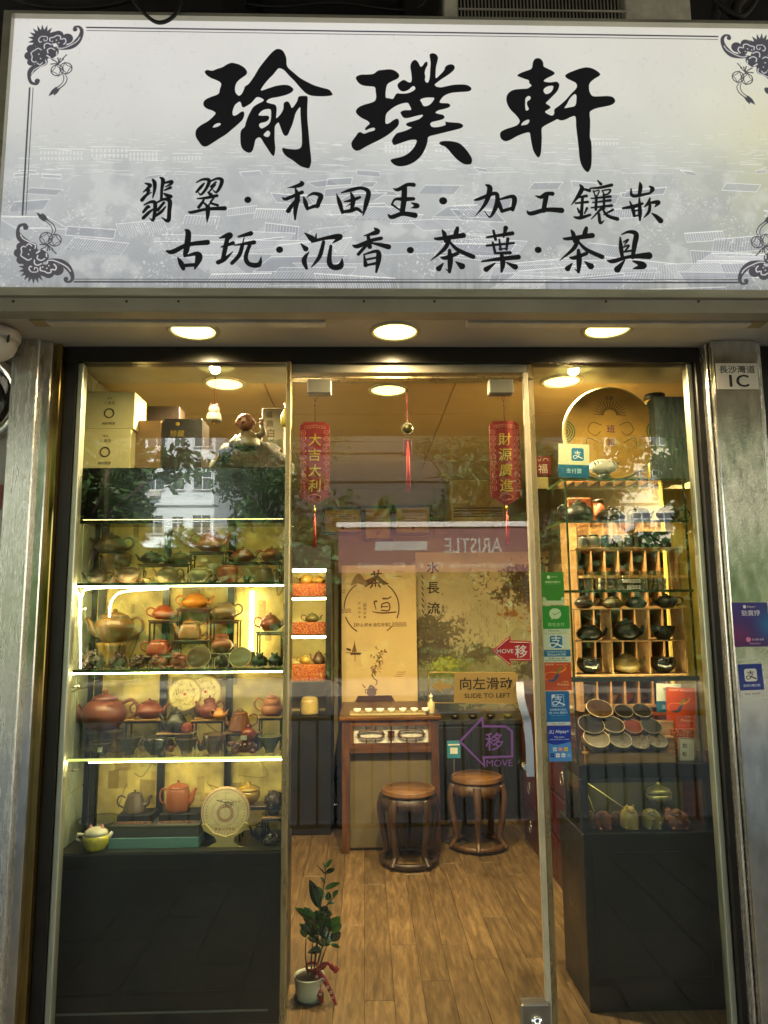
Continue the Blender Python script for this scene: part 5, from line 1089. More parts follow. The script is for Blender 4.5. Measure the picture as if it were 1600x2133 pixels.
def lump(px, py, w, h, col, Y, lab, z, seed, name='figurine', cat='figurine', bumps=22, ears=True, grp=None, base=True, rough=.45, shape=(1, .8, 1)):
    """carved clay creature: squat body, raised head, knobbly carved relief"""
    q = random.Random(seed); p = at(px, py, Y); s = mpp(px, py, Y); Rr = w*s/2; H = h*s; c = Vector((p.x, Y, z+.0005)); mt = clay(col, rough, .25)
    t = thing(name, lab, cat, c, grp)
    g = MB(); g.lathe(c, [(Rr*.7, 0), (Rr*.96, H*.1), (Rr*.98, H*.35), (Rr*.85, H*.6), (Rr*.5, H*.74), (0, H*.78)], 18, sq=.15)
    for i in range(bumps):
        a = q.uniform(0, 6.28); zz = q.uniform(.08, .66); r_ = Rr*(.98 if zz < .5 else .8)
        g.ball(c+Vector((math.cos(a)*r_*.92, math.sin(a)*r_*.92, H*zz)), Rr*q.uniform(.12, .26), 8, 6, jit=.15)
    build('body', g, mt, t)
    hx_ = q.uniform(-.25, .25)*Rr
    g = MB(); hc = c+Vector((hx_, -Rr*.45, H*.68)); g.ball(hc, Rr*.46, 14, 10, sc=(1.05, .9, .9), jit=.05); g.ball(hc+Vector((0, -Rr*.36, -Rr*.08)), Rr*.2, 10, 8, sc=(1.3, .8, .8))
    for sx in (-1, 1): g.ball(hc+Vector((sx*Rr*.18, -Rr*.36, Rr*.14)), Rr*.09, 8, 6)
    if ears:
        for sx in (-1, 1): g.ball(hc+Vector((sx*Rr*.34, 0, Rr*.38)), Rr*.16, 8, 6, sc=(.8, .5, 1.2))
    build('head', g, mt, t)
    if base:
        g = MB(); 
        for sx in (-1, 1): g.ball(c+Vector((sx*Rr*.5, -Rr*.7, H*.07)), Rr*.24, 10, 6, sc=(1, 1.2, .7))
        build('paw', g, mt, t)['kind'] = 'stuff'
    return t
def driftwood(px0, px1, py0, py1, Y, zf, lab, seed, col='8a6c34'):
    q = random.Random(seed); x0, x1 = at(px0, py1, Y).x, at(px1, py1, Y).x; z1 = at((px0+px1)/2, py0, Y).z
    g = MB(); n = 22; k = 7; vs = []
    for j in range(k):
        f = j/(k-1)
        for i in range(n):
            a = 2*math.pi*i/n; r_ = (1+.22*math.sin(3*a+seed)+.14*math.sin(7*a+f*3)+q.uniform(-.06, .06))*(1-.22*math.sin(math.pi*f))
            vs.append(((x0+x1)/2+(x1-x0)/2*.85*r_*math.cos(a), Y+.055*r_*math.sin(a), zf+.0005+(z1-zf-.001)*f))
    fs = [(j*n+i, j*n+(i+1) % n, (j+1)*n+(i+1) % n, (j+1)*n+i) for j in range(k-1) for i in range(n)]+[tuple(range(n-1, -1, -1)), tuple((k-1)*n+i for i in range(n))]
    g.add(vs, fs, 0, True)
    tag(build('driftwood', g, M('driftwood_'+col, col, .8, col2='4a3417', scale=14, stretch=(2, 2, .35), bump=.8)), lab, 'wooden stump')

# ================================================================ left display cabinet
YL = .16; YB2 = .44
lx0, lx1 = at(141, 1430, YL).x, at(588, 1430, YL).x
LZ = {k: at(370, v, YL).z for k, v in dict(top=974, head=1081, s1=1213, s2=1394, s3=1579, fl=1776).items()}
lc = thing('display_cabinet', 'black display cabinet with lit glass shelves of teapots, left of the door', 'cabinet', ((lx0+lx1)/2, YL, 0))
g = MB(); g.box(lx0-.035, lx1+.012, YL, YB2+.03, LZ['head'], LZ['top'], bev=.003); build('header_box', g, M('black_gloss', '121311', .12, var=.1, spec=.7), lc)
g = MB(); g.box(lx0-.035, lx1+.012, YL, YB2+.03, .0, LZ['fl']-.004, bev=.003); build('base_box', g, M('cabinet_charcoal', '0b0c09', .40, var=.6, scale=3, rvar=.14, bump=.1, bscale=50), lc)
g = MB(); g.box(lx0+.01, lx1-.03, YL-.0035, YL-.0004, .12, LZ['fl']-.06, bev=.002); build('base_panel', g, M('cabinet_charcoal', '0f100d'), lc)
g = MB(); g.box(lx0+.02, lx1-.04, YL-.008, YL-.0038, at(300, 2110, YL).z, at(300, 2106, YL).z); build('base_groove', g, M('groove', '5b5c55', .5), lc)
for x0_, x1_ in ((lx0-.034, lx0-.002), (lx1+.002, lx1+.011)):
    g = MB(); g.box(x0_, x1_, YL+.002, YL+.02, LZ['fl']-.003, LZ['head']-.001); g2_ = build('post', g, MBC, lc)
g = MB(); g.box(lx0-.034, lx0-.001, YB2-.02, YB2, LZ['fl']-.003, LZ['head']-.001); build('post', g, MBC, lc)
g = MB(); g.box(lx0-.030, lx0-.024, YL+.021, YB2-.021, LZ['fl']-.002, LZ['head']-.002); build('side_panel', g, M('cabinet_side', 'b5a76a', .5), lc)
g = MB(); g.box(lx1+.004, lx1+.009, YL+.021, YB2-.001, LZ['fl']-.002, LZ['head']-.002); build('side_panel', g, MBC, lc)
g = MB(); g.box(lx0-.001, lx1+.001, YL+.004, YL+.009, LZ['fl']-.002, LZ['head']-.002); build('front_glass', g, MGS, lc)
g = MB(); g.box(lx0-.002, lx1+.002, YL+.01, YB2-.002, LZ['fl']-.003, LZ['fl']-.0005); build('floor_board', g, M('cab_floor', '2a2a25', .3), lc)
def paint_back(c, k):
    h, w = c.h, c.w; c.a[:] = (.80, .71, .42); n = vnoise(h, w, 40, 4, 5); c.a *= (.6+.7*n)[..., None]; q = random.Random(6)
    for i in range(90):
        x, y = q.uniform(0, w), q.uniform(0, h); a, b_ = q.uniform(8, 40)*k, q.uniform(8, 50)*k
        col = q.choice([(.80, .74, .48), (.55, .44, .22), (.40, .30, .16), (.74, .66, .40), (.62, .50, .28), (.35, .28, .18)])
        c.poly([(x, y), (x+a, y+q.uniform(-3, 3)), (x+a, y+b_), (x, y+b_)], col, q.uniform(.25, .7))
    for i in range(60):
        x, y = q.uniform(0, w), q.uniform(0, h); c.stroke([(x, y), (x+q.uniform(-30, 30)*k, y+q.uniform(-30, 30)*k), (x+q.uniform(-50, 50)*k, y+q.uniform(-50, 50)*k)], q.uniform(1, 2.5), q.choice([(.85, .8, .55), (.3, .22, .1)]), .5)
ob, _ = panel_print('cabinet_back', '', '', 196, 1085, 601, 1772, YB2, paint_back, 1.0, parent=lc, part='back_panel')
for px in (205, 341, 478):
    x = at(px, 1400, YB2-.03).x; g = MB(); g.box(x-.014, x+.014, YB2-.03, YB2-.012, LZ['fl'], LZ['head']-.002); build('rear_post', g, MBC, lc)
for i, kz in enumerate(('s1', 's2', 's3')):
    z = LZ[kz]; g = MB(); g.box(lx0, lx1, YL+.012, YB2-.04, z-.008, z-.0003); build('glass_shelf', g, MGS, lc)
    g = MB(); g.box(lx0, lx1, YL+.0105, YL+.0118, z-.009, z); build('shelf_edge', g, MGE if i != 2 else M('edge_lit_green', '9db53a', .3, emit=.25, ecol=(.7, .8, .2)), lc)
    led(lx0+(.003 if i < 2 else .09), lx1-.002, YL+.014, YL+.021, z-.016, z-.0125, lc)
    g = MB(); g.box(lx0, lx1, YL+.0125, YL+.026, z-.0122, z-.0085); build('led_shield', g, MALUP, lc)  # opaque bar added above the strip to stop its upward light
led(lx0+.01, lx1-.01, YL+.045, YL+.052, LZ['head']-.006, LZ['head']-.0005, lc, M('led_strip_dim', 'fff2b0', .5, var=0, emit=4, ecol=(1, .82, .3)))
g = MB(); g.box(lx0-.002, lx1+.002, YL+.0095, YL+.02, LZ['head']-.016, LZ['head']-.001); build('header_lip', g, MBC, lc)
for (pts) in ([(168, 1392), (168, 1262), (172, 1240), (190, 1226), (330, 1222)], [(228, 1285), (230, 1262), (238, 1244), (262, 1232), (350, 1226)], [(140, 1226), (160, 1232), (166, 1250), (165, 1300)]):
    g = MB(); g.tube([Vector(p_) for p_ in smooth([at(a, b_, YL+.03) for a, b_ in pts], 5)], .0032, 6); build('led_strip', g, MLED2, lc)
for px in (521, 527):
    x = at(px, 1300, YB2-.05).x; led(x-.0018, x+.0018, YB2-.05, YB2-.046, LZ['s2']+.01, LZ['s1']-.03, lc, MLED2)
for (px, py) in ((178, 1268), (164, 1429), (162, 1603)):
    g = MB(); a = at(px-22, py+4, YL+.06); b_ = at(px, py, YL+.06); g.tube([a, b_], .003, 8); g.ball(b_, .0065, 10, 8); build('shelf_bracket', g, MSTEEL3, lc)

Z1, Z2, Z3, Z4 = LZ['s1'], LZ['s2'], LZ['s3'], LZ['fl']
G = 'teapots in the left cabinet'; F = YL+.085; B = YL+.17
# top shelf
_, z = stand(292, 400, 1175, B, Z1, 'low dark stand at the rear of the top shelf, left of the middle')
_, z10 = stand(399, 472, 1150, B, Z1, 'tall wooden stand carrying the large reddish teapot on the top shelf')
_, z12 = stand(464, 588, 1171, B, Z1, 'low wooden stand at the right rear of the top shelf')
driftwood(203, 272, 1155, 1205, B, Z1, 'split driftwood block under the bronze teapot on the top shelf', 2, '7a6030')
teapot(202, 1212, 44, 32, '3c3026', -1, F, 'dark hammered teapot at the left front of the top shelf', 'wide', Z1, G)
teapot(269, 1212, 46, 35, '6a5340', -1, F, 'brown banded teapot second from left in the front row of the top shelf', 'wide', Z1, G, knob=False)
teapot(349, 1212, 44, 35, '7d6f50', -1, F, 'olive grey teapot with wide loop handle, front row of the top shelf', 'round', Z1, G, knob=False)
teapot(413, 1212, 42, 36, 'aab089', -1, F, 'pale celadon green teapot with black knob on the top shelf', 'wide', Z1, G)
teapot(475, 1212, 42, 37, 'a85c32', -1, F, 'orange brown drum shaped pot in front row of the top shelf', 'drum', Z1, G, knob=False, spout=False)
teapot(551, 1212, 46, 37, '6f6639', -1, F, 'moss green trapezoid teapot with lug knob, right end of the top shelf front row', 'cone', Z1, G, lug=True)
teapot(231, 1154, 62, 46, '4a3c22', -1, B, 'large dark bronze coloured teapot on the driftwood block', 'flat', None, G)
teapot(315, 1174, 46, 27, '3b3317', -1, B, 'low black olive teapot on the rear stand of the top shelf', 'flat', None, G)
teapot(375, 1174, 44, 26, '6b5c38', -1, B, 'low khaki teapot beside the tall stand on the top shelf', 'flat', None, G)
teapot(439, 1149, 56, 52, '9c5a36', 1, B, 'large reddish brown teapot raised highest on the top shelf', 'pear', None, G)
teapot(506, 1170, 48, 31, 'a0673c', 1, B, 'copper brown oval teapot on the right rear stand, left one', 'flat', None, G)
teapot(566, 1170, 44, 33, 'a8683f', 1, B, 'copper brown round teapot on the right rear stand, at its right end', 'round', None, G)
# second shelf
driftwood(199, 275, 1338, 1390, B, Z2, 'golden driftwood stump under the big olive teapot', 5, 'b08c3c')
teapot(237, 1338, 80, 70, '6a4f22', -1, B, 'biggest olive brown teapot on the second shelf, standing on a stump', 'wide', None, G)
stand(314, 374, 1291, B+.035, Z2, 'tall dark stand at the left of the stepped group on the second shelf', legm=MROSE)
stand(372, 440, 1267, B+.05, Z2, 'tallest stand in the middle of the second shelf', legm=MROSE)
stand(440, 502, 1291, B+.035, Z2, 'tall dark stand at the right of the stepped group on the second shelf', legm=MROSE)
stand(360, 440, 1333, B-.02, Z2, 'middle height dark stand under the brown teapot on the second shelf')
stand(300, 362, 1366, F+.04, Z2, 'low stand at the front left of the stepped group')
stand(536, 592, 1315, B, Z2, 'black legged stand at the right end of the second shelf')
teapot(341, 1290, 48, 33, '9d4a24', 1, B+.035, 'flat reddish teapot on the left tall stand of the second shelf', 'flat', None, G)
teapot(407, 1266, 54, 34, 'd08a26', 1, B+.05, 'bright orange teapot raised highest on the second shelf', 'flat', None, G)
teapot(467, 1290, 50, 36, '75603a', -1, B+.035, 'speckled olive teapot on the right tall stand of the second shelf', 'round', None, G, knob=False)
teapot(396, 1332, 48, 45, '8d6434', -1, B-.02, 'squarish brown teapot in the centre of the second shelf', 'hex', None, G)
teapot(331, 1365, 50, 33, '9a4626', 1, F+.04, 'low angular reddish teapot at the front left of the second shelf group', 'hex', None, G, knob=False)
_, z29 = stand(434, 492, 1360, F+.05, Z2, 'low stand under the reddish jar on the second shelf')
teapot(462, 1359, 46, 38, '95502c', 1, F+.05, 'reddish jar shaped pot with flared neck on the second shelf', 'jar', None, G, knob=False, spout=False)
teapot(563, 1314, 45, 38, '97512e', 1, B, 'reddish round teapot on the black legged stand', 'round', None, G)
GF = 'carved clay figures on the second shelf'
lump(193, 1396, 46, 42, '2b1a12', F, 'largest dark carved lion at the left end of the second shelf', Z2, 1, grp=GF)
lump(245, 1396, 36, 36, '3a1510', F, 'dark red carved figure second from the left on the second shelf', Z2, 2, grp=GF)
lump(286, 1395, 34, 29, '46210f', F, 'small dark carved figure left of the reddish ones', Z2, 3, grp=GF)
lump(331, 1394, 40, 29, '7d3a24', F, 'low reddish carved figure with knobbly back', Z2, 4, grp=GF, ears=False)
lump(375, 1394, 42, 36, '86452a', F, 'reddish carved figure beside the tilted dark bowl', Z2, 5, grp=GF)
bowl(416, 1392, 50, 27, '51422a', F-.0, 'dark brown bowl tilted to show its inside on the second shelf', Z2, 'bowls in the left cabinet', tilt=-1.05 and 1.05, style='cone', rim='b09a62', inner='3c3019')
lump(462, 1394, 30, 34, '343018', F, 'small domed olive figure between the two tilted bowls', Z2, 6, grp=GF, bumps=4, ears=False)
bowl(502, 1390, 46, 27, '6b7350', F, 'pale celadon bowl tilted to show its inside on the second shelf', Z2, 'bowls in the left cabinet', tilt=1.05, style='cone', rim='c3b878', inner='76805a')
lump(541, 1390, 34, 31, '23211a', F, 'left of two black arched figures at the right end of the second shelf', Z2, 7, grp=GF, bumps=6)
lump(573, 1389, 30, 31, '22201b', F, 'right of two black arched figures at the right end of the second shelf', Z2, 8, grp=GF, bumps=6)
# third shelf
driftwood(178, 262, 1518, 1575, B, Z3, 'grey stump under the giant round teapot', 9, '57503c')
teapot(216, 1518, 92, 80, '7b4326', -1, B, 'giant round reddish brown teapot at the left of the third shelf', 'round', None, G)
stand(266, 342, 1496, B, Z3, 'black legged stand under the round red brown teapot of the third shelf', mat=MPINE, legm=MBC)
stand(330, 406, 1524, B-.03, Z3, 'black legged stand under the dark pear teapot', mat=MPINE, legm=MBC)
stand(402, 470, 1496, B, Z3, 'black legged stand with two teapots right of the middle', mat=MPINE, legm=MBC)
stand(468, 544, 1522, B-.02, Z3, 'black legged stand under the ribbed brown teapot', mat=MPINE, legm=MBC)
stand(540, 590, 1490, B, Z3, 'bright wooden stand at the right end of the third shelf', mat=MPINE, legm=MBC)
teapot(311, 1495, 54, 40, '864426', 1, B, 'red brown round teapot facing right beside the giant one', 'flat', None, G)
teapot(366, 1523, 48, 50, '38362a', -1, B-.03, 'dark olive pear shaped teapot in the middle of the third shelf', 'pear', None, G)
teapot(389, 1524, 20, 20, 'a8502c', -1, B-.065, 'tiny brick red teapot in front of the dark pear one', 'drum', None, G)
teapot(436, 1495, 40, 46, '84402a', -1, B, 'tall two tier red brown teapot on the third shelf', 'jar', None, G)
teapot(457, 1496, 26, 24, 'd1922f', 1, B-.045, 'small yellow orange teapot on the front edge of its stand', 'pear', None, G)
teapot(499, 1521, 50, 44, '8a5a38', -1, B-.02, 'ribbed melon shaped brown teapot with ring knob', 'cone', None, G, lug=True, ribs=10)
teapot(566, 1489, 46, 46, 'b8762f', 1, B, 'amber gourd shaped teapot at the right end of the third shelf', 'gourd', None, G)
GB = 'bowls in the left cabinet'
bowl(211, 1578, 50, 26, '3b352b', F, 'flared dark bowl at the left end of the third shelf', Z3, GB, rim='5c5444', tagc=True)
bowl(269, 1578, 50, 36, '2f3026', F, 'dark conical bowl second from left on the third shelf', Z3, GB, rim='57533c')
bowl(324, 1578, 50, 35, '35392b', F, 'round bellied dark bowl with shiny glaze on the third shelf', Z3, GB, style='round')
bowl(387, 1578, 50, 32, '5c5033', F, 'brown shallow conical bowl in the middle of the third shelf', Z3, GB, rim='6d6240')
bowl(445, 1578, 46, 39, '5f4a34', F, 'tall brown cup with rounded foot on the third shelf', Z3, GB, style='cup', rim='8a6544')
bowl(562, 1578, 48, 34, '57604a', F, 'grey green ridged bowl at the right end of the third shelf', Z3, GB, rim='a3a570')
p = at(511, 1578, F); s = mpp(511, 1578, F)
tt = thing('turtle_figurine', 'red clay turtle carrying a round gourd on the third shelf', 'figurine', (p.x, F, Z3))
g = MB(); g.ball((p.x, F, Z3+.024), .045, 16, 10, sc=(1.05, .8, .5)); 
for a in range(9): g.ball((p.x+.03*math.cos(a*.7), F+.022*math.sin(a*.7)-.01, Z3+.036), .01, 8, 6)
build('shell', g, clay('5e2516'), tt)
for sx, sy in ((-1, -1), (1, -1), (-1, 1), (1, 1)): g = MB(); g.ball((p.x+sx*.034, F+sy*.026, Z3+.011), .013, 10, 6, sc=(1.2, 1, .8)); build('leg', g, clay('5e2516'), tt)
g = MB(); g.ball((p.x-.056, F-.005, Z3+.034), .014, 10, 8, sc=(1.4, .9, .9)); build('head', g, clay('5e2516'), tt)
g = MB(); g.ball((p.x+.012, F-.002, Z3+.068), .031, 18, 12); g.ball((p.x+.012, F-.002, Z3+.102), .012, 10, 8); build('gourd', g, clay('8e3a1c', .25), tt)
g = MB(); g.obox((p.x-.002, F-.034, Z3+.064), (1, 0, 0), (0, 1, 0), (0, 0, 1), .012, .0006, .009); build('price_tag', g, M('price_tag', 'e3dcbf'), tt)
# tea cakes behind the third shelf
def cake(px, py, r, Y, lab, paint, zf, tiltx=-.12, thick=.018, rimc='cbb98a', grp=None, name='tea_cake', parent=None, rscale=1.):
    p = at(px, py, Y); s = mpp(px, py, Y); Rr = r*s; zc = max(p.z, zf+Rr+.001) if zf is not None else p.z
    c = Canvas(360, 360); paint(c); im = c.image('tea_cake_print'); mt = print_mat('tea_cake_print', im, .7)
    t = thing(name, lab, 'tea cake', (p.x, Y, zc-Rr), grp)
    g = MB(); n = 48; vs = [(p.x, Y-thick, zc)]+[(p.x+Rr*.97*math.cos(2*math.pi*i/n), Y-thick, zc+Rr*.97*math.sin(2*math.pi*i/n)) for i in range(n)]
    g.add(vs, [(0, 1+(i+1) % n, 1+i) for i in range(n)]); o = build('wrapper_print', g, mt, t); uv_xz(o, p.x-Rr, p.x+Rr, zc-Rr, zc+Rr)
    g = MB(); g.lathe((p.x, Y, zc), [(Rr*.97, thick-.0003), (Rr, thick*.75), (Rr*1.0, thick*.3), (Rr*.9, 0)], 48, axis='y', cap=False); g.lathe((p.x, Y, zc), [(Rr*.9, .0), (0, -.001)], 48, axis='y', cap=False); build('wrapper_edge', g, M('cake_paper_'+rimc, rimc, .8, bump=.4, scale=40), t)
    return t, Vector((p.x, Y, zc)), Rr
def pc1(c):
    c.a[:] = (.80, .74, .58); q = random.Random(2)
    for r_, w_ in ((165, 4), (158, 1.5), (95, 2)): c.ring(180, 180, r_, w_, (.45, .25, .2), alpha=.7)
    for k in range(40): a = R(k*9); c.stroke([(180+135*math.cos(a), 180+135*math.sin(a)), (180+146*math.cos(a+.03), 180+146*math.sin(a+.03))], 3, (.35, .28, .2), .8, False)
    for k in range(26): a = R(k*13.8); c.ring(180+52*math.cos(a), 185+52*math.sin(a), 9, 3, (.5, .2, .15), alpha=.8)
    for k in range(12): c.stroke([(110+q.uniform(0, 140), 90+q.uniform(0, 40)), (110+q.uniform(0, 140), 90+q.uniform(0, 60))], 4, (.2, .16, .12), .8)
    c.text('雲南七子餅茶', 180, 295, 150, 20, (.4, .22, .18)); c.text('普洱', 270, 105, 40, None, (.5, .35, .2)); c.a *= (.9+.16*vnoise(360, 360, 30, 5))[..., None]
def pc2(c):
    c.a[:] = (.84, .76, .50); q = random.Random(9)
    for k in range(60): x, y = q.uniform(30, 330), q.uniform(30, 330); c.stroke([(x, y), (x+q.uniform(-30, 30), y+q.uniform(-40, 40)), (x+q.uniform(-40, 40), y+q.uniform(-40, 40))], q.uniform(1.5, 4), (.36, .24, .1), .7)
    c.disc(180, 180, 16, (.7, .2, .1)); c.ring(180, 180, 168, 3, (.4, .28, .12)); c.ring(180, 180, 110, 2, (.4, .28, .12))
cake(387, 1445, 34, YB2-.05, 'drawn paper wrapped tea cake leaning behind the dark pear teapot', pc2, None, rimc='b59c5c')
cake(430, 1440, 33, YB2-.04, 'tea cake half hidden behind the tall red brown teapot', pc2, None, rimc='b59c5c')
# bottom compartment
t, c_, Rc = cake(471, 1690, 51, F+.0, 'round cream paper tea cake on a wooden easel at the bottom of the left cabinet', pc1, None, rimc='a87f62')
es = thing('cake_easel', 'pale wooden easel holding the round cream tea cake', 'easel', (c_.x, F, Z4), None)
g = MB(); s = mpp(471, 1690, F); pl_ = [(-50, 1716), (-46, 1728), (-22, 1742), (-18, 1752), (-34, 1762), (-38, 1772), (36, 1772), (30, 1762), (16, 1752), (18, 1742), (42, 1726), (47, 1714), (40, 1712), (24, 1733), (0, 1741), (-24, 1735), (-42, 1715)]
g.prism([(at(471+a, b_, F-.022).x, max(Z4+.001, at(471+a, b_, F-.022).z)) for a, b_ in pl_][::-1], F-.034, F-.022); build('front_board', g, M('easel_wood', 'b3a36c', .5, bump=.2, scale=8, stretch=(1, 1, 8)), es)
g = MB(); g.obox((c_.x, F+.03, Z4+.05), (1, 0, 0), (0, 1, 0), (0, .3, 1), .012, .003, .05); build('rear_strut', g, M('easel_wood', 'b3a36c'), es)
x0_, x1_ = at(226, 1750, F-.03).x, at(414, 1750, F-.03).x; zt1, zt2 = at(320, 1720, F-.03).z, at(320, 1745, F-.03).z
bx = thing('gift_box', 'wide gift box, dark grey lid over teal base, at the bottom of the left cabinet', 'box', ((x0_+x1_)/2, F, Z4))
g = MB(); g.box(x0_, x1_, F-.03, F+.11, Z4+.0005, zt2, bev=.0015); build('base', g, M('teal_box', '5e8a86', .5, var=.05), bx)
g = MB(); g.box(x0_+.001, x1_-.001, F-.029, F+.109, zt2+.0005, zt1, bev=.0015); build('lid', g, M('grey_lid', '42443c', .5), bx)
MBRO = M('brocade_trim', '5e1a14', .6, col2='b08a50', scale=220, vmix=(.46, .58), detail=2)
for (a, b_, lab) in ((252, 322, 'open black brocade trimmed box under the grey teapot'), (338, 418, 'open black brocade trimmed box under the orange brown teapot')):
    xa_, xb_ = at(a, 1700, F+.05).x, at(b_, 1700, F+.05).x; z0_ = zt1+.0008; z1_ = at(320, 1690, F+.05).z
    t = thing('open_box', lab, 'box', ((xa_+xb_)/2, F+.06, z0_)); g = MB(); g.box(xa_, xb_, F+.0, F+.105, z0_, z1_-.0005, bev=.002); build('velvet_tray', g, M('black_velvet', '15120f', .9), t)
    g = MB(); g.box(xa_-.002, xb_+.002, F-.004, F-.0005, z0_, z0_+.008); build('brocade_edge', g, MBRO, t)
zt3 = at(320, 1690, F+.05).z
teapot(280, 1690, 48, 44, '585045', -1 and 1, F+.05, 'grey brown tapered teapot in an open box at the bottom of the cabinet', 'cone', zt3, G)
teapot(370, 1690, 50, 62, '9c5f36', 1, F+.05, 'tall orange brown fluted teapot in an open box at the bottom of the cabinet', 'drum', zt3, G, ribs=8)
p = at(210, 1715, F+.08); bowl(207, 1748, 92, 40, '6a6c60', F+.095, 'large clear glass dish at the bottom left of the cabinet', Z4, None, mat=thin_glass('dish_glass', (.85, .88, .8), refl=.08), cat='dish')
# round yellow pot with ears
p = at(199, 1773, F-.03); s = mpp(199, 1773, F-.03); yp = thing('cat_teapot', 'small round yellow teapot with white top and pink ears, bottom left of the cabinet', 'teapot', (p.x, F-.03, Z4))
cc = Vector((p.x, F-.03, Z4)); r_ = 27*s
g = MB(); g.lathe(cc, [(r_*.6, .0005), (r_*.8, r_*.1), (r_, r_*.6), (r_*1.02, r_*.85), (r_*.96, r_*1.15)], 26); build('body', g, M('yellow_glaze', 'd3c437', .15, coat=.8, var=.05), yp)
g = MB(); g.lathe(cc, [(r_*.96, r_*1.155), (r_*.8, r_*1.45), (r_*.45, r_*1.65), (0, r_*1.72)], 26); build('lid', g, M('white_glaze', 'ddd8c0', .15, coat=.8), yp)
for sx in (-1, 1): g = MB(); g.lathe(cc+Vector((sx*r_*.45, 0, r_*1.52)), [(r_*.2, 0), (r_*.12, r_*.2), (0, r_*.38)], 10); build('ear', g, M('pink_glaze', 'b8707a', .3), yp)
g = MB(); g.tube([cc+Vector((-r_*.9, 0, r_*1.1)), cc+Vector((-r_*1.4, 0, r_*1.15)), cc+Vector((-r_*1.5, 0, r_*.8)), cc+Vector((-r_*.98, 0, r_*.6))], r_*.13, 8); build('handle', g, M('white_glaze', 'ddd8c0'), yp)
g = MB(); g.tube([cc+Vector((r_*.9, 0, r_*.8)), cc+Vector((r_*1.25, 0, r_*1.3))], [r_*.2, r_*.12], 8); build('spout', g, M('white_glaze', 'ddd8c0'), yp)
g = MB()
for a in ([(-.55, .9), (-.3, .8), (-.35, .6)], [(-.1, 1.0), (.1, .7), (-.05, .5)], [(0, .8), (.25, .75), (.3, .55), (.1, .5)], [(.5, 1.1), (.5, 1.05)], [(.52, .9), (.52, .85)]): g.tube([cc+Vector((x*r_, -math.sqrt(max(0, 1-x*x))*r_*(1.0 if z > .55 else .985), z*r_)) for x, z in a], .0013, 5)
build('brush_marking', g, M('pot_ink', '5a2a18', .4), yp)
# gaiwan, incense ball, small rock
_, zg = stand(500, 560, 1674, B-.02, Z4, 'small stand carrying the yellow lidded bowl', legm=MBC)
t = bowl(517, 1672, 50, 28, 'a08a3c', B-.02, 'yellow lidded tea bowl on a stand behind the tea cake', zg, None, style='round', cat='lidded bowl')
p = at(517, 1672, B-.02); g = MB(); g.lathe((p.x, B-.02, zg+28*mpp(517, 1672, B)), [(.046, 0), (.048, .004), (.03, .014), (.01, .02), (.012, .028), (0, .03)], 26); build('lid', g, clay('b59a45', .25, coat=.5), t)
stand(546, 592, 1697, B-.04, Z4, 'orange wooden stand under the carved incense ball', mat=MPINE, legm=MBC)
p = at(570, 1697, B-.04); s = mpp(570, 1697, B-.04); t = thing('incense_burner', 'round dark pierced incense ball at the right end of the cabinet bottom', 'incense burner', (p.x, B-.04, p.z))
g = MB(); g.lathe((p.x, B-.04, p.z), [(.016, 0), (.022, .006), (.018, .012), (.03, .022)], 20); g.ball((p.x, B-.04, p.z+.055), .036, 20, 14)
q = random.Random(3)
for i in range(60): a, b_ = q.uniform(0, 6.28), q.uniform(-1, 1); r2 = math.sqrt(1-b_*b_); g.ball((p.x+.035*r2*math.cos(a), B-.04+.035*r2*math.sin(a), p.z+.055+.035*b_), .006, 6, 4)
build('body', g, clay('3a2a1a', .5), t)
lump(566, 1772, 34, 24, '2e2a22', F, 'small dark carved ornament at the bottom right corner of the left cabinet', Z4, 21, bumps=26, ears=False, base=False)
lump(548, 1740, 26, 20, '33332c', F+.08, 'small black cup shape behind the carved ornament at the cabinet bottom', Z4, 22, bumps=6, ears=False, base=False, name='ornament', cat='ornament')

# ---- things on top of the left cabinet
ZT = LZ['top']
def gift(px0, px1, z0, z1, Y, depth, mat, lab, prints=None, name='gift_box'):
    x0, x1 = at(px0, 930, Y).x, at(px1, 930, Y).x
    t = thing(name, lab, 'box', ((x0+x1)/2, Y, z0)); g = MB(); g.box(x0, x1, Y, Y+depth, z0, z1, bev=.002); build('carton', g, mat, t)
    if prints: g = MB(); prints(g, x0, x1, z0, z1, Y-.0006); build('print', g, M('box_ink', '4b3d22', .6), t)
    return t
zm = at(220, 893, YL+.02).z; zu = at(220, 816, YL+.02).z
MBOX = M('cream_carton', 'b9ad7c', .6, var=.06, scale=6)
def bp(g, x0, x1, z0, z1, Y):
    cx, h, w_ = (x0+x1)/2, z1-z0, x1-x0
    text_geo('普洱', cx, z0+h*.82, Y, w_*.10, None, g); text_geo('八喜茶', cx, z0+h*.70, Y, w_*.22, None, g); text_geo('純料熟茶', cx, z0+h*.14, Y, w_*.26, None, g, bold=.03)
    g.tube([(cx+.019*math.cos(a), Y, z0+h*.42+.019*math.sin(a)) for a in np.linspace(0, 6.283, 22)[:-1]], .0028, 5, closed=True)
gift(167, 272, ZT+.0005, zm-.0005, YL+.02, .16, MBOX, 'lower of two stacked cream tea cartons on the left cabinet', bp)
gift(172, 277, zm, zu, YL+.02, .16, MBOX, 'upper of two stacked cream tea cartons on the left cabinet', bp)
gift(276, 334, ZT+.0005, at(300, 876, YL+.08).z, YL+.08, .12, M('brown_carton', '6e5330', .7), 'plain brown carton beside the cream tea cartons')
def b2(g, x0, x1, z0, z1, Y): text_geo('珍藏', (x0+x1)/2-.02, z0+(z1-z0)*.72, Y, .06, None, g, bold=.01); g.ball(((x0+x1)/2-.02, Y, z0+(z1-z0)*.9), .009, 10, 6, sc=(1, .1, 1))
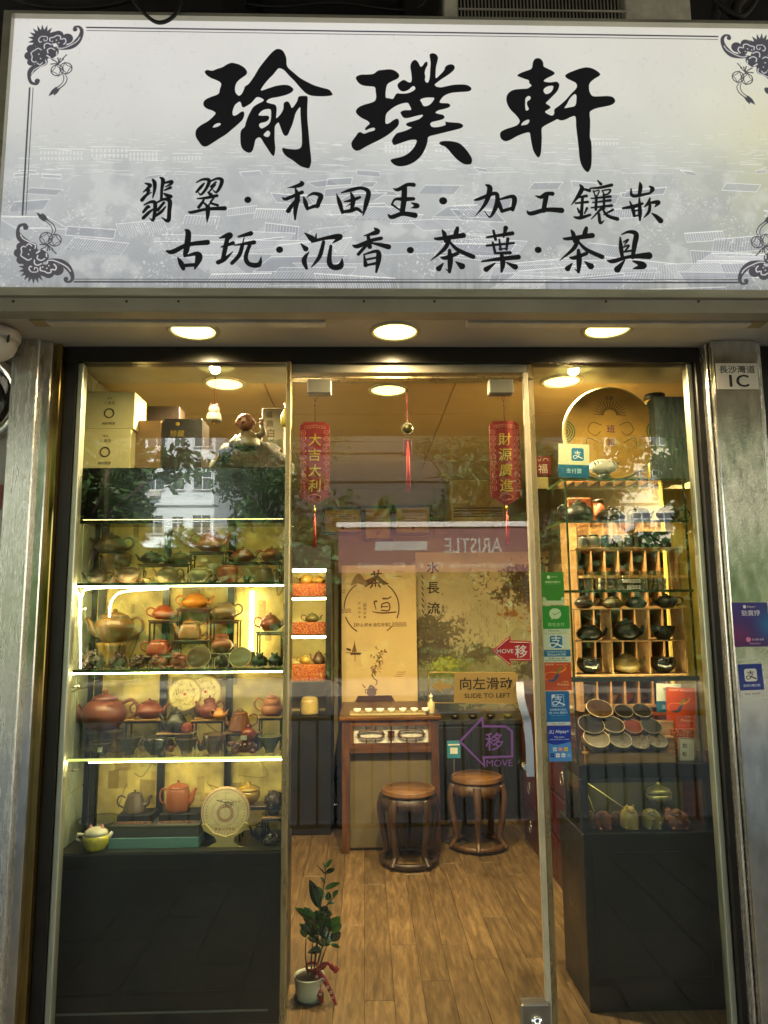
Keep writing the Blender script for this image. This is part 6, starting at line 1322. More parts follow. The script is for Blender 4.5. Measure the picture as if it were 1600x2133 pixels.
t = gift(337, 420, ZT+.0005, at(375, 872, YL+.10).z, YL+.10, .14, M('black_carton', '1d1611', .4), 'black gift box with gold characters on the left cabinet', b2)
t.children[1].data.materials[0] = M('gold_print', 'b8993e', .3, .8)
gift(305, 372, ZT+.0005, at(340, 846, YL+.3).z, YL+.3, .1, M('dark_carton', '2b2017', .5), 'tall dark carton at the rear of the left cabinet top')
def b3(g, x0, x1, z0, z1, Y):
    for i, ch in enumerate('福鼎白茶'): text_geo(ch, x0+.03+.005*i, z1-.03-i*.042, Y, .03, None, g, bold=.02)
gift(545, 592, ZT+.0005, at(560, 850, YL+.2).z, YL+.2, .1, M('silver_carton', '8d8672', .4, .2), 'grey white tea gift box behind the monk figurine', b3)
# monk figurine on a rock
p = at(520, 972, YL+.08); Ym = YL+.08; s = mpp(520, 940, Ym)
rk = MB(); n = 26; q = random.Random(12); vs = []; k = 8
for j in range(k):
    f = j/(k-1)
    for i in range(n):
        a = 2*math.pi*i/n; r_ = (1-.42*f**2)*(1+.1*math.sin(4*a+j)+q.uniform(-.07, .07))
        vs.append((at(520, 940, Ym).x+84*s*r_*math.cos(a), Ym+.03+.075*r_*math.sin(a), ZT+.0005+f*62*s*(1+.0*q.random())))
rk.add(vs, [(j*n+i, j*n+(i+1) % n, (j+1)*n+(i+1) % n, (j+1)*n+i) for j in range(k-1) for i in range(n)]+[tuple((k-1)*n+i for i in range(n))], 0, True)
rkt = tag(build('tea_rock', rk, M('mossy_rock', '17160a', .9, col2='2c1f0c', scale=30, bump=1., bscale=60)), 'mossy brown rock on the left cabinet carrying the monk figurine', 'rock')
mk = thing('monk_figurine', 'bald clay monk child figurine in a pale robe, listening with a raised hand', 'figurine', (at(512, 920, Ym).x, Ym+.01, ZT+50*s))
c = Vector((at(515, 925, Ym).x, Ym+.01, ZT+48*s)); MSK = clay('5c3a22', .5); MRB = clay('4a442e', .6)
g = MB(); g.lathe(c, [(30*s, 0), (32*s, 8*s), (24*s, 24*s), (16*s, 34*s), (9*s, 38*s), (8*s, 42*s)], 20); build('robe', g, MRB, mk)
g = MB(); hc = c+Vector((-4*s, -.01, 56*s)); g.ball(hc, 20*s, 20, 14, sc=(1, .95, .95)); g.ball(hc+Vector((-3*s, -19*s, -3*s)), 3.2*s, 8, 6); g.ball(hc+Vector((19*s, -1*s, -2*s)), 5*s, 8, 6, sc=(.5, .8, 1.2)); g.ball(hc+Vector((-20*s, -1*s, -2*s)), 5*s, 8, 6, sc=(.5, .8, 1.2)); hd_ = build('head', g, MSK, mk)
g = MB()
for sx in (-1, 1): g.tube([hc+Vector(((sx*8-4)*s, -18*s, 3*s)), hc+Vector(((sx*8)*s-2*s, -19.2*s, 4.5*s)), hc+Vector(((sx*8+4)*s-2*s, -18*s, 3*s))], 1*s, 5)
g.tube([hc+Vector((-8*s, -18.5*s, -10*s)), hc+Vector((-3*s, -19.6*s, -11.5*s)), hc+Vector((3*s, -18.5*s, -10*s))], 1*s, 5); build('face_line', g, clay('2c170c'), hd_)
g = MB(); g.tube([c+Vector((20*s, 0, 26*s)), c+Vector((34*s, -.01, 34*s)), c+Vector((30*s, -.015, 50*s))], [8*s, 7*s, 5*s], 8); build('sleeve', g, MRB, mk)
g = MB(); h_ = c+Vector((30*s, -.015, 54*s)); g.ball(h_, 6*s, 10, 8, sc=(1, .6, 1.1))
for i in range(4): g.tube([h_+Vector(((-4.5+3*i)*s, 0, 4*s)), h_+Vector(((-5.5+3.6*i)*s, 0, (12-abs(i-1.5)*1.5)*s))], [1.6*s, 1.2*s], 6)
g.tube([h_+Vector((-5*s, 0, 0)), h_+Vector((-10*s, -2*s, 5*s))], [1.8*s, 1.3*s], 6); build('hand', g, MSK, mk)
g = MB(); g.tube([c+Vector((-20*s, 0, 26*s)), c+Vector((-32*s, -.01, 12*s)), c+Vector((-16*s, -26*s, 10*s))], [8*s, 7*s, 5*s], 8); g.ball(c+Vector((-12*s, -27*s, 10*s)), 5*s, 8, 6); build('arm', g, MRB, mk)
# charms hanging
def cord(name, pts, r_, mat, parent): g = MB(); g.tube([Vector(p_) for p_ in pts], r_, 6); return build(name, g, mat, parent)
MCORD = M('red_cord', '6e1812', .8)
Yh_ = .09
p = at(446, 862, Yh_); s = mpp(446, 862, Yh_); t = thing('wind_bell', 'small white cat shaped bell hanging from the ceiling above the left cabinet', 'bell', (p.x, Yh_, p.z-.03))
cord('cord', [(p.x, Yh_, ZC-.006), (p.x+.002, Yh_, p.z+15*s)], .0014, MCORD, t)
g = MB(); g.lathe((p.x, Yh_, p.z-16*s), [(15*s, 0), (16*s, 6*s), (15*s, 14*s), (11*s, 20*s)], 20); g.ball((p.x, Yh_, p.z+8*s), 12*s, 14, 10); build('bell_body', g, M('white_glaze', 'ddd8c0'), t)
for sx in (-1, 1): g = MB(); g.lathe((p.x+sx*7*s, Yh_, p.z+16*s), [(4*s, 0), (0, 8*s)], 8); build('ear', g, M('pink_glaze', 'b8707a'), t)
g = MB(); g.tube([(p.x-9*s, Yh_-9*s, p.z+2*s), (p.x, Yh_-12*s, p.z), (p.x+9*s, Yh_-9*s, p.z+2*s)], 1.8*s, 6); build('collar', g, MCORD, t)
g = MB(); g.ball((p.x, Yh_, p.z-18*s), 4*s, 8, 6); build('clapper', g, M('brass_charm', 'a5813a', .3, .9), t)
p = at(597, 862, Yh_); s = mpp(597, 862, Yh_); t = thing('sachet', 'yellow embroidered sachet hanging left of the door edge', 'sachet', (p.x, Yh_, p.z-.05))
cord('cord', [(p.x, Yh_, ZC-.006), (p.x, Yh_, p.z+18*s)], .0014, MCORD, t)
g = MB(); g.lathe((p.x, Yh_, p.z-28*s), [(9*s, 0), (13*s, 8*s), (12*s, 24*s), (5*s, 38*s), (3*s, 42*s), (7*s, 50*s), (3*s, 54*s)], 14, sq=.4); build('pouch', g, M('yellow_silk', 'b3a72a', .4, col2='8e7a1c', scale=90), t)

# contents of the rear cabinet
GR_ = 'pots in the rear cabinet'
Yq = Yc+.1
for (px, py, w_, h_, cc_, st_, fc, lab) in [(638, 1216, 26, 22, 'c2a23c', 'round', 1, 'small yellow teapot on the upper brocade riser of the rear cabinet'), (664, 1216, 26, 18, 'a88c3c', 'flat', -1, 'flat mustard teapot on the upper brocade riser'), (636, 1386, 24, 20, 'b8a04a', 'round', 1, 'small yellow teapot on the lowest brocade riser'), (664, 1386, 26, 28, '5a3a22', 'pear', -1, 'small brown teapot on the lowest brocade riser'), (650, 1297, 30, 20, '6e6a3c', 'flat', 1, 'olive teapot on the middle brocade riser of the rear cabinet')]:
    teapot(px, py, w_, h_, cc_, fc, Yc+.2, lab, st_, at(650, {1216: 1215, 1386: 1385, 1297: 1296}[py], Yc+.1).z, GR_)
zj = zo0
teapot(645, 1492, 38, 36, 'c8bd74', 1, Yc+.12, 'pale cream covered jar at the bottom of the rear cabinet opening', 'drum', zj, GR_, spout=False, handle=False, knob=False)
# little cups filling the gaps of the lit shelves
GC = 'little tasting cups in the left cabinet'
for (px, py, w_, h_, cc_, Yx, zz, lab) in [(306, 1211, 16, 12, '8c7a4a', F+.03, Z1, 'tiny khaki cup between the banded and the grey teapots'), (382, 1211, 15, 12, 'b8b48a', F+.03, Z1, 'tiny pale cup left of the celadon teapot'), (515, 1212, 18, 14, '39352a', F+.03, Z1, 'tiny dark cup right of the orange pot'),
        (505, 1352, 20, 20, 'b98a3c', B, None, 'small glass like amber cup behind the pale tilted bowl'), (352, 1338, 18, 15, '6a4a2a', B, None, 'small brown cup behind the angular reddish teapot'),
        (296, 1578, 16, 14, '7a6a3c', F+.05, Z3, 'tiny olive cup behind the gap between the dark bowls'), (356, 1578, 16, 14, '8a5a34', F+.05, Z3, 'tiny tan cup between the round and shallow bowls'), (418, 1578, 16, 14, '4a4a36', F+.05, Z3, 'tiny dark cup left of the tall brown cup'), (478, 1578, 18, 15, '8c8a5a', F+.05, Z3, 'tiny grey cup left of the clay turtle')]:
    if zz is None: continue
    bowl(px, py, w_, h_, cc_, Yx, lab, zz, GC, style='cup')

for (px, py, w_, h_, cc_, st_, fc, Yx, zz, lab) in [(236, 1211, 26, 22, '5a3a22', 'round', 1, F+.05, Z1, 'small brown pot behind the dark hammered and banded teapots'), (444, 1212, 24, 22, '4a3c28', 'flat', -1, F+.05, Z1, 'small dark pot between the celadon and the orange pots'),
        (296, 1393, 24, 26, '6a3a20', 'pear', 1, F+.07, Z2, 'small brown pear pot behind the low carved figures'), (352, 1393, 24, 30, '4c3a20', 'jar', -1, F+.08, Z2, 'slim dark jar behind the reddish carved figures'), (520, 1389, 26, 34, '7a4a28', 'drum', 1, F+.07, Z2, 'tan drum pot behind the pale tilted bowl'), (490, 1389, 22, 44, '8a5a2c', 'gourd', -1, B+.03, Z2, 'tall tan gourd pot at the rear of the second shelf'),
        (300, 1577, 26, 28, '3c3424', 'round', -1, F+.08, Z3, 'small dark round pot behind the conical bowls'), (352, 1577, 24, 24, '6e4426', 'flat', 1, B, Z3, 'small flat brown pot under the stand of the dark pear teapot'), (430, 1577, 28, 30, '7a4224', 'pear', -1, B, Z3, 'small red brown pot under the stand right of the middle'), (536, 1577, 28, 30, '5a4426', 'round', 1, B, Z3, 'small olive brown pot behind the turtle and the ridged bowl'),
        (436, 1772, 26, 34, '2f2a20', 'jar', 1, B, Z4, 'dark jar standing behind the paper tea cake easel'), (540, 1772, 28, 34, '2c2c28', 'round', -1, B-.02, Z4, 'black round pot under the gaiwan stand')]:
    teapot(px, py, w_, h_, cc_, fc, Yx, lab, st_, zz, G, spout=w_ > 23, handle=w_ > 23)
# ================================================================ right display cabinet
YR = .18; YRb = .42
rx_0, rx_1 = at(1207, 1590, YR).x, at(1472, 1590, YR).x
RZ = {k: at(1320, v, YR).z for k, v in dict(t0=997, t1=1084, t2=1229, t3=1410, base=1592, w1=1622, w0=1735).items()}
rcab = thing('display_cabinet', 'right display cabinet: green edged glass shelves over a dark glazed base', 'cabinet', ((rx_0+rx_1)/2, YR, 0))
MCH = M('cabinet_charcoal', '1c1e1b', .38)
g = MB(); g.box(rx_0, rx_1+.02, YR, YRb+.1, 0, RZ['w0']-.001, bev=.003); build('base_box', g, MCH, rcab)
g = MB(); g.box(rx_0+.035, rx_1-.03, YR-.0035, YR-.0004, .12, RZ['w0']-.07, bev=.002); build('base_panel', g, MCH, rcab)
g = MB(); g.box(rx_0+.02, rx_1-.02, YR-.008, YR-.0038, at(1300, 2113, YR).z, at(1300, 2109, YR).z); build('base_groove', g, M('groove', '5b5c55'), rcab)
for x0_, x1_ in ((rx_0, rx_0+.03), (rx_1-.012, rx_1+.02)):
    g = MB(); g.box(x0_, x1_, YR, YR+.03, RZ['w0'], RZ['w1'], bev=.002); build('window_stile', g, MCH, rcab)
g = MB(); g.box(rx_0, rx_1+.02, YR, YRb+.1, RZ['w1']+.001, RZ['base'], bev=.003); build('top_board', g, MCH, rcab)
g = MB(); g.box(rx_0, rx_0+.03, YRb-.02, YRb, RZ['w0'], RZ['w1']); build('rear_stile', g, MCH, rcab)
g = MB(); g.box(rx_0, rx_1, YRb+.001, YRb+.006, RZ['w0'], RZ['w1']); build('back_panel', g, M('case_back', '4c4632', .5, var=.3, scale=9), rcab)
g = MB(); g.box(rx_0+.03, rx_1-.012, YR+.004, YR+.008, RZ['w0'], RZ['w1']); build('front_glass', g, MGS, rcab)
g = MB(); g.box(rx_0+.002, rx_0+.006, YR+.03, YRb-.02, RZ['w0'], RZ['w1']); build('side_glass', g, MGS, rcab)
x0s = at(1187, 1000, YR).x
for kz, (a, b_) in dict(t0=(1180, 1440), t1=(1172, 1448), t2=(1178, 1458), t3=(1188, 1472)).items():
    xa_, xb_ = at(a, 1200, YR).x, at(b_, 1200, YR).x; xa_ = rx_0-.03+(0 if kz != 't0' else .01); xb_ = rx_1-.005
    z = RZ[kz]; g = MB(); g.box(xa_, xb_, YR+.002, YRb, z-.007, z); build('glass_shelf', g, MGS, rcab)
    g = MB(); g.box(xa_, xb_, YR, YR+.0018, z-(.0175 if kz == 't3' else .009), z+.001); g.box(xa_-.0015, xa_-.0002, YR, YRb, z-.009, z+.001); build('shelf_edge', g, MGE, rcab)
for x in (rx_0-.008, rx_1-.018):
    g = MB(); g.box(x, x+.007, YR+.0035, YR+.011, RZ['base']+.0005, RZ['t0']-.0095); build('glass_upright', g, MGE, rcab)
for x in (rx_0-.0075, rx_1-.0175):
    g = MB(); g.box(x+.001, x+.005, YR+.012, YRb, RZ['base']+.0005, RZ['t0']-.0095); build('glass_side', g, MGS, rcab)
g = MB(); g.box(rx_1-.001, XR-.002, YR+.25, YRb+.05, RZ['base'], RZ['t0'])
led(rx_0+.0, rx_1-.03, YR+.014, YR+.022, RZ['t3']-.016, RZ['t3']-.0095, rcab, MLED2)  # strip added to light the bowls below, hidden by the deeper shelf edge
led(rx_0+.0, rx_1-.03, YR+.014, YR+.02, RZ['t2']+.001, RZ['t2']+.003, rcab, MLED2) if False else None
tag(build('side_curtain', g, M('yellow_curtain', 'b8a04a', .8, var=.25, scale=12, stretch=(6, 6, .4))), 'yellowish pleated panel at the right end of the right cabinet', 'panel')
FR = YR+.09; BR = YR+.17
G2 = 'dark clay pots in the right cabinet'
# top shelf
teapot(1207, 1083, 58, 50, '2f2e26', 1, FR, 'big black pot with pale blotch at the left of the upper glass shelf', 'round', RZ['t1'], G2, spout=False)
teapot(1272, 1083, 60, 34, '3c3c2c', 1, FR, 'wide dark green iron pot in the middle of the upper glass shelf', 'flat', RZ['t1'], G2, spout=False, handle=False)
teapot(1330, 1083, 46, 34, '37342a', 1, FR, 'squat dark pot right of the wide one on the upper glass shelf', 'drum', RZ['t1'], G2, handle=False)
teapot(1392, 1083, 46, 38, '33301f', -1, FR, 'dark side handled pot at the right end of the upper glass shelf', 'wide', RZ['t1'], G2, hscale=1.3, spout=False)
p = at(1252, 1083, BR); s = mpp(1252, 1060, BR); t = thing('bamboo_cylinder', 'orange bamboo tea canister behind the dark pots', 'canister', (p.x, BR+.02, RZ['t1']))
g = MB(); g.lathe((p.x, BR+.02, RZ['t1']+.0005), [(11*s, 0), (11*s, 48*s)], 20); build('body', g, clay('a5562a', .5), t)
g = MB(); g.lathe((p.x, BR+.02, RZ['t1']+48.6*s), [(12*s, 0), (12*s, 6*s), (0, 6.5*s)], 20); build('cap', g, clay('3c2a1a'), t)
x0_, x1_ = at(1184, 1040, BR+.04).x, at(1232, 1040, BR+.04).x
tag(build('brocade_box', MB().box(x0_, x1_, BR+.045, BR+.07, RZ['t1']+.0005, RZ['t1']+.13, bev=.002), MRED), 'dark red brocade box standing behind the big black pot', 'box')
# second shelf: bamboo step with jars
def rack(px0, px1, py, Y, zf, lab):
    x0, x1 = at(px0, py, Y).x, at(px1, py, Y).x; z = at((px0+px1)/2, py, Y).z
    t = thing('step_rack', lab, 'display stand', ((x0+x1)/2, Y, zf)); g = MB(); g.box(x0, x1, Y-.05, Y+.05, z-.008, z-.0005, bev=.001); build('board', g, MPINE, t)
    for x in (x0+.003, x1-.009): g = MB(); g.box(x, x+.006, Y-.045, Y+.045, zf+.0005, z-.0085); build('side', g, MPINE, t)
    return z
zr = rack(1192, 1406, 1142, BR, RZ['t2'], 'bamboo step at the rear of the second glass shelf')
MJ = thin_glass('jar_glass', (.72, .76, .74), refl=.12, rough=.04)
def jar(px, py, w, h, z, Y, lab, mat, lidm, tagp=False):
    p = at(px, py, Y); s = mpp(px, py, Y); t = thing('jar', lab, 'jar', (p.x, Y, z), 'jars on the bamboo step'); r_ = w*s/2
    g = MB(); g.lathe((p.x, Y, z+.0005), [(r_*.8, 0), (r_, h*s*.12), (r_, h*s*.7), (r_*.8, h*s*.86)], 20); build('body', g, mat, t)
    g = MB(); g.lathe((p.x, Y, z+h*s*.865), [(r_*.82, 0), (r_*.82, h*s*.12), (0, h*s*.135)], 20); build('lid', g, lidm, t)
    if tagp: g = MB(); g.box(p.x-r_*.3, p.x+r_*.3, Y-r_-.001, Y-r_-.0002, z+h*s*.1, z+h*s*.55); build('paper_tag', g, M('price_tag', 'e3dcbf'), t)
MDJ = M('smoked_jar', '2e2c28', .08, .0, coat=1., var=.3)
jar(1215, 1142, 22, 27, zr, BR-.01, 'leftmost smoky glass jar on the bamboo step', M('smoke_grey', '6e6a60', .1, coat=1.), MDJ); jar(1238, 1142, 24, 28, zr, BR-.01, 'second smoky glass jar from the left on the bamboo step', M('smoke_grey', '6e6a60'), MDJ)
jar(1263, 1142, 23, 27, zr, BR-.01, 'jar with bluish shine on the bamboo step', M('blue_jar', '2f4a58', .08, coat=1.), MDJ); jar(1287, 1142, 23, 27, zr, BR-.01, 'black jar with a paper tag on the bamboo step', MDJ, MDJ, True); jar(1311, 1142, 22, 28, zr, BR-.01, 'plain black jar right of the tagged one', MDJ, MDJ)
x0_, x1_ = at(1330, 1142, BR-.03).x, at(1398, 1142, BR-.03).x; tag(build('black_box', MB().box(x0_, x1_, BR-.035, BR+.04, zr+.0003, zr+33*mpp(1360, 1142, BR), bev=.002), M('black_box', '1b1c18', .4)), 'matt black storage box at the right of the bamboo step', 'box')
p = at(1309, 1105, BR+.02); t = bowl(1312, 1112, 27, 17, 'b0602c', BR-.012, 'upturned orange cup on the black jar', at(1312, 1112, BR-.012).z, None, style='cup')
MCG = thin_glass('cup_glass', (.80, .84, .80), refl=.10)
for i in range(7):
    px = 1228+i*24; p = at(px, 1212, FR+.04); s = mpp(px, 1212, FR); z = RZ['t2']+.002
    t = thing('glass_cup', 'clear glass cup, %s in the row behind the long tubes' % ('leftmost', 'second from the left', 'third from the left', 'middle one', 'third from the right', 'second from the right', 'rightmost')[i], 'cup', (p.x, FR+.05, z), 'glass cups in a row')
    g = MB(); g.lathe((p.x, FR+.05, z), [(8*s, 0), (9*s, 2*s), (11.5*s, 40*s), (10.7*s, 40*s), (8*s, 4*s), (0, 3.5*s)], 20); build('cup_body', g, MCG, t)
    g = MB(); g.tube([(p.x-11*s, FR+.05, z+30*s), (p.x-16*s, FR+.045, z+26*s), (p.x-14*s, FR+.045, z+14*s), (p.x-9.5*s, FR+.05, z+10*s)], 1.2*s, 6); build('handle', g, MCG, t)
MTB = thin_glass('tube_glass', (.62, .66, .60), refl=.16, rough=.05)
for i, (py, lab) in enumerate(((1210.5, 'upper of two long clear tubes with a white label'), (1222.5, 'lower of two long clear tubes with a white label'))):
    x0_, x1_ = at(1249, py, FR-.02).x, at(1384, py, FR-.02).x; s = mpp(1300, py, FR); r_ = 6.2*s; zc = RZ['t2']+.001+r_+(12.6*s if i == 0 else 0)
    t = thing('glass_tube', lab, 'tube', ((x0_+x1_)/2, FR-.02, zc-r_), 'clear tubes of incense')
    g = MB(); g.lathe((x0_, FR-.02, zc), [(r_, 0), (r_, x1_-x0_)], 18, axis='x'); build('tube_body', g, MTB, t)
    g = MB(); xm = (x0_+x1_)/2; g.box(xm-.045+.02*i, xm+.03+.0*i, FR-.02-r_-.0012, FR-.02-r_-.0004, zc-r_*.55, zc+r_*.55); build('white_label', g, M('tube_label', 'ddd8c4', .6), t)
    g = MB(); text_geo('沉香線香', xm+.002, zc, FR-.02-r_-.0016, .05, None, g); build('label_print', g, M('black_label', '2a2826'), t)
    for x in (x0_-.002, x1_-.001): g = MB(); g.lathe((x, FR-.02, zc), [(0, 0), (r_*1.04, .0), (r_*1.04, .004), (0, .0045)], 18, axis='x'); build('end_cap', g, M('tube_cap', 'b3ab8a', .4), t)
# third shelf: bamboo grid box
xg0_, xg1_ = at(1199, 1400, FR-.03).x, at(1434, 1400, FR-.03).x; zg0, zg2 = RZ['t3']+.0008, at(1310, 1267, FR-.03).z; zg1 = (zg0+zg2)/2
gb = thing('grid_box', 'pale bamboo grid box of six compartments on the third glass shelf', 'shelf', ((xg0_+xg1_)/2, FR, zg0))
tb = .005
for z in (zg0, zg1, zg2-tb): g = MB(); g.box(xg0_, xg1_, FR-.03, FR+.10, z, z+tb, bev=.0008); build('board', g, MPINE, gb)
for i in range(4):
    x = xg0_+(xg1_-xg0_-tb)*i/3
    for za_, zb_ in ((zg0+tb, zg1), (zg1+tb, zg2-tb)): g = MB(); g.box(x, x+tb, FR-.03, FR+.10, za_, zb_); build('divider', g, MPINE, gb)
cxs = [xg0_+(xg1_-xg0_)*(i+.5)/3 for i in range(3)]
def pot_at(x, z, w, h, *a, **k):
    px = 1320+(x-at(1320, 1350, FR+.02).x)/mpp(1320, 1350, FR+.02); return px
for i, (st_, w_, h_, cc_, lab, kw) in enumerate([('flat', 54, 36, '1d1b17', 'black side handled pot in the upper left compartment of the bamboo grid', dict(spout=True, handle=False)), ('round', 56, 44, '1e1b18', 'black banded pot with side handle in the upper middle compartment', dict(spout=True, handle=False))]):
    teapot(pot_at(cxs[i], 0, 0, 0), 1330, w_, h_, cc_, 1, FR+.02, lab, st_, zg1+tb, G2, **kw)
bowl(pot_at(cxs[2], 0, 0, 0), 1330, 50, 27, '26241c', FR+.02, 'dark engraved bowl in the upper right compartment of the bamboo grid', zg1+tb, 'bowls in the bamboo grid', style='cup')
bowl(pot_at(cxs[0], 0, 0, 0), 1397, 50, 31, '15130f', FR+.02, 'glossy black bowl with a pale tag in the lower left compartment', zg0+tb, 'bowls in the bamboo grid', style='round', tagc=True)
teapot(pot_at(cxs[1], 0, 0, 0), 1397, 54, 44, '6f6338', 1, FR+.02, 'greenish gold round teapot in the lower middle compartment', 'round', zg0+tb, G2, handle=False)
bowl(pot_at(cxs[2], 0, 0, 0), 1397, 52, 31, '14110e', FR+.02, 'glossy black bowl in the lower right compartment of the bamboo grid', zg0+tb, 'bowls in the bamboo grid', style='round')
for i, (px, w_, h_, cc_, sty, lab) in enumerate([(1216, 38, 28, '3a3230', 'round', 'brownish black small pot on top of the bamboo grid, left'), (1277, 44, 27, '5d5233', 'flat', 'khaki lidded pot on top of the bamboo grid, left of the middle'), (1325, 44, 27, '2c2e34', 'flat', 'blue black lidded pot on top of the bamboo grid, right of the middle'), (1390, 44, 29, '34281f', 'wide', 'dark brown pot on top of the bamboo grid, right')]):
    teapot(px, 1266, w_, h_, cc_, -1 if i % 2 else 1, FR+.02, lab, sty, zg2, G2, spout=i in (0, 3), handle=i == 3)
# lowest open shelf: three tiers of tilted bowls
tiers = [(1430, 1500, .15, [(1247, 1481, 47), (1298, 1487, 37), (1336, 1487, 38)]), (0, 0, .10, [(1230, 1512, 47), (1275, 1512, 45), (1317, 1520, 38), (1355, 1519, 38)]), (0, 0, .05, [(1241, 1546, 52), (1290, 1544, 46), (1330, 1551, 38), (1368, 1549, 40)])]
st_t = thing('bowl_steps', 'bamboo steps carrying three rows of tilted dark bowls', 'display stand', (at(1300, 1585, FR).x, FR, RZ['base']))
cols = ['4b3a24', '23211d', '1f1e1c', '1d1f24', '38352c', '6e3420', '2c3330', '57523e', '34372f', '3f3a2c', '43402f']; k_ = 0
names = ['large brown glazed bowl at the left of the rear row', 'small black bowl in the middle of the rear row', 'small black bowl at the right of the rear row', 'large blue black bowl at the left of the middle row', 'silvery rimmed dark bowl second in the middle row', 'rust red bowl in the middle row', 'black bowl with bluish shine at the right of the middle row', 'largest pale lined bowl at the left of the front row', 'black and silver streaked bowl second in the front row', 'small olive bowl third in the front row', 'small olive brown bowl at the right of the front row']
for ti, (_, _, dy, bs) in enumerate(tiers):
    Yb_ = YR+dy; zt_s = min(at(b_[0], b_[1]+b_[2]*.36, Yb_).z for b_ in bs)
    zt_s = max(zt_s, RZ['base']+.006)
    x0_, x1_ = at(1213, 1540, Yb_).x, at(1400, 1540, Yb_).x
    g = MB(); g.box(x0_, x1_, Yb_-.03, Yb_+.015, zt_s-.006, zt_s-.0003, bev=.001); build('step', g, MPINE, st_t)
    if zt_s-.0065 > RZ['base']+.001: g = MB(); g.box(x0_, x1_, Yb_-.028, Yb_-.022, RZ['base']+.0006, zt_s-.0065); build('riser', g, MPINE, st_t)
    for (px, py, w_) in bs:
        bowl(px, py, w_*1.12, w_*.50, cols[k_], Yb_-.005, names[k_]+' of tilted bowls', zt_s, 'tilted bowls on the bamboo steps', tilt=.62, style='round' if k_ % 3 else 'cup', rim='d8ceac' if k_ in (0, 7, 8, 4) else '9a927a', inner=('5c5038' if k_ == 7 else '4a2010' if k_ == 5 else ('15130f', '1e1c16', '10120f')[k_ % 3])); k_ += 1
# cards in the right corner
def card(px0, px1, py0, py1, Y, lab, paint, rot=0., name='payment_card', cat='card', base=None, thick=.0015, res=3.):
    x0, x1 = at(px0, (py0+py1)/2, Y).x, at(px1, (py0+py1)/2, Y).x; z0, z1 = at((px0+px1)/2, py1, Y).z, at((px0+px1)/2, py0, Y).z
    c = Canvas(int((px1-px0)*res), int((py1-py0)*res)); paint(c, res); im = c.image(name+'_print'); mt = print_mat(name+'_print', im, .35, coat=.2)
    g = MB(); g.box(x0, x1, Y-thick, Y, z0, z1); L = Vector(((x0+x1)/2, Y, z0))
    o = build(name, g, mt, None, origin=L); uv_xz(o, x0, x1, z0, z1)
    if rot: o.rotation_euler = (0, rot, 0)
    return tag(o, lab, cat)
def rrect(c, x0, y0, x1, y1, r_, col): c.poly(smooth([(x0+r_, y0), (x1-r_, y0), (x1, y0+r_), (x1, y1-r_), (x1-r_, y1), (x0+r_, y1), (x0, y1-r_), (x0, y0+r_)], 1, True), col)
def ribbon_logo(c, x, y, s):
    o = (.93, .52, .22)
    c.stroke([(x-38*s, y+22*s), (x-50*s, y+10*s), (x-44*s, y-8*s), (x-20*s, y-14*s), (x+10*s, y-12*s), (x+36*s, y-22*s), (x+44*s, y-34*s), (x+34*s, y-42*s)], [2.5*s, 3*s, 3*s, 3.5*s, 6*s, 8*s, 6*s, 2*s], o)
    c.stroke([(x-38*s, y+24*s), (x-10*s, y+22*s), (x+4*s, y+6*s), (x+10*s, y-8*s)], [2*s, 12*s, 14*s, 8*s], (.22, .28, .40)); c.stroke([(x+8*s, y-10*s), (x+16*s, y-26*s), (x+30*s, y-34*s)], [10*s, 10*s, 3*s], (.45, .50, .16))
def p_oct(c, k):
    c.a[:] = (.74, .27, .08); ribbon_logo(c, c.w*.46, c.h*.46, c.w/125); c.text('敬請使用', c.w*.25, c.h*.07, c.w*.3, None, (.95, .8, .6)); c.text('Welcome to use', c.w*.68, c.h*.07, c.w*.4, None, (.95, .8, .6))
    c.text('八達通', c.w*.76, c.h*.70, c.w*.26, None, (.95, .8, .55)); c.text('Octopus', c.w*.70, c.h*.80, c.w*.42, None, (.96, .80, .55), bold=.01); c.text('www.octopus.com.hk', c.w*.62, c.h*.92, c.w*.5, None, (.9, .6, .4))
def p_zhi(c, x, y, s, col, w_=1.):
    c.stroke([(x, y-30*s), (x, y-10*s)], 5*s*w_, col, 1, False); c.stroke([(x-20*s, y-20*s), (x+20*s, y-20*s)], 5*s*w_, col, 1, False); c.stroke([(x-16*s, y-9*s), (x+14*s, y-9*s)], 4.5*s*w_, col, 1, False)
    c.stroke([(x+13*s, y-9*s), (x+4*s, y+8*s), (x-12*s, y+22*s), (x-26*s, y+20*s), (x-28*s, y+8*s), (x-14*s, y+3*s), (x+6*s, y+10*s), (x+32*s, y+22*s)], [4*s*w_, 5*s*w_, 5*s*w_, 5*s*w_, 5*s*w_, 5*s*w_, 7*s*w_, 8*s*w_], col)
def p_white(c, k): c.a[:] = (.80, .82, .76); c.a[int(c.h*.62):] = (.10, .36, .48); c.text('支付寶', c.w*.5, c.h*.8, c.w*.6, None, (.8, .85, .85))
card(1366, 1418, 1424, 1484, FR+.06, 'white and blue card standing behind the orange payment card', p_white, rot=.04)
card(1386, 1446, 1432, 1518, FR+.04, 'big orange payment card with a ribbon emblem in the right corner of the right cabinet', p_oct, rot=.05)
x0_, x1_ = at(1397, 1550, FR+.03).x, at(1448, 1550, FR+.03).x
tag(build('brocade_box', MB().box(x0_, x1_, FR+.02, FR+.06, RZ['base']+.0005, at(1420, 1519, FR+.02).z, bev=.002), MRED), 'red brocade box under the orange payment card', 'box')
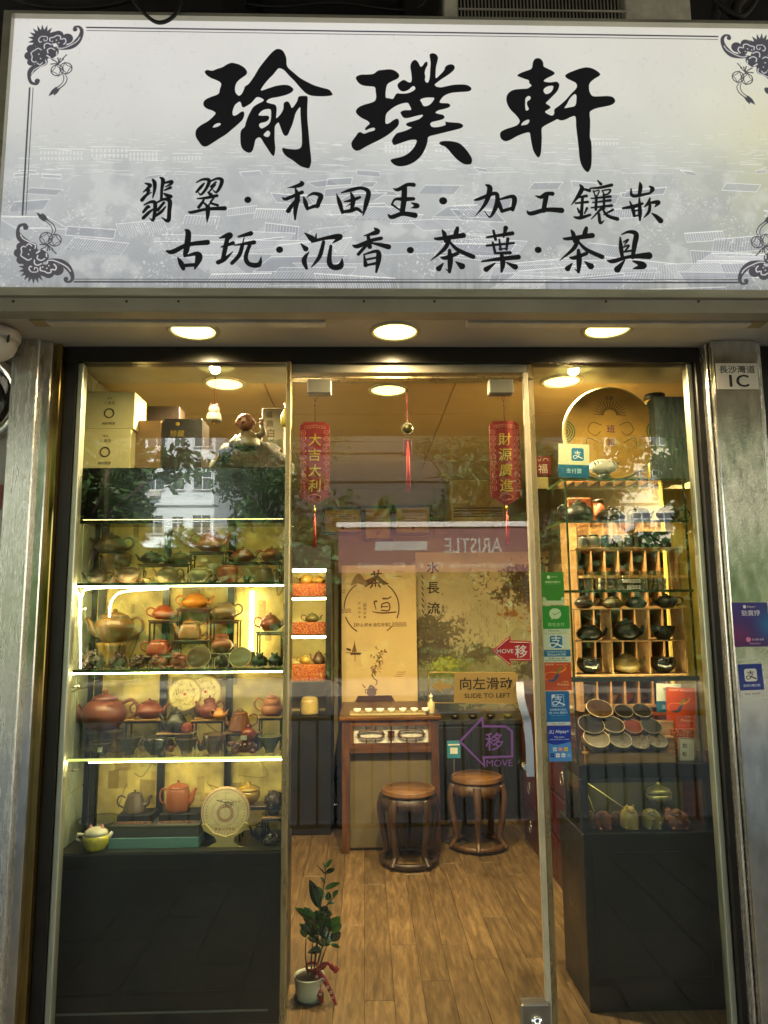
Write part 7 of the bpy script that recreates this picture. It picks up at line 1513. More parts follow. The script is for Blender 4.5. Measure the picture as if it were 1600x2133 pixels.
def p_name(c, k):
    c.a[:] = (.84, .82, .72); c.stroke([(5, 5), (c.w-5, 5), (c.w-5, c.h-5), (5, c.h-5), (5, 5)], 3, (.15, .14, .12), 1, False); c.text('如', c.w*.35, c.h*.32, c.w*.28, None, (.1, .1, .1), bold=.02); c.text('松', c.w*.35, c.h*.66, c.w*.28, None, (.1, .1, .1), bold=.02)
    for i in range(2): c.stroke([(c.w*(.64+.12*i), c.h*.25), (c.w*(.64+.12*i), c.h*.8)], 1.5, (.3, .3, .3), .7, False)
card(1412, 1446, 1537, 1588, FR-.03, 'small framed name card leaning in front of the red brocade box', p_name, rot=.08, name='name_card')
# glazed base case: tea pets
GP = 'tea pets in the glazed case'
Y5 = YR+.06; zc5 = RZ['w0']
lump(1228, 1733, 32, 42, '5b4a4a', Y5+.02, 'grey pink lumpy tea pet at the left end of the glazed case', zc5, 31, grp=GP, bumps=18, ears=False)
lump(1258, 1733, 36, 44, '7b4a42', Y5, 'smooth reddish pear shaped tea pet in the glazed case', zc5, 32, grp=GP, bumps=2, ears=False)
lump(1286, 1731, 26, 34, '5f4038', Y5+.05, 'small dark reddish tea pet half hidden in the glazed case', zc5, 33, grp=GP, bumps=3, ears=False)
lump(1312, 1733, 38, 56, 'b8aa74', Y5, 'cream coloured mouse tea pet holding its paws together', zc5, 34, grp=GP, bumps=0, rough=.3)
lump(1358, 1733, 40, 48, '8f8c66', Y5, 'pale green folded toad tea pet in the glazed case', zc5, 35, grp=GP, bumps=10, ears=False)
lump(1410, 1733, 50, 44, '7a4b3c', Y5, 'largest reddish tea pet at the right end of the glazed case', zc5, 36, grp=GP, bumps=12, ears=False)
p = at(1376, 1733, Y5+.09); s = mpp(1376, 1650, Y5+.09); t = thing('covered_dish', 'lidded glass dish on a foot at the rear of the glazed case', 'dish', (p.x, Y5+.09, zc5))
g = MB(); g.lathe((p.x, Y5+.09, zc5+.0005), [(18*s, 0), (8*s, 5*s), (6*s, 30*s), (24*s, 42*s), (27*s, 55*s)], 24); build('foot_bowl', g, M('pewter_dark', '6e6a4c', .25, .5), t)
g = MB(); g.lathe((p.x, Y5+.09, zc5+56*s), [(27*s, 0), (22*s, 10*s), (8*s, 17*s), (4*s, 20*s), (6*s, 25*s), (0, 29*s)], 24); build('lid', g, M('pewter_dark', '6e6a4c'), t)
for i, (a, b_) in enumerate(((( 1214, 1624), (1302, 1684)), ((1214, 1624), (1238, 1690)))):
    pa, pb = at(*a, Y5), at(*b_, Y5+.01*i); pa.y += .012*i; g = MB(); g.tube([pa, pb], .0022, 6); tag(build('bamboo_stick', g, M('ivory_stick', 'cfc48a', .4)), ('long pale stick slanting right over the mouse tea pet', 'short pale stick slanting down at the left of the glazed case')[i], 'stick')
g = MB(); g.box(rx_0+.04, rx_1-.02, YR+.034, YR+.042, RZ['w1']-.006, RZ['w1']-.001); lip_ = MB(); lip_.box(rx_0+.03, rx_1-.012, YR+.0085, YR+.03, RZ['w1']-.016, RZ['w1']-.0005); build('light_lip', lip_, MCH, rcab); build('led_strip', g, M('led_fill', 'fff2b0', .5, var=0, emit=5, ecol=(1, .85, .3)), rcab)  # strip added to brighten the case, with a lip hiding it from view
# things on top of the right cabinet
def p_big(c):
    c.a[:] = (.66, .50, .20); c.a *= (.8+.4*vnoise(360, 360, 60, 3))[..., None]; dk_c = (.24, .17, .07); q = random.Random(5)
    for k in range(15): a = R(180+k*12.8); c.stroke([(180+26*math.cos(a), 110+22*math.sin(a)), (180+62*math.cos(a+.06), 110+56*math.sin(a+.06))], [5, 1.5], dk_c, .8)
    for sx in (-1, 1):
        c.stroke([(180+sx*35, 150), (180+sx*70, 140), (180+sx*86, 170), (180+sx*60, 190), (180+sx*40, 175)], 3, dk_c, .7); c.stroke([(180+sx*50, 215), (180+sx*90, 200), (180+sx*95, 235)], 3, dk_c, .7)
        for j in range(4): c.ring(180+sx*178, 175, 14+j*9, 4, (.10, .30, .22), 100 if sx > 0 else -80, 260 if sx > 0 else 80)
    c.text('班', 180, 165, 30, None, (.30, .10, .34), bold=.02); c.text('章', 180, 215, 28, None, (.30, .10, .34)); c.text('班章', 180, 45, 30, None, dk_c); c.ring(180, 180, 172, 3, (.75, .64, .36))
zt0 = RZ['t0']
cake(1268, 905, 98, FR+.07, 'very large golden round tea cake box standing on top of the right cabinet', p_big, zt0, rimc='b9ab80', thick=.03)
for i, (za_, zb_, lab) in enumerate(((997, 912, 'lower of two blue grey streaked boxes at the right end of the cabinet top'), (911, 826, 'upper of two blue grey streaked boxes at the right end of the cabinet top'))):
    x0_, x1_ = at(1368, 930, FR-.02).x, at(1434, 930, FR-.02).x; z0_, z1_ = (zt0+.0008, at(1400, 913, FR-.02).z) if i == 0 else (at(1400, 913, FR-.02).z+.0006, at(1400, 826, FR-.02).z)
    tag(build('gift_box', MB().box(x0_, x1_, FR-.02, FR+.07, z0_, z1_, bev=.002), M('blue_grey_box', '4a5a58', .35, col2='8d9688', scale=16, stretch=(3, 3, .5), vmix=(.45, .75))), lab, 'box')
p = at(1368, 905, FR+.12); s = mpp(1368, 900, FR+.12); t = thing('tea_can', 'yellow tea can with dark lid behind the blue grey boxes', 'can', (p.x, FR+.12, zt0))
zc_t = at(1368, 835, FR+.12).z
g = MB(); g.lathe((p.x, FR+.12, zt0+.001), [(20*s, 0), (20*s, zc_t-zt0-.002)], 24); build('body', g, M('yellow_can', 'b3921f', .4), t)
g = MB(); g.lathe((p.x, FR+.12, zc_t), [(21*s, 0), (21*s, 12*s), (0, 13*s)], 24); build('lid', g, M('black_lid', '201c16', .4), t)
p = at(1258, 990, FR-.04); s = mpp(1258, 990, FR-.04); t = thing('fish_dish', 'white patterned porcelain fish dish on top of the right cabinet', 'dish', (p.x, FR-.04, zt0))
g = MB(); g.ball((p.x, FR-.035, zt0+30*s), 30*s, 20, 12, sc=(1, .6, .55)); build('dish_body', g, M('porcelain_fish', 'c9c6b4', .2, coat=.6), t)
g = MB()
for i in range(7): g.tube([(p.x-24*s+i*8*s, FR-.035-13*s, zt0+40*s), (p.x-20*s+i*8*s, FR-.035-15*s, zt0+32*s)], 1.2*s, 5)
g.lathe((p.x, FR-.035, zt0+.0006), [(12*s, 0), (14*s, 10*s), (10*s, 16*s)], 16); build('scale_marking', g, M('dark_glaze_line', '3a4038', .3), t)
def p_pay1(c, k):
    c.a[:] = (.78, .80, .66); c.a[int(c.h*.62):] = (.07, .35, .50); rrect(c, c.w*.42, c.h*.12, c.w*.82, c.h*.5, 8, (.07, .40, .58)); p_zhi(c, c.w*.62, c.h*.33, c.w/210, (.85, .87, .8)); c.text('支付寶', c.w*.5, c.h*.8, c.w*.5, None, (.75, .85, .85))
card(1162, 1226, 925, 995, FR-.07, 'square pale and blue payment card standing at the left of the right cabinet top', p_pay1, rot=.04)

# ================================================================ stickers on the glass
YS1 = .0034
def p_g1(c, k):
    c.a[:] = (.20, .50, .10); c.a[int(c.h*.87):] = (.72, .80, .62); c.disc(c.w*.32, c.h*.15, c.w*.075, (.80, .88, .70)); c.text('微信支付', c.w*.58, c.h*.14, c.w*.28, None, (.8, .88, .7)); c.text('掃碼支付領紅包', c.w*.5, c.h*.30, c.w*.7, None, (.85, .92, .75), bold=.02); c.stroke([(c.w*.15, c.h*.36), (c.w*.85, c.h*.36)], 1.5, (.7, .85, .6), 1, False)
    for x in (.06, .95): c.disc(c.w*x, c.h*.84, c.w*.12, (.66, .76, .56))
def p_g2(c, k):
    c.a[:] = (.13, .53, .15); c.a[int(c.h*.83):] = (.72, .80, .66); y = c.h*.28
    c.stroke([(c.w*.46, y), (c.w*.51, y)], c.w*.38, (.74, .84, .66), 1, False); c.poly([(c.w*.34, c.h*.38), (c.w*.34, c.h*.5), (c.w*.46, c.h*.42)], (.74, .84, .66)); c.stroke([(c.w*.40, y-.02*c.h), (c.w*.45, y+.05*c.h), (c.w*.70, y-.08*c.h)], 5, (.13, .53, .15), 1, False)
    c.text('微信支付', c.w*.5, c.h*.67, c.w*.6, None, (.70, .86, .60)); c.text('WeChat Pay', c.w*.4, c.h*.9, c.w*.4, None, (.2, .3, .2))
def p_a1(c, k):
    c.a[:] = (.76, .82, .70); c.a[int(c.h*.56):int(c.h*.80)] = (.09, .40, .56); rrect(c, c.w*.28, c.h*.06, c.w*.72, c.h*.50, 10, (.10, .42, .58)); p_zhi(c, c.w*.5, c.h*.29, c.w/130, (.86, .90, .84)); c.text('歡迎使用支付寶付款', c.w*.5, c.h*.63, c.w*.7, None, (.8, .88, .86)); c.text('或AlipayHK付款', c.w*.5, c.h*.73, c.w*.66, None, (.85, .9, .86), bold=.02)
    c.text('支付寶  Alipay  香港', c.w*.5, c.h*.87, c.w*.6, None, (.1, .12, .14)); c.text('■ ALIPAY HK ■ PAYMENT SERVICE', c.w*.5, c.h*.94, c.w*.8, None, (.2, .25, .22))
def p_b1(c, k):
    c.a[:] = (.04, .40, .66); c.a[int(c.h*.90):] = (.80, .84, .84); o = (.86, .92, .95); x0, y0, x1, y1 = c.w*.25, c.h*.10, c.w*.76, c.h*.44
    c.stroke([(x0+6, y0), (x1-6, y0), (x1, y0+6), (x1, y1-6), (x1-6, y1), (x0+6, y1), (x0, y1-6), (x0, y0+6), (x0+6, y0)], 4, o, 1, False); c.poly([(x0, y0), (x0+c.w*.18, y0), (x0, y0+c.w*.2)], o); p_zhi(c, c.w*.52, c.h*.28, c.w/125, o); c.text('支持香港付款及', c.w*.5, c.h*.54, c.w*.72, None, o, bold=.03); c.text('QR. Point 電商付', c.w*.5, c.h*.63, c.w*.8, None, o, bold=.03); c.text('Scan to pay here', c.w*.5, c.h*.71, c.w*.6, None, (.6, .8, .9)); c.stroke([(c.w*.15, c.h*.8), (c.w*.8, c.h*.8)], 1.2, (.5, .75, .88), 1, False); c.text('Alipay | AlipayHK', c.w*.48, c.h*.955, c.w*.6, None, (.2, .3, .35))
def p_b2(c, k):
    c.a[:] = (.06, .20, .62); pts = [(0, c.h*.48)]+smooth([(0, c.h*.48), (c.w*.3, c.h*.53), (c.w*.65, c.h*.50), (c.w, c.h*.44)], 5)+[(c.w, c.h), (0, c.h)]; c.poly([(float(a), float(b_)) for a, b_ in pts], (.30, .55, .82)); o = (.93, .95, .98); p_zhi(c, c.w*.13, c.h*.17, c.w/330, o); c.text('| Alipay+', c.w*.58, c.h*.17, c.w*.68, None, o, bold=.03); c.text('Pay smart', c.w*.5, c.h*.32, c.w*.42, None, o, bold=.03); c.text('with your home e-wallets', c.w*.5, c.h*.385, c.w*.85, None, o, bold=.02)
    for i, (x, y, cl, c2) in enumerate([(.28, .66, (.75, .86, .93), (.1, .3, .5)), (.52, .66, (.85, .55, .55), (.95, .9, .9)), (.76, .66, (.85, .75, .25), (.3, .3, .1)), (.16, .83, (.07, .2, .5), (.5, .7, .9)), (.40, .83, (.92, .9, .92), (.8, .2, .2)), (.64, .83, (.85, .88, .85), (.15, .25, .3)), (.88, .83, (.45, .66, .86), (.7, .8, .9))]): rrect(c, c.w*(x-.085), c.h*(y-.055), c.w*(x+.085), c.h*(y+.055), 4, cl); c.stroke([(c.w*(x-.04), c.h*y), (c.w*(x+.04), c.h*y)], 4, c2, .9, False)
GS_ = 'payment stickers on the right window'
for (a, b_, c_, d_, fn, lab) in [(1129, 1175, 1192, 1260, p_g1, 'green payment sticker topmost of the stack on the window edge'), (1129, 1187, 1262, 1320, p_g2, 'green sticker with a white tick bubble on the window edge'), (1130, 1188, 1321, 1379.5, p_a1, 'white and blue payment sticker with a blue square emblem'), (1131, 1190, 1380, 1438, p_oct, 'orange sticker with a looping ribbon emblem on the window edge'), (1138, 1187, 1440, 1511, p_b1, 'sky blue payment sticker with white outlined emblem'), (1142, 1190, 1512, 1586, p_b2, 'royal blue payment sticker with small app icons, lowest of the stack')]:
    o = card(a, b_, c_, d_, YS1, lab, fn, name='payment_sticker', cat='sticker', thick=.0006, res=4.5); o['group'] = GS_
def p_red(c, k):
    c.a[:] = (.48, .08, .05); o = (.85, .78, .66); c.text('福', c.w*.5, c.h*.65, c.w*.6, None, o, bold=.04); c.stroke([(c.w*.2, c.h*.12), (c.w*.3, c.h*.25), (c.w*.4, c.h*.12)], 3, o); c.ring(c.w*.7, c.h*.22, c.w*.14, 3, o, 180, 360)
card(1114, 1147, 951, 990, .0165, 'small red lucky envelope stuck inside the right window', p_red, name='lucky_envelope', cat='envelope', thick=.001)
def p_cr(c, k): c.a[:] = (.78, .68, .42)
card(1109, 1142, 994, 1018, .018, 'blank cream paper slip under the red lucky envelope', p_cr, name='paper_slip', cat='paper', thick=.001)
# door signs
YD = -.0262
def DP(x, y): p = at(840+x/4.637, 1180+y/4.637, YD); return (p.x, p.z)
t = thing('move_sign', 'red arrow sticker reading MOVE pointing left on the sliding door', 'sticker', (*[at(1066, 1355, YD).x, YD], at(1066, 1385, YD).z))
ar = [(858, 815), (1033, 668), (1040, 712), (1228, 722), (1240, 735), (1240, 905), (1228, 915), (1038, 908), (1042, 968)]
g = MB(); g.prism([DP(*q) for q in ar][::-1], YD-.0012, YD); build('arrow', g, M('sticker_red', 'b01218', .35, var=.04, emit=.0), t)
inn = [(876, 815), (1022, 692), (1028, 728), (1225, 735), (1228, 900), (1027, 897), (1030, 946)]
g = MB(); g.tube([(DP(*q)[0], YD-.0014, DP(*q)[1]) for q in inn], .0012, 5, closed=True); build('outline', g, M('sticker_white', 'dccfc4', .4), t)
g = MB(); x, z = DP(984, 818); kk = mpp(1066, 1355, YD)/4.637; text_geo('MOVE', x, z, YD-.0016, 160*kk, 38*kk, g, bold=.03); build('lettering', g, M('sticker_white', 'dccfc4'), t); g = MB(); x, z = DP(1138, 820); text_geo('移', x, z, YD-.0016, 120*kk, 120*kk, g, bold=.02); build('lettering', g, M('sticker_white', 'dccfc4'), t)
t = thing('slide_sign', 'brass plate sign with a left arrow telling to slide the door left', 'sign', (at(985, 1433, YD).x, YD, at(985, 1466, YD).z))
MBP = M('brass_plate', 'd0a252', .4, .1, var=.08, scale=30, stretch=(.5, 1, 12))
g = MB(); g.prism([DP(*q) for q in [(497, 1022), (1080, 1022), (1106, 1045), (1106, 1300), (1085, 1325), (497, 1318)]][::-1], YD-.003, YD); build('plate', g, MBP, t)
g = MB(); fr_ = [(262, 1022), (497, 1022), (497, 1318), (262, 1316), (243, 1295), (243, 1045)]; g.tube([(DP(*q)[0], YD-.0015, DP(*q)[1]) for q in fr_], .0012, 6, closed=True)
g.prism([DP(*q) for q in [(272, 1155), (385, 1082), (365, 1135), (468, 1132), (468, 1178), (365, 1180), (390, 1228)]][::-1], YD-.002, YD); build('arrow_window', g, MBP, t)
g = MB(); x, z = DP(800, 1128); text_geo('向左滑动', x, z, YD-.0035, 500*kk, 115*kk, g, bold=.015); x, z = DP(812, 1245); text_geo('SLIDE TO LEFT', x, z, YD-.0035, 440*kk, 42*kk, g, bold=.03); build('lettering', g, M('engraved_black', '33240e', .4), t)
t = thing('arrow_decal', 'purple outlined arrow decal with a character above the word MOVE on the sliding door', 'sticker', (at(1010, 1550, YD).x, YD, at(1010, 1600, YD).z))
MPU = M('purple_vinyl', '8a5a9e', .5, var=.05)
pu = smooth([(548, 1690), (765, 1462), (770, 1542), (985, 1545), (1045, 1590), (1052, 1835), (776, 1843), (784, 1925)], 1, True)
g = MB(); P_ = [np.array(q) for q in [(548, 1690), (765, 1462), (770, 1542), (990, 1545), (1048, 1590), (1052, 1835), (776, 1843), (784, 1925)]]; n = len(P_)
cen = np.mean(P_, 0)
def offs(pts, d):
    out = []
    for i in range(len(pts)):
        a, b_, c_ = pts[i-1], pts[i], pts[(i+1) % len(pts)]; e1 = (b_-a)/np.linalg.norm(b_-a); e2 = (c_-b_)/np.linalg.norm(c_-b_); n1 = np.array((-e1[1], e1[0])); n2 = np.array((-e2[1], e2[0])); m_ = n1+n2; m_ /= max(.35, np.dot(m_, n1)); out.append(b_+m_*d)
    return out
oo, ii = offs(P_, -11), offs(P_, 11)
vs = [(DP(*q)[0], YD-.001, DP(*q)[1]) for q in oo]+[(DP(*q)[0], YD-.001, DP(*q)[1]) for q in ii]
g.add(vs, [(i, (i+1) % n, n+(i+1) % n, n+i) for i in range(n)]); build('arrow_outline', g, MPU, t)
g = MB(); x, z = DP(880, 1690); text_geo('移', x, z, YD-.0011, 170*kk, 165*kk, g, bold=.045); x, z = DP(930, 1898); text_geo('MOVE', x, z, YD-.0011, 245*kk, 62*kk, g, bold=.0); build('lettering', g, MPU, t)
# pillar stickers and street number
YP = -.1004
def p_m1(c, k):
    h, w = c.h, c.w; X_ = np.linspace(0, 1, w)[None, :, None]; Y_ = np.linspace(0, 1, h)[:, None, None]
    c.a[:] = np.array((.22, .17, .48))*(1-Y_)+np.array((.28, .10, .36))*Y_; m_ = np.exp(-((X_-1)/.35)**2-((Y_-.5)/.35)**2); c.a = c.a*(1-m_)+np.array((.10, .38, .60))*m_; m_ = np.exp(-((X_-.05)/.4)**2-((Y_-.75)/.25)**2)*.8; c.a = c.a*(1-m_)+np.array((.46, .12, .38))*m_
    o = (.86, .84, .86); rrect(c, w*.32, h*.06, w*.40, h*.13, 3, o); c.text('Alipay+', w*.55, h*.10, w*.26, None, o); c.text('勁賞掃', w*.52, h*.24, w*.52, h*.13, o, bold=.07); c.disc(w*.40, h*.84, w*.07, (.85, .45, .62)); c.text('支付寶 香港', w*.66, h*.84, w*.34, None, (.85, .75, .85), bold=.03); c.text('掃碼贏獎賞戶', w*.58, h*.93, w*.32, None, (.8, .7, .8))
card(1527, 1601, 1255, 1347, YP, 'purple and blue square promotion sticker on the right steel pillar', p_m1, name='pillar_sticker', cat='sticker', thick=.0006, res=4)
def p_m2(c, k):
    h, w = c.h, c.w; c.a[:] = (.06, .16, .50); c.a[int(h*.78):] = (.80, .79, .76); rrect(c, w*.24, h*.14, w*.76, h*.52, 12, (.84, .83, .80)); p_zhi(c, w*.5, h*.34, w/150, (.05, .05, .08)); c.text('支持分期付款', w*.5, h*.64, w*.72, None, (.85, .87, .92), bold=.03); c.text('Alipay  AlipayHK', w*.5, h*.89, w*.66, None, (.15, .2, .3))
card(1541, 1591, 1383, 1453, YP, 'blue rounded payment sticker below the purple one on the right pillar', p_m2, rot=-.03, name='pillar_sticker', cat='sticker', thick=.0006, res=4)
x0_, x1_ = at(1492.5, 785, YP).x, at(1579, 785, YP).x; z0_, z1_ = at(1536, 811, YP).z, at(1536, 757, YP).z
t = thing('number_plate', 'white street number plate reading 1C on the right steel pillar', 'sign', ((x0_+x1_)/2, YP, z0_))
g = MB(); g.box(x0_, x1_, YP-.002, YP, z0_, z1_, bev=.0006); build('plate', g, M('plate_white', 'cdc6ba', .4, var=.03), t)
g = MB(); text_geo('長沙灣道', (x0_+x1_)/2, z0_+(z1_-z0_)*.76, YP-.0026, (x1_-x0_)*.86, (z1_-z0_)*.30, g, bold=.012); text_geo('1C', (x0_+x1_)/2+.004, z0_+(z1_-z0_)*.32, YP-.0026, (x1_-x0_)*.46, (z1_-z0_)*.47, g, bold=.01); text_geo('1C', (x0_+x1_)/2+.0058, z0_+(z1_-z0_)*.32, YP-.0029, (x1_-x0_)*.46, (z1_-z0_)*.47, g, bold=.01); build('lettering', g, M('plate_black', '1a1916', .5), t)

# ================================================================ hanging plaques
MRP = M('red_plaque', '7a120c', .5, var=.08); MGD = M('gold_leaf', 'c9a647', .35, .4, var=.2, scale=60)
def tassel(x, Y, z1, z0, r_, parent, col=None):
    g = MB(); g.lathe((x, Y, z0), [(r_*1.25, 0), (r_*1.1, (z1-z0)*.5), (r_*.7, (z1-z0)*.85), (r_*.3, (z1-z0))], 12)
    for i in range(14): a = 6.283*i/14; g.tube([(x+r_*.7*math.cos(a), Y+r_*.7*math.sin(a), z0+(z1-z0)*.85), (x+r_*1.3*math.cos(a), Y+r_*1.3*math.sin(a), z0-.004*(i % 3))], r_*.14, 4)
    return build('tassel', g, col or M('tassel_red', 'a81e12', .7, var=.2, scale=80, stretch=(4, 4, .3)), parent)
def plaque(pxc, py0, py1, wpx, chars, lab, tz0, Y=.045):
    p0, p1 = at(pxc, py1, Y), at(pxc, py0, Y); s = mpp(pxc, (py0+py1)/2, Y); hw = wpx*s/2; xc = (p0.x+p1.x)/2; z0, z1 = p0.z, p1.z
    t = thing('lucky_plaque', lab, 'hanging plaque', (xc, Y, z0), 'red lucky plaques')
    ch_ = hw*.28; outer = [(-hw, z0+ch_*2), (-hw*.35, z0+ch_*.6), (0, z0), (hw*.35, z0+ch_*.6), (hw, z0+ch_*2), (hw, z1-ch_), (hw-ch_*.5, z1-ch_*.5), (hw-ch_, z1), (-hw+ch_, z1), (-hw+ch_*.5, z1-ch_*.5), (-hw, z1-ch_)]
    g = MB(); g.prism([(xc+a, z) for a, z in outer], Y-.0, Y+.003); build('board', g, MRP, t)
    # raised fretwork border in pale pattern
    g = MB(); iw = hw*.52; n_ = int((z1-z0)/(hw*.42))
    for sx in (-1, 1):
        for i in range(n_):
            zc = z1-hw*.75-i*hw*.42
            if zc < z0+hw*.8: break
            xc2 = xc+sx*hw*.77; r_ = hw*.15
            if i % 4 < 2: pts = [(xc2+r_*math.cos(a), Y-.0006, zc+r_*math.sin(a)) for a in np.linspace(0, 6.283, 13)[:-1]]
            else: pts = [(xc2+r_*1.1, Y-.0006, zc), (xc2, Y-.0006, zc+r_*1.3), (xc2-r_*1.1, Y-.0006, zc), (xc2, Y-.0006, zc-r_*1.3)]
            g.tube(pts, hw*.022, 4, closed=True); g.ball((xc2, Y-.0004, zc), hw*.045, 6, 4, sc=(1, .3, 1))
    for i in range(7):
        a = math.pi*i/6; g.tube([(xc-hw*.6+hw*.2*i+hw*.10*math.cos(b_), Y-.0006, z1-hw*.30-(abs(i-3)*.03)*hw+hw*.10*math.sin(b_)) for b_ in np.linspace(0, 6.283, 11)[:-1]], hw*.022, 4, closed=True)
    g.tube([(xc+sx*hw*.42*math.cos(a)*1.0, Y-.0006, z0+hw*.5+hw*.2*math.sin(a)) for sx in (1,) for a in np.linspace(0, 6.283, 14)[:-1]], hw*.025, 4, closed=True)
    build('fretwork', g, M('plaque_fret', 'b5705a', .6), t)['kind'] = 'stuff'
    n = len(chars)
    for i, ch in enumerate(chars):
        g = MB(); text_geo(ch, xc, z1-hw*.95-(i+.0)*((z1-z0)-hw*1.7)/(n-.2)-hw*.28, Y-.0015, hw*.86, hw*.84, g, bold=.008, shear=.05); build('gold_character', g, MGD, t)
    g = MB(); zc = at(pxc, 822, Y).z; g.tube([(xc-.006, Y, zc), (xc, Y+.001, zc-.03), (xc+.001, Y, z1)], .0013, 6); g.tube([(xc+.01, Y, zc), (xc+.001, Y+.001, zc-.03)], .0013, 6); g.ball((xc, Y, zc-.045), .0035, 8, 6); build('cord', g, MCORD, t)
    g = MB(); g.tube([(xc, Y, z0), (xc, Y, at(pxc, tz0, Y).z)], .0015, 6); g.lathe((xc, Y, at(pxc, tz0, Y).z-.004), [(.005, 0), (.005, .012), (.002, .016)], 10); build('gold_bead', g, MGD, t)
    tassel(xc, Y, at(pxc, tz0+2, Y).z, at(pxc, tz0+72, Y).z, .0055, t)
    return t
plaque(655.5, 879, 1052, 62, '大吉大利', 'red hanging plaque with four gold characters at the left of the door', 1066)
plaque(1053, 877, 1052, 63, '財源廣進', 'red hanging plaque with four gold characters at the right of the door', 1060)
Y = .05; p = at(849, 893, Y); s = mpp(849, 893, Y); t = thing('lucky_charm', 'round bronze charm with a red tassel hanging in the middle of the doorway', 'charm', (p.x, Y, at(849, 1020, Y).z))
g = MB(); zc = at(849, 810, Y).z; g.tube([(p.x-.003, Y, zc), (p.x-.004, Y, zc-.05), (p.x, Y, zc-.09), (p.x, Y, p.z+12*s)], .0016, 6); g.tube([(p.x+.002, Y, zc), (p.x+.003, Y, zc-.05), (p.x, Y, zc-.09)], .0014, 6)
for i in range(5): g.ball((p.x, Y, p.z+(16+i*4)*s), 2*s, 6, 5)
build('cord', g, MCORD, t)
g = MB(); g.lathe((p.x, Y, p.z), [(0, .003), (9*s, .003), (9.5*s, 0), (9*s, -.003), (0, -.003)], 24, axis='y'); build('coin', g, M('bronze_coin', '3d3418', .35, .7, var=.3, scale=90), t)
g = MB()
for i in range(16): a = 6.283*i/16; g.ball((p.x+11.5*s*math.cos(a), Y, p.z+11.5*s*math.sin(a)), 2*s, 6, 5)
build('bead_ring', g, M('silver_bead', 'b5ac8c', .2, .9), t)
g = MB(); a_, b_ = at(840, 950, Y), at(858, 915, Y); g.box(a_.x, b_.x, Y-.002, Y+.002, a_.z, b_.z, bev=.0015); build('tablet', g, M('dark_red_tablet', '450b08', .4), t)
tassel(at(850, 960, Y).x, Y-.006, at(850, 920, Y).z, at(850, 1020, Y).z, .0065, t)

# ================================================================ potted plant by the door
pb = atz(641, 2104, 0); YPp = pb.y+.07; cpx = 642
pc_ = Vector((pb.x, YPp, 0)); s = mpp(642, 2060, YPp)
pt = thing('potted_plant', 'potted plant with dark glossy leaves and a red ribbon just inside the door, left', 'plant', pc_)
rP = 31*s; hP = at(642, 2030, YPp).z-.012
g = MB(); g.lathe(pc_+Vector((0, 0, .012)), [(rP*.80, 0), (rP*.84, .004), (rP*.94, hP*.5), (rP, hP*.93), (rP*1.04, hP*.95), (rP*1.04, hP), (rP*.97, hP), (rP*.95, hP*.86)], 40, cap=False); g.lathe(pc_+Vector((0, 0, .0121)), [(0, 0), (rP*.8, 0)], 40, cap=False); build('pot', g, M('pot_celadon', 'b5bda6', .2, coat=.6, var=.05), pt)
g = MB(); g.lathe(pc_+Vector((0, 0, .0003)), [(rP*.7, 0), (rP*.98, .006), (rP*1.02, .018), (rP*.98, .018), (rP*.9, .008), (0, .007)], 36); build('saucer', g, M('saucer_black', '1c1b18', .3), pt)
g = MB(); g.lathe(pc_+Vector((0, 0, .012+hP*.84)), [(rP*.95, 0), (rP*.5, .006), (0, .008)], 24, cap=False); build('soil', g, M('soil', '2b1d12', .95, bump=1., scale=60), pt)
def Q(x, y, dy=0.): return at(590+x/5.43, 1740+y/5.43, YPp+dy)
stems = [([(300, 1640), (255, 1400), (258, 1170)], 0), ([(320, 1640), (320, 1400), (340, 1180)], -.01), ([(340, 1640), (360, 1400), (372, 1220)], .01), ([(360, 1640), (440, 1400), (490, 1260)], 0), ([(330, 1640), (390, 1200), (410, 900), (455, 600), (480, 420), (455, 310)], .01), ([(470, 430), (380, 330)], .01), ([(420, 880), (520, 760), (600, 670)], 0), ([(350, 1640), (430, 1300), (520, 1100), (525, 900)], .02)]
for ps, dy in stems: g = MB(); q_ = [Q(a, b_, dy) for a, b_ in ps]; q_ = smooth([tuple(v) for v in q_], 5) if len(q_) > 2 else q_; g.tube([Vector(v) for v in q_], list(np.linspace(.0042, .0018, len(q_))), 6); build('stem', g, M('stem_dark', '2c2415', .5), pt)
MLF = M('plant_leaf', '1c3316', .25, var=.35, scale=9, coat=.3); MLF3 = M('plant_leaf_mid', '2a4a1c', .22, var=.3, scale=9, coat=.4); MLF4 = M('plant_leaf_blue', '1f3c26', .2, var=.3, scale=9, coat=.4); MLF2 = M('plant_leaf_young', '3f6a1c', .3, var=.25, scale=9)
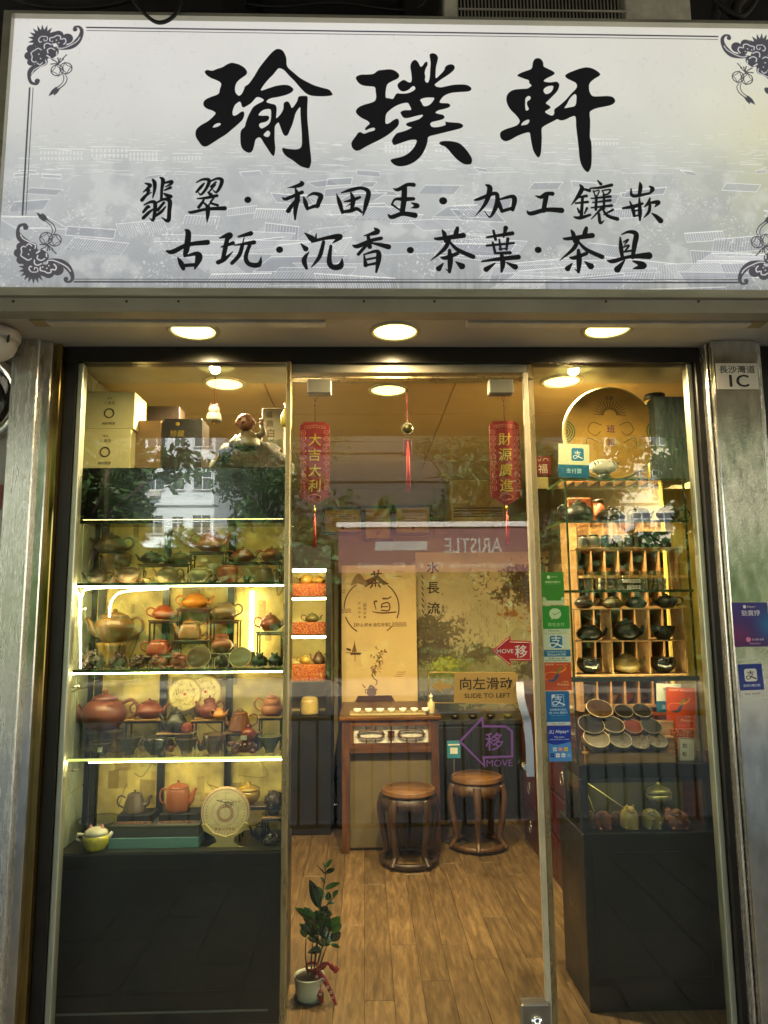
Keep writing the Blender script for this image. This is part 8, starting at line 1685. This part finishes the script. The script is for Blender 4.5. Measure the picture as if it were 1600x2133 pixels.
lv = [(470, 370, 560, 262, 38, 1), (482, 430, 596, 368, 42, 0), (475, 545, 425, 462, 22, 0), (410, 830, 300, 480, 95, 0), (450, 720, 392, 572, 60, 0), (465, 610, 655, 522, 44, 1), (505, 745, 515, 632, 58, 0), (560, 705, 628, 598, 40, 1), (495, 765, 592, 762, 26, 0), (430, 880, 510, 795, 62, 0), (310, 950, 128, 800, 62, 0), (330, 930, 235, 806, 60, 0), (380, 1020, 215, 905, 80, 0), (440, 985, 345, 868, 100, 0), (320, 1120, 185, 992, 66, 0), (400, 1130, 290, 905, 100, 0), (260, 1160, 190, 1040, 50, 0), (480, 1150, 385, 975, 90, 0), (520, 1060, 500, 925, 50, 0), (530, 1090, 640, 905, 105, 1), (550, 1110, 668, 985, 70, 1), (540, 1200, 655, 1080, 84, 0), (530, 1235, 655, 1265, 34, 0), (440, 1290, 275, 1320, 66, 0), (410, 1210, 262, 1140, 60, 0), (530, 1240, 430, 1130, 84, 0), (470, 1260, 395, 1160, 70, 0), (360, 1180, 300, 1060, 64, 0), (420, 1060, 470, 930, 60, 0)]
q = random.Random(2)
for i in range(16):
    a_ = q.uniform(0, 6.28); bx0 = 380+q.uniform(-90, 110); by0 = 1080+q.uniform(-200, 130); L0 = q.uniform(80, 150); lv.append((bx0, by0, bx0+L0*math.cos(a_)*.8, by0-abs(L0*math.sin(a_))*.9-20, q.uniform(48, 80), 1 if i % 5 == 0 else 0))
for i, (bx_, by_, tx_, ty_, w_, yg) in enumerate(lv):
    dy = q.uniform(-.045, .035); a = Q(bx_, by_, dy*.4); b_ = Q(tx_, ty_, dy); d = b_-a; L_ = d.length; dn = d.normalized(); sd = dn.cross(Vector((0, 1, 0))).normalized()
    nr = sd.cross(dn).normalized(); hw_ = w_/5.43*s/2*1.35; g = MB(); vs = []; ns = 9
    for j in range(ns+1):
        f = j/ns; ww = hw_*math.sin(math.pi*min(1, f*1.02)**.75)**.8 if 0 < f < 1 else 0; c = a+d*f+nr*(-.25*L_*f*f+.12*L_*f)
        for e in (-1, -.5, 0, .5, 1): vs.append(c+sd*ww*e+nr*(abs(e)*ww*.35))
    g.add(vs, [(j*5+e, j*5+e+1, j*5+6+e, j*5+5+e) for j in range(ns) for e in range(4)], 0, True)
    g.tube([vs[j*5+2]+nr*-.0004 for j in range(ns+1)], .0007, 4, mi=1); build('leaf', g, [MLF2 if yg else (MLF, MLF3, MLF4)[i % 3], MLF2], pt)
MRB2 = M('ribbon_red', '7a1016', .35, var=.12)
rbn = thing('ribbon', 'red gift ribbon with white characters tied round the plant stems', 'ribbon', Q(380, 1500, -.03))
g = MB(); c = Q(325, 1485, 0); g.tube([(c.x+.024*math.cos(a), c.y+.024*math.sin(a), c.z+.004*math.sin(a)) for a in np.linspace(0, 6.283, 22)[:-1]], .0075, 6, closed=True, flat=.3); build('band', g, MRB2, rbn)
def strip(pts, ws, name, Yo=-.035):
    g = MB(); vs = []; P2 = smooth(pts, 4); W2 = np.interp(np.linspace(0, 1, len(P2)), np.linspace(0, 1, len(ws)), ws)
    for i, (x, y) in enumerate(P2):
        t2 = np.array(P2[min(i+1, len(P2)-1)])-np.array(P2[max(i-1, 0)]); t2 = t2/np.linalg.norm(t2); n2 = np.array((-t2[1], t2[0])); 
        for e in (-1, 1):
            for th in (0, .0008): v = Q(x+n2[0]*e*W2[i]/2, y+n2[1]*e*W2[i]/2, Yo+th+.006*math.sin(i*.5)); vs.append(v)
    k = len(P2); fs = []
    for i in range(k-1): a = i*4; fs += [(a, a+2, a+6, a+4), (a+1, a+5, a+7, a+3), (a, a+4, a+5, a+1), (a+2, a+3, a+7, a+6)]
    g.add(vs, fs, 0, True); return build(name, g, MRB2, rbn)
strip([(380, 1530), (385, 1640), (410, 1780), (440, 1900)], [40, 66, 62, 34], 'tail'); strip([(400, 1530), (470, 1640), (560, 1820), (630, 2010)], [40, 58, 46, 10], 'tail')
strip([(390, 1500), (450, 1455), (520, 1452), (560, 1500), (600, 1515), (570, 1555)], [30, 40, 42, 60, 70, 30], 'bow_loop'); strip([(400, 1520), (450, 1500), (490, 1470)], [24, 40, 10], 'bow_loop')
g = MB()
for ch, x, y, w_ in (('恭', 380, 1600, 34), ('大', 392, 1670, 34), ('吉', 402, 1735, 32), ('利', 418, 1800, 30), ('生', 455, 1630, 34), ('意', 500, 1720, 36), ('興', 535, 1780, 32), ('隆', 560, 1835, 26)): v = Q(x, y, -.045); text_geo(ch, v.x, v.z, v.y, w_/5.43*s, None, g, bold=.03)
build('printed_character', g, M('ribbon_white', 'd5c8c0', .5), rbn)
